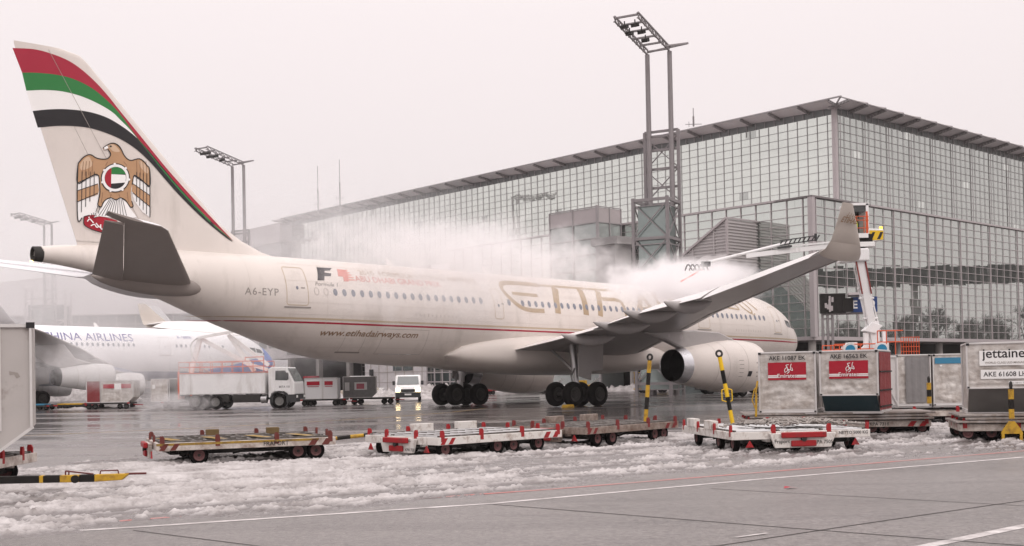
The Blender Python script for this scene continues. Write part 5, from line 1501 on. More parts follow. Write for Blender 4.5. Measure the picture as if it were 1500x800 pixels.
        for y in (W * .12, W * .88):
            b = MB(); b.prism([(y - .09, H - .33), (y + .09, H - .33), (y, H - .18)], -.09, -.06, 'yz'); b.build('triangular_reflector', DOLLYRED, r_)
        if text_end:
            for (s_, w_, yy, zz) in text_end:
                b = MB(); V, F = text_to(s_, w_, None, 0, 0, bold=.01); b.add([(-.104 if zz < H - .1 else -.005, yy - x, zz + z) for x, z in V], F); b.build('end_lettering', BLACKP, r_, recalc=False)
    if text_side:
        (s_, w_, xx) = text_side
        b = MB(); V, F = text_to(s_, w_, None, 0, 0, bold=.01); b.add([(xx + x, -.006, H - .135 + z) for x, z in V], F); b.build('side_lettering', BLACKP, r_, recalc=False)
    if bar: bar(r_, L, W, H)
    return r_

def stripes_bar(parent, a, b_, r, n=5, nm='drawbar', mats=None, n0=0, square=False, ring=True):
    a, b_ = Vector(a), Vector(b_)
    mats = mats or [YELLOW, BLKPAINT]
    b = MB()
    for k in range(n):
        b.cm = (k + n0) % 2
        p, q = a.lerp(b_, k / n), a.lerp(b_, (k + 1) / n)
        (b.bar(p, q, 2 * r, 2 * r) if square else b.tube(p, q, r, n=12))
    o = b.build(nm, mats, parent, smooth=40)
    if ring:
        b = MB(); d = (b_ - a).normalized(); c = b_ + d * .09
        u = Vector((1, 0, 0)) if abs(d.z) > .6 else Vector((0, 0, 1))
        w_ = d.cross(u).normalized(); u2 = d
        pts = [tuple(c + (w_ * math.cos(t) + u2 * math.sin(t)) * .075) for t in np.linspace(0, 2 * PI, 15)]
        b.path(pts, .028, n=8); b.build('tow_ring', DKSTEEL, o)
    return o

def bar_A(r_, L, W, H):
    stripes_bar(r_, (L, W * .45, H - .12), (L + 1.25, W * .42, H - .02), .045, 4, ring=False)
dolly((-7.55, 24.35, 0), R(22), 'worn dark dolly with yellow rails and a striped drawbar on its right end', L=3.85, W=2.7, H=.50, white=DOLLYRUST, yellow=True, post=mat('dark_brown_red_post', (.13, .03, .025), .6, var=.3, scale=8), end='plate', bar=bar_A, text_side=('FRAPORT', .55, 2.25),
      wheels=[(.9, .25), (.9, 2.45), (3.05, .28), (3.45, .28), (3.45, 2.4)])
dolly((-1.62, 24.9, 0), R(43), 'clean white dolly with red posts between the dark dolly and the rusty one', L=3.8, W=2.7, H=.48, text_end=[('KPA 7502', .38, 1.05, .16), ('TARA 1220 KG', .55, 1.4, .37)],
      wheels=[(.35, .25), (.35, 2.45), (1.9, .25), (2.4, .25), (3.2, .25), (3.2, 2.45), (1.2, 2.45)])
def bar_C(r_, L, W, H):
    stripes_bar(r_, (2.7, .2, H + .04), (2.8, .1, 2.12), .055, 5, n0=0, nm='raised_drawbar')
dolly((1.75, 27.9, 0), R(47), 'rusty brown and white dolly behind the clean white one', L=3.9, W=2.5, H=.50, white=DOLLYRUST2, post=mat('dark_red_worn_post', (.18, .03, .03), .6), text_end=[('KPA 7915', .36, .95, .18)], bar=bar_C,
      wheels=[(.7, .25), (1.3, .25), (.7, 2.25), (3.1, .25), (3.5, .25), (3.5, 2.25)])
def bar_D(r_, L, W, H):
    pass
# dolly seen end-on: its length runs away from the camera, so the near left corner is given with x pointing away
dD = dolly((7.85, 25.35, 0), R(97), 'white dolly seen end-on with a heap of straps on its deck', L=4.0, W=3.15, H=.47,
      text_end=[('Fraport', .34, 2.22, .19), ('KPA 7505', .42, 1.33, .19), ('TARA 1220 KG', .58, 1.45, .375), ('NETTO 5000 KG', .66, .72, .375)],
      wheels=[(.55, .25), (.55, 2.9), (1.6, .25), (1.6, 2.9), (3.4, .25), (3.4, 2.9), (1.1, 1.3), (1.1, 1.85)])
stripes_bar(dD, (3.55, 1.98, .5), (3.72, 2.22, 2.16), .052, 5, n0=0, nm='raised_drawbar', mats=[YELLOWC, BLACK])
b = MB(); 
for z in (.95,):
    for sx in (-1, 1): b.path([(3.62, 2.09, 1.38), (3.62, 2.09 + sx * .13, 1.34), (3.6, 2.09 + sx * .13, 1.08), (3.6, 2.05, 1.03)], .014)
b.build('drawbar_handle', YELLOWC, dD)

# heap of straps on that dolly
hp_ = MB(); rg = random.Random(5)
for k in range(150):
    cx, cy_ = rg.gauss(0, .6), rg.gauss(0, .3)
    hgt = max(0.01, .20 - .06 * (cx * cx + cy_ * cy_ * 2))
    a = rg.uniform(0, 2 * PI); rr = rg.uniform(.06, .2); pts = []
    for t in range(7):
        aa = a + t * .75; pts.append((cx + math.cos(aa) * rr * (1 + .3 * math.sin(t)), cy_ + math.sin(aa) * rr, .02 + hgt * rg.uniform(.4, 1)))
    hp_.path(pts, .019, n=5)
tag(hp_.build('strap_heap', mat('frozen_grey_strap', (.32, .29, .27), .6, var=.4, scale=9), None, loc=(6.35, 26.2, .50)), 'tangled heap of frozen grey cargo straps lying on the end-on white dolly', 'cargo straps')

# ------------------------------------------------------------------ containers
def uld(loc, rz, label, W=1.53, Dp=2.0, H=1.63, slant='front', front=(), m=None, curtain=None, cut=.55, cutd=.44, basem=None, curtain_side=None, base_rail=True, band=None):
    """box container, origin at near-left base corner; front face at y=0 looking to -y"""
    r_ = empty('cargo_container', loc, rz, label, 'cargo container')
    m = m or ALU
    b = MB()
    if slant == 'front': poly = [(0, cut), (0, H), (Dp, H), (Dp, 0), (cutd, 0)]
    elif slant == 'back': poly = [(0, 0), (0, H), (Dp, H), (Dp, cut), (Dp - cutd, 0)]
    else: poly = [(0, 0), (0, H), (Dp, H), (Dp, 0)]
    b.prism(poly, .02, W - .02, 'yz'); body = b.build('shell', m, r_)
    if slant == 'front':
        b = MB(); b.add([(.03, -.02, cut - .01), (W - .03, -.02, cut - .01), (W - .03, cutd - .03, .005), (.03, cutd - .03, .005)], [(0, 1, 2, 3)]); b.build('slanted_base_sheet', basem or TEAL, r_, recalc=False)
    # dented front sheet, real relief
    rgd = np.random.default_rng(int(abs(loc[0] * 100)))
    zl_ = cut if slant == 'front' else .07
    nx_, nz_ = 40, 40
    XX, ZZ = np.meshgrid(np.linspace(.02, W - .02, nx_), np.linspace(zl_ + .01, H - .02, nz_), indexing='ij')
    rel = fractal((nx_, nz_), int(abs(loc[0] * 37)) + 5, 2.6, lo=4, hi=30) * .009 * np.clip(np.minimum(np.minimum(XX, W - XX), np.minimum(ZZ - zl_, H - ZZ)) / .15, 0, 1)
    rel *= np.clip(1.5 - (ZZ - zl_) / (H - zl_) * 1.2, .35, 1.3)
    fp_ = grid_mesh('front_sheet', XX, -.014 + np.clip(rel, -.012, .026) * -1.0, ZZ, m, parent=r_)
    # edge rails
    b = MB(); e = .045
    z0 = cut if slant == 'front' else 0
    for x in (0, W): b.bar((x, -.025, z0), (x, -.025, H), e, e); b.bar((x, Dp, 0 if slant != 'back' else cut), (x, Dp, H), e, e); b.bar((x, -.01, H), (x, Dp, H), e, e)
    b.bar((-e / 2, -.025, H), (W + e / 2, -.025, H), e, e); b.bar((-e / 2, -.025, z0), (W + e / 2, -.025, z0), e, e * .8); b.bar((0, Dp, H), (W, Dp, H), e, e)
    if base_rail:
        yb = cutd if slant == 'front' else 0
        b.b2((-.02, yb - .02, -.06), (W + .02, Dp, .075))
    b.build('edge_rails', ALUEDGE, r_, bevel=.006)
    b = MB()
    for x in (.02, W - .02): b.box((x, -.045, H - .02), (.07, .03, .06)); b.box((x, -.045, z0 + .02), (.05, .03, .04))
    b.build('corner_brackets', BLACKP, r_)
    for ki, (kind, args) in enumerate(front):
        yq = -.044 - .0025 * ki
        if kind == 'text':
            s_, w_, x, z, mm = args; b = MB(); V, F = text_to(s_, w_, None, x, z, bold=.012); b.add([(a, yq, c) for a, c in V], F); b.build('lettering', mm, body, recalc=False)
        if kind == 'rect':
            x0, x1, za, zb, mm = args; b = MB(); b.add([(x0, yq, za), (x1, yq, za), (x1, yq, zb), (x0, yq, zb)], [(0, 1, 2, 3)]); b.build('sticker', mm, body, recalc=False)
        if kind == 'rect2':
            x0, x1, za, zb, mm = args; b = MB(); b.add([(x0, yq, za), (x1, yq, za), (x1, yq, zb), (x0, yq, zb)], [(0, 1, 2, 3)]); b.build('sticker_stripe', mm, body, recalc=False)
        if kind == 'poly':
            pts, mm = args; b = MB(); b.add([(a, yq, c) for a, c in pts], [tuple(range(len(pts)))]); b.build('sticker_mark', mm, body, recalc=False)
        if kind == 'scribble':
            x, z, k, mm = args; b = MB()
            for pts in ([(.0, 0), (.06, .05), (.03, .12), (.09, .10), (.10, .2), (.12, .26)], [(-.04, .02), (-.06, .1), (0, .16), (.02, .08), (-.03, .05)], [(.02, .16), (-.02, .22), (.05, .24)], [(.1, .1), (.15, .08), (.13, .16)]):
                V, F = ribbon([(x + a * k, z + c * k) for a, c in smooth_line(pts, 4)], .017 * k); b.add([(a, yq, c) for a, c in V], F)
            b.build('sticker_calligraphy', mm, body, recalc=False)
    if curtain_side:   # curtain on the right side face
        b = MB(); y0, y1 = .06, Dp - .06
        n = 9; V = []
        for k in range(n + 1):
            y = y0 + (y1 - y0) * k / n; x = W + .03 + .012 * math.sin(k * 2.1)
            V += [(x, y, .04), (x, y, H - .04)]
        b.add(V, [(2 * k, 2 * k + 2, 2 * k + 3, 2 * k + 1) for k in range(n)])
        cu = b.build('side_curtain', curtain_side, r_, recalc=False)
        b = MB()
        for z in (.12, .55, 1.05): b.b2((W + .04, y0, z), (W + .062, y1, z + .035))
        b.build('curtain_straps', BLKPAINT, cu)
    if curtain:
        x0, x1, mm = curtain; b = MB(); n = 12; V = []
        for k in range(n + 1):
            x = x0 + (x1 - x0) * k / n; y = -.055 - .012 * math.sin(k * 1.7)
            V += [(x, y, .1), (x, y, H - .05)]
        b.add(V, [(2 * k, 2 * k + 2, 2 * k + 3, 2 * k + 1) for k in range(n)]); b.build('curtain', mm, r_, recalc=False)
    return r_
def emirates(x0, x1, z1):
    w = x1 - x0; z0 = z1 - w * .47
    return [('rect', (x0, x1, z0, z1, LABELRED)), ('rect2', (x0, x1, z0 + w * .06, z0 + w * .13, LABELWHITE)), ('rect2', (x0 + w * .25, x0 + w * .75, z0 + w * .055, z0 + w * .155, LABELRED)),
            ('rect2', (x0, x0 + w * .25, z0 + w * .092, z0 + w * .10, LABELRED)), ('rect2', (x0 + w * .75, x1, z0 + w * .092, z0 + w * .10, LABELRED)),
            ('text', ('Emirates', w * .50, x0 + w * .25, z0 + w * .06, LABELWHITE)), ('scribble', (x0 + w * .5, z0 + w * .17, w * 1.0, LABELWHITE))]
ZD = .66
E_rz = R(-20)
uld((6.80, 31.7, ZD), E_rz, 'silver container with a red airline sticker and black letters AKE 11087 EK', slant='none', W=1.50,
    front=emirates(.24, 1.26, 1.36) + [('text', ('AKE 11087 EK', .98, .27, 1.42, BLACKP))])
uld((8.32, 31.1, ZD), R(-27), 'silver container with dark slanted base and red side curtain, marked AKE 16563 EK', slant='front', W=1.50, cut=.45, cutd=.40,
    front=emirates(.24, 1.26, 1.37) + [('text', ('AKE 16563 EK', .98, .27, 1.43, BLACKP))], curtain_side=REDTARP)
uld((11.02, 27.9, .68), R(-18), 'silver container marked AKE 61608 LH with an orange and black logo, at the right edge', slant='front', W=1.85, H=1.68, cut=.60, cutd=.50, basem=ALUDARK,
    front=[('rect', (.28, 1.75, 1.14, 1.50, LABELWHITE)), ('text', ('jettaine', .95, .34, 1.25, BLACKP)),
           ('poly', ([(1.31, 1.27), (1.37, 1.27), (1.37, 1.36), (1.52, 1.455), (1.50, 1.50), (1.33, 1.40)], BLACKP)), ('poly', ([(1.40, 1.27), (1.52, 1.27), (1.52, 1.34), (1.46, 1.39), (1.40, 1.35)], LAMPC := mat('orange_logo_mark', (.75, .12, .03), .5))),
           ('text', ('WORLD CLASS ULD MANAGEMENT', 1.1, .40, 1.185, GREYTXT)), ('rect', (.30, 1.35, .82, 1.04, LABELWHITE)), ('text', ('AKE 61608 LH', .96, .36, .875, BLACKP)), ('rect', (.92, 1.5, .68, .76, LABELWHITE)), ('text', ('MAX 1588 KG  TARE 82 KG', .5, .95, .70, GREYTXT))])
# silver pair behind
uld((12.3, 36.9, .60), R(-6), 'container with a hanging grey curtain, behind the rusty board stack', slant='none', W=1.05, H=1.62, curtain=(.28, 1.0, TARP))
uld((13.45, 36.8, .60), R(-6), 'plain silver container with a blue band along its top', slant='none', W=1.6, H=1.62, front=[('rect', (.05, 1.55, 1.33, 1.52, LABELBLUE)), ('rect', (.2, .27, 1.24, 1.29, LABELWHITE))])
# open frame piece at left of the curtain
b = MB(); b.box((.0, 0, .8), (.08, .08, 1.6)); b.box((.42, 0, .8), (.05, .05, 1.6)); b.bar((0, 0, 1.58), (.45, 0, 1.58), .05); b.bar((0, 0, .9), (.42, 0, .05), .04); b.box((.2, .05, .8), (.36, .02, 1.5))
tag(b.build('container_side_frame', ALUEDGE, None, loc=(11.75, 36.4, .6)), 'narrow upright silver frame with a diagonal brace between the red curtain and grey curtain', 'container frame')
# big grey container at the left edge
lc = empty('cargo_container', (-8.33, 20.0, 0), R(21), 'tall scuffed grey container cut off by the left edge', 'cargo container')
b = MB(); b.prism([(0, 1.06), (0, 2.84), (-2.4, 2.84), (-2.4, .6), (-.62, .6)], 0, 1.6, 'xz'); b.build('shell', mat('scuffed_grey_aluminium', (.43, .40, .385), .5, .1, var=.1, scale=2, dirt=(.22, .18, .16), dscale=1.3, damt=.14, bump=.01, bscale=2), lc)
b = MB(); e = .05
b.bar((-.03, -.02, 1.06), (-.03, -.02, 2.84), .10, .04); b.bar((0, -.02, 2.815), (-2.4, -.02, 2.815), .06, .06); b.bar((0, -.02, 1.06), (-.62, -.02, .6), .07, .05); b.bar((-.62, -.02, .6), (-2.4, -.02, .6), .06, .05); b.bar((-.52, -.02, 1.0), (-.52, -.02, 2.8), .02, .03)
b.build('edge_rails', ALUEDGE, lc)
b = MB(); b.box((-.03, -.05, 2.82), (.14, .05, .10)); b.build('corner_cap', BLACKP, lc)
b = MB()
for k in range(26): b.lathe([(0, 0), (0, .008)], 'y', (-.03, -.045, 1.1 + k * .065), 6)
b.build('rivets', BLACKP, lc, recalc=False)
# torn label residue
b = MB(); b.add([(-.38, -.006, 2.03), (-.24, -.006, 2.0), (-.2, -.006, 1.93), (-.26, -.006, 1.90), (-.3, -.006, 1.97), (-.37, -.006, 1.96)], [(0, 1, 2, 3, 4, 5)]); b.build('torn_label', GREYTXT, lc, recalc=False)

# dollies below containers
dolly((6.35, 31.55, 0), R(-8), 'rusty dolly loaded with weathered boards under the two red sticker containers', L=4.9, W=2.2, H=.40, white=DOLLYRUST, layered=True, text_side=('KPA 7318', .5, 3.3), bumpers=False, chev=True,
      wheels=[(.6, .25), (.6, 1.9), (3.4, .25), (3.7, .25), (4.7, .25), (4.7, 1.9)], end=None)
dF = dolly((10.75, 27.75, 0), R(-14), 'low dark dolly carrying the container at the right edge, yellow drawbar raised in front', L=4.0, W=2.2, H=.42, white=DOLLYRUST, deckm=WOODY, bumpers=False, layered=True, chev=False,
      wheels=[(.2, .18), (.75, .3), (.2, 1.9), (2.9, .18), (3.5, .18), (3.5, 1.9)], end=None)
def upright(parent, x, y, z, H_, label_mats, base=True):
    s_ = stripes_bar(parent, (x, y, z + .35), (x, y, z + H_), .055, 3, nm='raised_drawbar', mats=label_mats, square=True)
    if base:
        b = MB(); b.prism([(x - .24, z), (x + .24, z), (x + .20, z + .10), (x + .06, z + .30), (x - .06, z + .30), (x - .20, z + .10)], y - .03, y + .03, 'xz'); b.box((x - .2, y, z - .1), (.06, .08, .3)); b.box((x + .2, y, z - .1), (.06, .08, .3)); b.build('drawbar_yoke', YELLOW, s_)
    return s_
upright(dF, 1.12, -.28, .2, 1.05, [YELLOW, BLKPAINT])
dG = dolly((11.4, 36.6, 0), R(-6), 'red and white striped dolly under the plain silver containers', L=4.0, W=1.9, H=.44, white=DOLLYRUST, bumpers=False, end=None, wheels=[(.5, .2), (2.4, .2), (2.8, .2), (3.5, .2), (3.5, 1.7), (.5, 1.7)])
pE = empty('tow_post', (12.0, 33.2, 0), R(-8), 'short yellow and black upright drawbar behind the stacked boards', 'drawbar')
upright(pE, 0, 0, .42, .95, [YELLOW, BLKPAINT], base=False)
dL = dolly((-11.4, 19.3, 0), R(2), 'dolly under the tall grey container, its black and yellow drawbar lying on the slush', L=2.55, W=2.2, H=.52, white=DOLLYRUST, bumpers=False, end=None, chev=False, wheels=[(.5, .2), (2.1, .25), (2.1, 1.9), (.5, 1.9)])
b = MB()
x = 2.6
# striped flat bar, in the dolly's frame (origin near left corner)
segs = [(1.9, 4.12, 1), (4.12, 4.18, 0), (4.18, 4.43, 1), (4.43, 4.72, 0), (4.72, 4.95, 1)]
b = MB()
for (a, c, k) in segs:
    b.cm = k; b.b2((a, -1.95, .29), (c, -1.83, .40))
b.cm = 0; b.prism([(4.95, .40), (5.47, .405), (5.36, .31), (4.95, .29)], -1.95, -1.83, 'xz')
db = b.build('drawbar', [YELLOW, BLKPAINT], dL, bevel=.008)
b = MB(); b.bar((1.95, -1.89, .34), (2.2, .05, .42), .1); b.build('drawbar_knee', BLKPAINT, dL)
b = MB(); b.tube((5.4, -1.89, .398), (5.72, -1.9, .40), .016, n=8); b.path([(4.50, -1.89, .40), (4.50, -1.89, .46), (4.92, -1.89, .405)], .012); b.path([(5.02, -1.89, .40), (5.03, -1.89, .452), (5.29, -1.89, .455), (5.30, -1.89, .405)], .010); b.path([(4.55, -1.89, .40), (4.55, -1.89, .455)], .012); b.build('drawbar_handle', mat('dark_red_rod', (.12, .03, .03), .5), db)
b = MB(); b.lathe([(0, 0), (0, .06), (.05, .06), (.05, 0)], 'y', (4.67, -1.99, .34), 14); b.build('hinge_wheel', BLKPAINT, db)

# yellow chocks
for (x, y, rz, lb) in ((3.05, 64.0, .3, 'yellow wheel chock lying before the nearer landing gear wheels'),):
    b = MB(); b.prism([(-.36, 0), (.36, 0), (.33, .17), (-.3, .17)], -.1, .1, 'xz'); 
    for k in range(3): b.b2((-.25 + k * .22, -.105, .04), (-.21 + k * .22, .105, .175))
    o = b.build('wheel_chock', YELLOW, None, loc=(x, y, .002), bevel=.02); o.rotation_euler = (0, 0, rz); tag(o, lb, 'wheel chock')
# litter
b = MB(); b.add([(-.1, -.05, .01), (0, -.07, .03), (.12, -.02, .012), (.04, .05, .02), (-.06, .06, .035)], [(0, 1, 2, 3, 4)]); o = b.build('red_scrap', LABELRED, None, loc=(4.15, 17.4, 0.0)); tag(o, 'small crumpled red scrap on the wet concrete beyond the white line', 'litter')

# ------------------------------------------------------------------ vehicles
def veh_wheel(parent, x, y, r, w, rim=None):
    return wheel_parts(parent, x, y, r, w, rim or TRIM_, n=24)

# box truck with deicing boom, left.  x forward (to the right in the picture)
tr = empty('deicing_truck', (-18.4, 76.4, 0), R(-5), 'white box-bodied deicing truck with orange roof railings and a folded boom, wrapped in steam', 'deicing truck')
b = MB(); b.b2((-4.0, -1.2, 1.05), (2.05, 1.25, 2.50)); b.build('box_body', TRUCKW, tr, bevel=.03)
b = MB(); b.b2((-4.02, -1.25, 2.5), (2.07, 1.3, 2.56)); b.box((-4.05, -1.15, 1.7), (.12, .1, 1.9)); b.box((-4.05, 1.2, 1.7), (.12, .1, 1.9)); b.box((-4.05, 0, .85), (.12, 2.4, .2))
for z in (2.95, 3.3):
    for y in (-1.2, 1.25): b.tube((-4.0, y, z), (2.0, y, z), .03, n=6)
    b.tube((-4.0, -1.2, z), (-4.0, 1.25, z), .03, n=6)
for k in range(9):
    for y in (-1.2, 1.25): b.tube((-4.0 + k * .75, y, 2.5), (-4.0 + k * .75, y, 3.3), .025, n=6)
b.path([(.7, -1.2, 3.3), (.7, -1.2, 3.55), (2.0, -1.2, 3.58), (2.0, -1.2, 2.5)], .03); b.build('orange_railing', ORANGE, tr)
b = MB(); b.b2((-3.9, -.45, .62), (3.9, .45, .95)); b.b2((-.2, -1.15, .45), (1.7, -.7, 1.0)); b.b2((-1.3, -1.1, .5), (-.5, -.6, 1.0)); b.build('chassis', DKSTEEL, tr)
b = MB(); b.tube((1.75, -1.0, .65), (2.15, -1.0, .65), .26, n=16); b.build('fuel_tank', STEEL, tr, smooth=40)
for x in (-2.85, -1.45, 3.05):
    for y in (-1.05, 1.05): veh_wheel(tr, x, y, .52, .32)
cabp = [(2.30, .75), (2.30, 2.72), (2.55, 2.86), (3.55, 2.84), (3.85, 2.3), (4.12, 1.75), (4.15, .95), (3.72, .85), (3.6, 1.05), (3.4, 1.17), (2.75, 1.17), (2.55, 1.05), (2.42, .75)]
b = MB(); b.prism(cabp, -1.2, 1.2, 'xz'); cab = b.build('cab', TRUCKW, tr, bevel=.04)
b = MB(); b.add([(2.78, -1.205, 1.95), (3.6, -1.205, 1.92), (3.70, -1.205, 2.0), (3.50, -1.205, 2.60), (2.80, -1.205, 2.60)], [(0, 1, 2, 3, 4)]); b.add([(4.09, -1.05, 1.85), (3.88, -1.05, 2.3), (3.62, -1.05, 2.76), (3.62, 1.05, 2.76), (3.88, 1.05, 2.3), (4.09, 1.05, 1.85)], [(0, 1, 4, 5), (1, 2, 3, 4)]); b.build('window', DARKGL, cab, loc=(.012, 0, 0), recalc=False)
b = MB(); b.b2((2.5, -1.22, .42), (2.62, -1.16, 1.05)); b.b2((3.55, -1.22, .42), (4.22, -.1, .95)); b.b2((3.6, -1.23, .6), (4.22, 1.23, .95)); b.b2((3.55, -1.3, 2.0), (3.72, -1.2, 2.45)); b.lathe([(-1.25, .58), (-1.25, .66), (-.9, .66), (-.9, .58)], 'y', (3.05, 0, .55), 28); b.build('bumper_and_trim', PLASTIC, tr)
b = MB(); b.b2((4.22, -1.1, .72), (4.25, -.75, .9)); b.b2((4.22, .75, .72), (4.25, 1.1, .9)); b.build('headlight', LABELWHITE, tr)
b = MB(); V, F = text_to('BETA 101', .75, .14, 3.05, 1.42, bold=.01); b.add([(x, -1.206, z) for x, z in V], F); b.build('lettering', BLACKP, cab, recalc=False)
b = MB(); 
for k, (p, q, w_) in enumerate((((-3.6, 0, 2.6), (-2.9, 0, 5.0), .28), ((-2.9, 0, 5.0), (.6, 0, 3.1), .26), ((.9, .2, 2.6), (-.9, .2, 5.2), .26), ((-.9, .2, 5.2), (1.9, .3, 3.0), .22), ((-2.9, -.3, 5.0), (.2, -.3, 5.5), .16), ((.6, 0, 3.1), (1.9, 0, 2.7), .2))): b.bar(p, q, w_, w_ * 1.1)
b.build('folded_boom', LABELWHITE, tr)
b = MB(); b.path(smooth_line([(-2.9, -.5, 5.0), (-3.3, -.6, 4.6), (-3.2, -.8, 3.8), (-2.6, -.9, 3.0), (-1.9, -.9, 2.6)], 4), .05); b.build('boom_hose', STEEL, tr)

tr.scale = (.95, .95, .95); tr.location = (-18.0, 76.4, 0)
# white van
def van(loc, rz, label):
    r_ = empty('white_van', loc, rz, label, 'van')
    W = 1.0
    pf = [(2.4, .35), (2.42, .95), (2.28, 1.15), (1.75, 1.30), (1.05, 2.0), (.9, 2.08), (-2.5, 2.06), (-2.55, .35)]
    b = MB()
    rings = []
    for y, k in ((-W, .94), (-W * .93, 1.0), (W * .93, 1.0), (W, .94)):
        rings.append([(x * (1 if k == 1 else .985), y, .35 + (z - .35) * k) for x, z in pf])
    b.loft(rings); body = b.build('body', TRUCKW, r_, bevel=.03)
    b = MB(); b.add([(1.74, -.86, 1.33), (1.09, -.80, 1.96), (1.09, .80, 1.96), (1.74, .86, 1.33)], [(0, 1, 2, 3)]); b.build('windscreen', mat('hazy_windscreen_glass', (.14, .15, .15), .08, spec=.8), r_, loc=(.02, 0, .015), recalc=False)
    b = MB()
    for s_ in (-1, 1): b.add([(1.5, s_ * 1.003, 1.3), (.95, s_ * 1.003, 1.9), (.1, s_ * 1.003, 1.9), (.1, s_ * 1.003, 1.3)], [(0, 1, 2, 3)])
    b.build('side_window', DARKGL, r_, recalc=False)
    b = MB(); b.b2((2.35, -.98, .32), (2.5, .98, .72)); b.b2((2.40, -.55, .76), (2.455, .55, .98)); b.build('bumper_and_grille', PLASTIC, r_, bevel=.02)
    for s_ in (-1, 1):
        b = MB(); b.b2((2.36, s_ * .62, .78), (2.47, s_ * .95, 1.05)); b.build('headlight', LAMPW, r_)
        b = MB(); b.b2((1.5, s_ * 1.02, 1.3), (1.62, s_ * 1.22, 1.62)); b.build('mirror', PLASTIC, r_)
    b = MB(); b.b2((2.5, -.26, .5), (2.515, .26, .62)); b.build('number_plate', LABELWHITE, r_)
    for x in (1.55, -1.5):
        for y in (-.88, .88): veh_wheel(r_, x, y, .34, .22)
    return r_
van((-8.35, 92.4, 0), R(-94 + 8), 'white van facing the camera with both headlights on')

# beige hatchback
r_ = empty('beige_car', (-13.4, 101.0, 0), R(182), 'beige hatchback parked in snow behind the grey netted container', 'car')
pf = [(-1.75, .30), (-1.80, .75), (-1.6, 1.02), (-1.25, 1.35), (-.6, 1.50), (.2, 1.46), (.95, 1.02), (1.75, .82), (1.9, .6), (1.88, .3)]
pf = smooth_line(pf[1:-1], 3); pf = [(-1.78, .28)] + pf + [(1.88, .28)]
b = MB(); b.loft([[(x, y, .28 + (z - .28) * k) for x, z in pf] for y, k in ((-.82, .9), (-.78, .97), (-.6, 1.0), (.6, 1.0), (.78, .97), (.82, .9))]); b.build('body', BEIGE, r_, smooth=40)
b = MB()
for s_ in (-1, 1): b.add([(-1.15, s_ * .80, 1.02), (-.95, s_ * .79, 1.28), (-.45, s_ * .785, 1.38), (-.4, s_ * .80, 1.0)], [(0, 1, 2, 3)]); b.add([(-.3, s_ * .80, 1.0), (-.33, s_ * .785, 1.38), (.15, s_ * .785, 1.33), (.75, s_ * .80, .98)], [(0, 1, 2, 3)])
b.build('side_window', DARKGL, r_, recalc=False)
b = MB(); b.b2((-1.84, -.7, .35), (-1.74, .7, .6)); b.build('bumper', PLASTIC, r_)
for x in (-1.2, 1.2):
    for y in (-.74, .74): veh_wheel(r_, x, y, .3, .2)

# tug behind the car
r_ = empty('baggage_tug', (-13.2, 104.5, 0), R(180), 'small white tug with a boxy cab behind the beige hatchback', 'tug')
b = MB(); b.b2((-1.5, -.7, .3), (1.5, .7, 1.0)); b.b2((-.3, -.7, 1.95), (1.5, .7, 2.12)); b.build('body', TRUCKW, r_, bevel=.04)
b = MB()
for x in (-.25, .6, 1.45):
    for y in (-.66, .66): b.box((x, y, 1.5), (.08, .08, .95))
b.build('cab_posts', TRUCKW, r_)
b = MB(); b.b2((-.25, -.6, 1.0), (1.45, .6, 1.9)); b.build('cab_glass', DARKGL, r_)
for x in (-1, 1):
    for y in (-.6, .6): veh_wheel(r_, x, y, .32, .22)

# row of containers on the left behind
def small_uld(loc, rz, W, D_, H, m, label, decals=(), cut=None):
    r_ = empty('cargo_container', (loc[0], loc[1], loc[2]), rz, label, 'cargo container')
    b = MB()
    if cut: b.prism([(0, 0), (W - cut, 0), (W, cut), (W, H), (0, H)], 0, D_, 'xz')
    else: b.b2((0, 0, 0), (W, D_, H))
    s_ = b.build('shell', m, r_)
    b = MB(); 
    for x in (0, W): b.bar((x, -.01, 0 if not (cut and x) else cut), (x, -.01, H), .05)
    b.bar((0, -.01, H), (W, -.01, H), .05); b.bar((0, -.01, 0), (W - (cut or 0), -.01, 0), .05); b.build('edge_rails', ALUEDGE, r_)
    for k_, (x0, x1, z0, z1, mm) in enumerate(decals):
        yo = -.03 - .004 * k_
        b = MB(); b.add([(x0, yo, z0), (x1, yo, z0), (x1, yo, z1), (x0, yo, z1)], [(0, 1, 2, 3)]); b.build('sticker', mm, s_, recalc=False)
    return r_
def small_dolly(loc, rz, L, W, label, z=.48):
    r_ = empty('container_dolly', loc, rz, label, 'container dolly')
    b = MB(); b.b2((0, 0, z - .12), (L, W, z)); b.build('deck', DKSTEEL, r_)
    b = MB(); b.b2((0, -.02, z - .1), (.2, 0, z)); b.b2((L - .2, -.02, z - .1), (L, 0, z)); b.build('red_end_mark', DOLLYRED, r_)
    for x in (.3, .75, L - .75, L - .3):
        for y in (.15, W - .15): wheel_parts(r_, x, y, .2, .13, n=14)
    b = MB(); b.tube((L, W / 2, .3), (L + .7, W / 2, .26), .04); b.build('drawbar', DOLLYRED, r_)
    return r_
small_dolly((-14.9, 80.6, 0), R(0), 3.2, 1.6, 'dolly under the pair of white red-stickered containers')
WB = mat('white_container_sheet', (.66, .65, .66), .45, var=.05)
small_uld((-14.55, 80.6, .5), 0, 1.22, 1.5, 1.45, WB, 'white container with red sticker beside the truck cab, left of the pair', [(.15, 1.05, .95, 1.22, LABELRED), (.2, 1.0, .84, .88, LABELRED)])
small_uld((-13.28, 80.6, .5), 0, 1.0, 1.5, 1.45, WB, 'white container with red sticker beside the netted grey container, right of the pair', [(.12, .7, .95, 1.22, LABELRED), (.15, .68, .84, .88, LABELRED)])
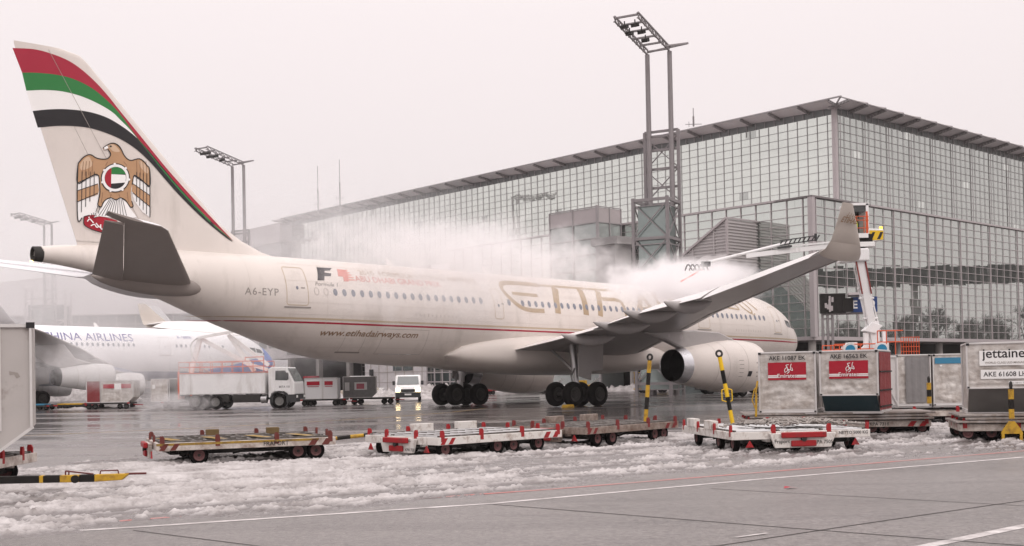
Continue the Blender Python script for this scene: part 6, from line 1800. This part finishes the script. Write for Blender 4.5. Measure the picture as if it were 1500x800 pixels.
b = MB(); b.loft([[(x + .1 * math.cos(t), y_ + .2 * math.cos(t), .12 * math.sin(t)) for t in np.linspace(0, 2 * PI, 9)[:-1]] for x, y_ in ((0, 0), (.3, .1), (.6, .0), (.9, .05))]); o = b.build('red_cover', LABELRED, None, loc=(-14.6, 81, 1.99)); tag(o, 'rumpled red sheet lying on top of the white containers', 'cover')
small_dolly((-11.7, 82.6, 0), R(4), 3.2, 1.6, 'dolly under the netted grey container left of the beige hatchback')
small_uld((-12.15, 82.6, .5), R(4), 2.35, 1.5, 1.5, mat('netted_grey_tarpaulin', (.26, .255, .255), .7, var=.25, scale=4), 'grey netted container with two faded square stickers', [(.8, 1.7, .55, 1.1, LABELWHITE), (.95, 1.5, .62, 1.0, mat('faded_pink_sticker', (.55, .16, .2), .6)), (.12, .45, .5, 1.1, LABELWHITE)], cut=.35)
# far-left group
small_dolly((-30.9, 83.0, 0), R(0), 3.3, 1.6, 'dolly under the red-ended container below the engines')
small_uld((-30.7, 83.0, .5), 0, .98, 1.5, 1.55, REDTARP, 'dark red curtained container at the left of the red and silver pair')
small_uld((-29.7, 83.0, .5), 0, 2.35, 1.5, 1.55, ALU, 'silver container with a long red stripe and white square below the white engine', [(.2, 2.2, 1.0, 1.3, LABELRED), (1.0, 1.5, .9, 1.35, LABELWHITE)], cut=.35)
small_dolly((-25.2, 82.5, 0), R(0), 3.4, 1.6, 'dolly under the dented silver container behind the orange post')
small_uld((-25.9, 82.5, .5), 0, 1.2, 1.5, 1.6, ALU, 'dented narrow silver container left of the orange truck post', [(.1, .3, .9, 1.2, LABELWHITE)])
small_uld((-24.6, 82.5, .5), 0, 1.9, 1.5, 1.6, ALUDARK, 'dull grey container half hidden behind the orange truck post')
for k, (x, m_, lb) in enumerate(((-36.2, LABELBLUE, 'blue-framed empty dolly at the far left beneath the engine'), (-33.4, YELLOW, 'yellow-framed empty dolly next to the blue-framed one'))):
    d_ = small_dolly((x, 84, 0), R(0), 2.4, 1.4, lb, z=.35)
    b = MB(); b.b2((.2, -.05, .36), (2.0, 1.2, .45)); b.build('deck_cover', m_, d_)
# covered pile, small heap
person((-44.3, 134.0, 0), R(30), 'distant worker in a yellow vest and dark trousers walking below the white airliner')

# vehicles by the terminal behind the nearer engine
r_ = empty('belt_loader', (13.6, 112.0, 0), R(10), 'low yellow and grey loader with railings, parked under the glass facade behind the slanted pole', 'belt loader')
b = MB(); b.b2((-1.6, -.6, .35), (1.6, .6, .9)); b.b2((-1.2, -.5, .9), (-.3, .5, 1.8)); b.build('body', mat('grey_machine_paint', (.3, .3, .3), .5), r_)
b = MB(); b.bar((-1.7, 0, 1.1), (2.0, 0, 1.9), .7, .16); b.build('belt', PLASTIC, r_)
b = MB()
for x in (-1.6, -.8, 0, .8, 1.6):
    for y in (-.65, .65): b.bar((x, y, .9), (x, y, 2.0), .06)
for y in (-.65, .65): b.bar((-1.7, y, 1.95), (1.7, y, 2.0), .07); b.bar((-1.7, y, 1.4), (1.7, y, 1.45), .06)
b.b2((-1.7, -.7, .3), (1.7, .7, .42)); b.build('yellow_railing', YELLOW, r_)
for x in (-1, 1):
    for y in (-.55, .55): veh_wheel(r_, x, y, .32, .2, DKSTEEL)
r_ = empty('push_back_tractor', (18.6, 97.5, 0), R(3), 'low dark towing tractor with an amber light under the engine cowl', 'tractor')
b = MB(); b.prism([(-3.0, .35), (-3.0, .95), (-1.2, 1.05), (-1.0, 1.35), (.6, 1.35), (.9, .95), (4.4, .9), (4.5, .35)], -1.1, 1.1, 'xz'); b.build('body', PLASTIC, r_, bevel=.04)
b = MB(); b.b2((2.9, -1.15, 1.05), (3.15, -.95, 1.3)); b.build('amber_beacon', LAMPY, r_)
for x in (-2.1, -.2, 2.0, 3.7):
    for y in (-1.0, 1.0): veh_wheel(r_, x, y, .42, .3, DKSTEEL)
for k, (x, y, m_, lb) in enumerate(((4.0, 117, LABELWHITE, 'small white-roofed service cart seen under the belly left of the nearer gear'), (7.6, 116, YELLOW, 'yellow maintenance stand seen under the belly beside the nearer gear'), (-3.0, 118, DOLLYRED, 'low red and orange barrier trailer near the glass doors'))):
    r_ = empty('service_cart', (x, y, 0), R(10 * k), lb, 'service cart')
    b = MB(); b.b2((-1.3, -.5, .35), (1.3, .5, .85)); b.b2((-1.2, -.45, .85), (-.2, .45, 1.3)); b.build('body', m_, r_, bevel=.03)
    b = MB(); b.bar((.2, 0, .85), (1.2, 0, 1.5), .12); b.bar((.9, .3, .85), (.9, .3, 1.5), .08); b.build('rail', STEEL, r_)
    for xx in (-.9, .9):
        for yy in (-.45, .45): veh_wheel(r_, xx, yy, .22, .15, DKSTEEL)

# deicing truck behind the wing tip with raised cabin boom
dt = empty('boom_deicing_truck', (18.25, 59.5, 0), R(-35), 'white truck with blue hose reels, its boom lifting an operator cabin beside the wing tip', 'deicing truck')
dt.rotation_euler = (0, 0, 0)
b = MB(); b.b2((-2.6, -1.2, .9), (4.2, 1.2, 2.15)); b.b2((-2.6, -1.2, 2.15), (2.9, 1.2, 2.45)); b.build('tank_body', TRUCKW, dt, bevel=.05)
b = MB(); b.b2((-5.0, -1.2, .7), (-2.8, 1.2, 2.5)); b.build('cab', TRUCKW, dt, bevel=.1)
for x in (-4.0, 1.0, 2.6):
    for y in (-1.0, 1.0): veh_wheel(dt, x, y, .5, .3)
for x in (-1.15, .45):
    b = MB(); b.lathe([(-.3, .0), (-.3, .34), (.2, .34), (.2, 0)], 'y', (x, -1.05, 2.82), 24); b.b2((x + .05, -.9, 2.4), (x + .5, -.3, 3.2)); rl_ = b.build('hose_reel', TRUCKW, dt, smooth=40)
    b = MB(); b.lathe([(-.32, 0), (-.32, .25)], 'y', (x, -1.05, 2.82), 24); b.build('reel_disc', TANKBLUE, rl_, recalc=False)
b = MB()
for (xa, xb, ya, z0, z1) in ((-1.9, .2, -1.1, 2.4, 3.1), (.3, 1.6, -1.15, 2.4, 3.75), (-1.9, .2, 1.1, 2.4, 3.1)):
    for z in (z1, (z0 + z1) / 2 + .1): b.tube((xa, ya, z), (xb, ya, z), .03, n=6)
    k = xa
    while k <= xb + .01: b.tube((k, ya, z0), (k, ya, z1), .025, n=6); k += .45
for k in range(8): b.tube((1.5 + k * .13, -1.1, 2.1), (1.5 + k * .13, -1.1, 3.4), .018, n=5)
for k in range(6): b.tube((1.5, -1.1, 2.2 + k * .24), (2.45, -1.1, 2.2 + k * .24), .018, n=5)
b.build('orange_railing', ORANGE, dt)
b = MB(); b.bar((.55, 0, 2.4), (.45, -.1, 4.3), .42, .42); b.bar((.0, -.2, 2.4), (.0, -.2, 3.7), .22); b.bar((-.7, -.3, 2.45), (.1, -.2, 3.1), .16); b.bar((.95, -.2, 2.5), (.95, -.2, 3.8), .2); b.build('boom_base', TRUCKW, dt)
# boom: leaning column
A0, A1 = Vector((.45, -.1, 3.4)), Vector((-.35, -.5, 7.55))
b = MB(); b.bar(A0, A1, .34, .40); 
for s_ in (-.32, .32): b.bar(A0 + Vector((s_, 0, .4)), A1 + Vector((s_ * .8, 0, -.5)), .07)
for t_ in (.25, .5, .62): 
    c_ = A0.lerp(A1, t_); b.box((c_.x, c_.y, c_.z), (.75, .2, .1))
c_ = A0.lerp(A1, .18); b.prism([(c_.x - .5, c_.z - .35), (c_.x, c_.z + .1), (c_.x + .5, c_.z - .1), (c_.x + .15, c_.z - .5)], c_.y - .25, c_.y + .25, 'xz')
b.build('boom', TRUCKW, dt, bevel=.02)
b = MB()
for s_ in (-.26, .26): b.bar(A0.lerp(A1, .55) + Vector((s_ * .9, -.2, 0)), A0.lerp(A1, .95) + Vector((s_ * .9, -.2, 0)), .08, .06)
b.build('boom_red_ladders', mat('dull_red_ladder', (.22, .04, .035), .5), dt)
b = MB(); b.b2((-1.0, -.85, 7.35), (.1, .1, 8.0)); b.b2((-1.35, -.8, 7.3), (-.9, 0, 7.5)); b.build('boom_head', TRUCKW, dt, bevel=.06)
b = MB(); b.b2((-1.0, -.6, 8.35), (.35, .6, 8.75)); b.lathe([(8.0, .45), (8.2, .55), (8.35, .55)], 'z', (-.35, 0, 0), 20); b.bar((-.5, 0, 7.9), (-.3, 0, 8.3), .5); b.build('turntable', BLKPAINT, dt, smooth=40)
b = MB(); b.b2((-.95, -.65, 8.1), (.45, .65, 8.35)); b.prism([(.15, 8.35), (.9, 8.45), (.95, 9.0), (.15, 9.05)], -.5, .5, 'xz'); b.build('cabin_base', LABELWHITE, dt, bevel=.03)
b = MB()
for k in range(2): b.add([(.2 + k * .4, -.505, 8.48), (.36 + k * .4, -.505, 8.48), (.52 + k * .4 if k == 0 else .93, -.505, 8.85), (.38 + k * .4, -.505, 8.85)], [(0, 1, 2, 3)])
b.build('black_warning_stripes', BLACKP, dt, recalc=False)
b = MB(); b.add([(.16, -.503, 8.42), (.92, -.503, 8.46), (.94, -.503, 8.92), (.16, -.503, 8.95)], [(0, 1, 2, 3)]); b.build('orange_warning_panel', YELLOWC, dt, recalc=False)
b = MB(); b.tube((.88, -.3, 8.98), (.88, -.3, 9.14), .08, n=10); b.build('amber_beacon', LAMPY, dt)
# cabin frame
cf = MB()
for (x, y) in ((-.9, -.6), (.12, -.6), (-.9, .6), (.12, .6)): cf.bar((x, y, 8.75), (x, y, 10.3), .09)
cf.b2((-.98, -.68, 10.22), (.2, .68, 10.34)); cf.b2((.02, -.68, 8.75), (.16, .66, 10.3))
cab_ = cf.build('cabin_frame', TRUCKW, dt)
b = MB(); b.b2((-.88, .55, 8.8), (.08, .6, 10.2)); b.b2((-.88, -.58, 9.9), (.05, .55, 10.2)); b.build('cabin_glass', DARKGL, cab_)
b = MB()
for z in (9.05, 9.45, 9.65): b.tube((-.9, -.68, z), (.14, -.68, z), .022, n=6)
for x in (-.5, -.1, .1): b.tube((x, -.68, 8.8), (x, -.68, 9.65), .02, n=6)
b.b2((.0, -.69, 8.75), (.1, -.66, 9.9)); b.build('cabin_guard_rail', ORANGE, cab_)
b = MB(); b.b2((-.8, -.72, 8.55), (.1, -.66, 8.78)); b.build('cabin_skirt', LABELWHITE, cab_)
# nozzle arm reaching left over the wing
b = MB(); b.bar((-.9, -.6, 8.25), (-6.2, -.9, 7.72), .20, .24); b.bar((-.9, -.75, 8.42), (-4.2, -.9, 8.15), .08)
b.tube((-4.0, -.9, 8.36), (-8.15, -1.0, 7.42), .075, n=8); b.build('spray_arm', TRUCKW, dt)
b = MB()
for z in (0, .22): b.bar((-4.5, -.95, 8.22 + z), (-2.6, -.9, 8.46 + z), .05)
for k in range(9): b.bar((-4.5 + k * .235, -.95, 8.22 + k * .03), (-4.35 + k * .235, -.95, 8.46 + k * .03), .06)
b.bar((-4.6, -.95, 8.08), (-3.9, -.95, 8.16), .16, .10); b.tube((-2.65, -.9, 8.4), (-2.65, -.9, 8.78), .07); b.build('hose_carrier', PLASTIC, dt)
b = MB(); b.box((-8.3, -1.0, 7.32), (.45, .25, .25)); 
for k in range(5):
    b.path(smooth_line([(-8.2 - .2 * k, -1.1, 7.0), (-8.35 - .22 * k, -1.2, 7.3), (-8.5 - .22 * k, -1.1, 7.0)], 4), .035, n=6)
b.build('nozzle_cluster', PLASTIC, dt)
b = MB(); b.tube((-8.4, -1.0, 7.1), (-9.6, -1.1, 6.45), .035, n=6); b.build('spray_lance', mat('orange_red_hose', (.75, .10, .04), .5), dt)
person((18.25 - .42, 59.35, 8.32), R(90), 'operator in a yellow vest seated in the raised deicing cabin', 'sit')

# barrier bits near the containers
b = MB(); b.tube((0, 0, 0), (0.02, 0, .62), .03, n=8); b.tube((.0, 0, .62), (.06, 0, .98), .025, n=8); b.path([(0, 0, .2), (-.1, 0, .45), (-.03, 0, .75), (.02, 0, .8)], .016)
o = b.build('hose_hook', YELLOW, None, loc=(6.62, 31.4, .55)); tag(o, 'bent yellow hook hanging at the left edge of the first red sticker container', 'hook')

# bare trees and lamp posts beyond the right edge, seen mirrored in the glass
def bare_tree(loc, seed, label, H=11.0):
    rg = random.Random(seed); r_ = empty('bare_tree', loc, 0, label, 'tree', 'bare winter trees mirrored in the glass')
    b = MB(); b.tube((0, 0, 0), (0, 0, H * .35), .28, .2, n=8); b.build('trunk', BARK, r_)
    b = MB()
    def br(p, d, L, r, k):
        q = p + d * L; b.tube(p, q, r, r * .65, n=5, caps=False)
        if k == 0: return
        for _ in range(4 if k > 1 else 5):
            nd = (d + Vector((rg.gauss(0, .55), rg.gauss(0, .55), rg.gauss(.12, .3)))).normalized()
            br(p + d * L * rg.uniform(.6, 1), nd, L * rg.uniform(.6, .8), r * .6, k - 1)
    for _ in range(4): br(Vector((0, 0, H * .3)), Vector((rg.gauss(0, .5), rg.gauss(0, .5), 1)).normalized(), H * .26, .20, 4)
    b.build('crown', BARK, r_)
    return r_
t1 = bare_tree((112, 128, 0), 1, 'bare winter tree beyond the right edge, mirrored in the facade')
for i, (x, y, rz) in enumerate(((104, 131, 1), (120, 133, 2), (108, 137, 3), (125, 139, 4), (116, 142, 5), (128, 145, .5), (112, 148, 1.5), (122, 151, 2.5), (130, 156, 3.5), (118, 158, 4.5), (100, 124, 2.2))):
    c = copy_tree(t1); c.location = (x, y, 0); c.rotation_euler = (0, 0, rz); c.scale = (1, 1, .85 + .09 * (i % 5))
fb = empty('people_mover_viaduct', (118, 96, 0), R(86), 'dark elevated walkway beyond the right edge, mirrored as a dark band in the facade', 'walkway')
b = MB(); b.b2((0, 0, 16.2), (95, 4, 19.0)); b.build('deck', BLACK, fb)
for k in range(5):
    b = MB(); b.b2((0, 1.5, 0), (1.2, 2.7, 16.2)); b.build('pier', CONC, fb, loc=(4 + k * 20, 0, 0))

# ------------------------------------------------------------------ haze and steam
def vol_mat(name, color, dens, aniso=0.0):
    m = bpy.data.materials.new(name); m.use_nodes = True
    n, l = m.node_tree.nodes, m.node_tree.links; n.clear()
    o = n.new('ShaderNodeOutputMaterial'); v = n.new('ShaderNodeVolumePrincipled')
    v.inputs['Color'].default_value = (*color, 1); v.inputs['Density'].default_value = dens; v.inputs['Anisotropy'].default_value = aniso
    l.new(v.outputs[0], o.inputs['Volume'])
    return m, n, l, v
hm, *_ = vol_mat('pale_haze', (.93, .90, .90), .0002)
b = MB(); b.b2((-330, -50, -1.0), (330, 420, 48)); tag(b.build('haze', hm), kind='stuff')

def steam(name, loc, dims, rz, dens, scale, thr, label, seed=0.0, soft=.30, low=.5, stretch=(1, 1, 1), w=.55):
    """ragged cloud: two octave bands of noise carve an ellipsoid; denser low down"""
    m, n, l, v = vol_mat(name + '_volume', (.985, .97, .975), 0, .2)
    tc = n.new('ShaderNodeTexCoord'); geo = n.new('ShaderNodeNewGeometry')
    mp = n.new('ShaderNodeMapping'); mp.inputs['Location'].default_value = (seed, seed * 2, seed * .7); mp.inputs['Scale'].default_value = stretch
    l.new(geo.outputs['Position'], mp.inputs['Vector'])
    def nz(sc, dist):
        z = n.new('ShaderNodeTexNoise'); z.inputs['Scale'].default_value = sc; z.inputs['Detail'].default_value = 5; z.inputs['Roughness'].default_value = .66; z.inputs['Distortion'].default_value = dist
        l.new(mp.outputs[0], z.inputs['Vector']); return z.outputs['Fac']
    def M(op, a, b_, c=None):
        x = n.new('ShaderNodeMath'); x.operation = op
        for i, q in enumerate((a, b_, c)):
            if q is None: continue
            if isinstance(q, (int, float)): x.inputs[i].default_value = q
            else: l.new(q, x.inputs[i])
        return x.outputs[0]
    n1, n2 = nz(scale, 1.0), nz(scale * 3.1, .4)
    nn = M('ADD', M('MULTIPLY', n1, .68), M('MULTIPLY', n2, .32))
    ln = n.new('ShaderNodeVectorMath'); ln.operation = 'LENGTH'; l.new(tc.outputs['Object'], ln.inputs[0])
    fo = n.new('ShaderNodeMapRange'); fo.inputs['From Min'].default_value = 1.0; fo.inputs['From Max'].default_value = 0.0
    l.new(ln.outputs['Value'], fo.inputs['Value'])
    sp = n.new('ShaderNodeSeparateXYZ'); l.new(tc.outputs['Object'], sp.inputs[0])
    bias = M('MULTIPLY', sp.outputs['Z'], -low * .25)
    tot = M('ADD', M('ADD', nn, M('MULTIPLY', fo.outputs[0], w)), bias)
    mr = n.new('ShaderNodeMapRange'); mr.inputs['From Min'].default_value = thr; mr.inputs['From Max'].default_value = thr + soft; mr.interpolation_type = 'SMOOTHSTEP'
    l.new(tot, mr.inputs['Value'])
    edge = n.new('ShaderNodeMapRange'); edge.inputs['From Max'].default_value = .22; l.new(fo.outputs[0], edge.inputs['Value'])
    l.new(M('MULTIPLY', M('MULTIPLY', mr.outputs[0], edge.outputs[0]), dens), v.inputs['Density'])
    bm = bmesh.new(); bmesh.ops.create_icosphere(bm, subdivisions=3, radius=1.0)
    me = bpy.data.meshes.new(name); bm.to_mesh(me); bm.free(); me.materials.append(m)
    o = bpy.data.objects.new(name, me); link(o); o.location = loc; o.rotation_euler = (0, 0, rz); o.scale = dims
    tag(o, label, 'steam', kind='stuff')
    return o
def loc_on_plane(s, yl, z):
    a = 28.85 - s; th = R(48.451)
    return (0.15 + a * math.sin(th) + yl * math.cos(th), 70.54 + a * math.cos(th) - yl * math.sin(th), z)
steam('steam', loc_on_plane(23.0, 8.5, 7.4), (12, 6.0, 2.8), ARZ, 1.2, .60, .73, 'dense white steam billowing over the near wing root', 1.3, soft=.30)
steam('steam', loc_on_plane(28.5, 15.5, 6.7), (8.5, 4.5, 2.0), ARZ + .6, 1.5, .8, .76, 'white steam blowing along the near wing towards the spray arm', 4.1, soft=.28)
steam('steam', loc_on_plane(33, 1.5, 9.2), (23, 5.5, 4.2), ARZ, .42, .50, .70, 'ragged thinner steam drifting up over the cabin roof', 7.7, soft=.30)
steam('steam', loc_on_plane(38, 5.0, 6.6), (14, 2.0, 2.6), ARZ, .30, .45, .64, 'faint steam veiling the race lettering on the fuselage', 2.9, soft=.34)
steam('steam', loc_on_plane(50, -9.0, 7.6), (8, 6, 2.2), ARZ, .22, .4, .62, 'faint steam drifting behind the tail cone', 5.9, soft=.36)
steam('steam', (-24, 150, 19.0), (30, 20, 17), 0, .035, .12, .54, 'thin haze of steam veiling the far left end of the glass terminal', 8.4, soft=.4, low=.2)
steam('steam', (-80, 175, 14.0), (78, 34, 27), 0, .028, .09, .52, 'broad thin steam cloud drifting behind the tail and beyond the blue and white airliner', 11.0, soft=.4, low=.2)
steam('steam', (-23.0, 71.0, 3.6), (13.0, 2.6, 3.4), 0, .55, .42, .66, 'wispy steam trailing across the box-bodied truck', 3.3, soft=.4)
steam('steam', (-21.5, 73.6, .7), (5.0, 1.8, 1.4), 0, 1.0, .9, .74, 'low steam rolling round the rear wheels of the box-bodied truck', 5.5)
steam('steam', (-13, 62, 3.8), (9, 2.5, 2.4), ARZ, .16, .5, .62, 'thin steam curling under the tail of the cream airliner', 6.5, soft=.4)
steam('steam', (10.0, 55.0, .2), (7.0, 2.5, .6), .2, .4, .8, .74, 'thin spray mist hanging over the wet apron below the engine', 9.2)

print('objects', len(bpy.data.objects))
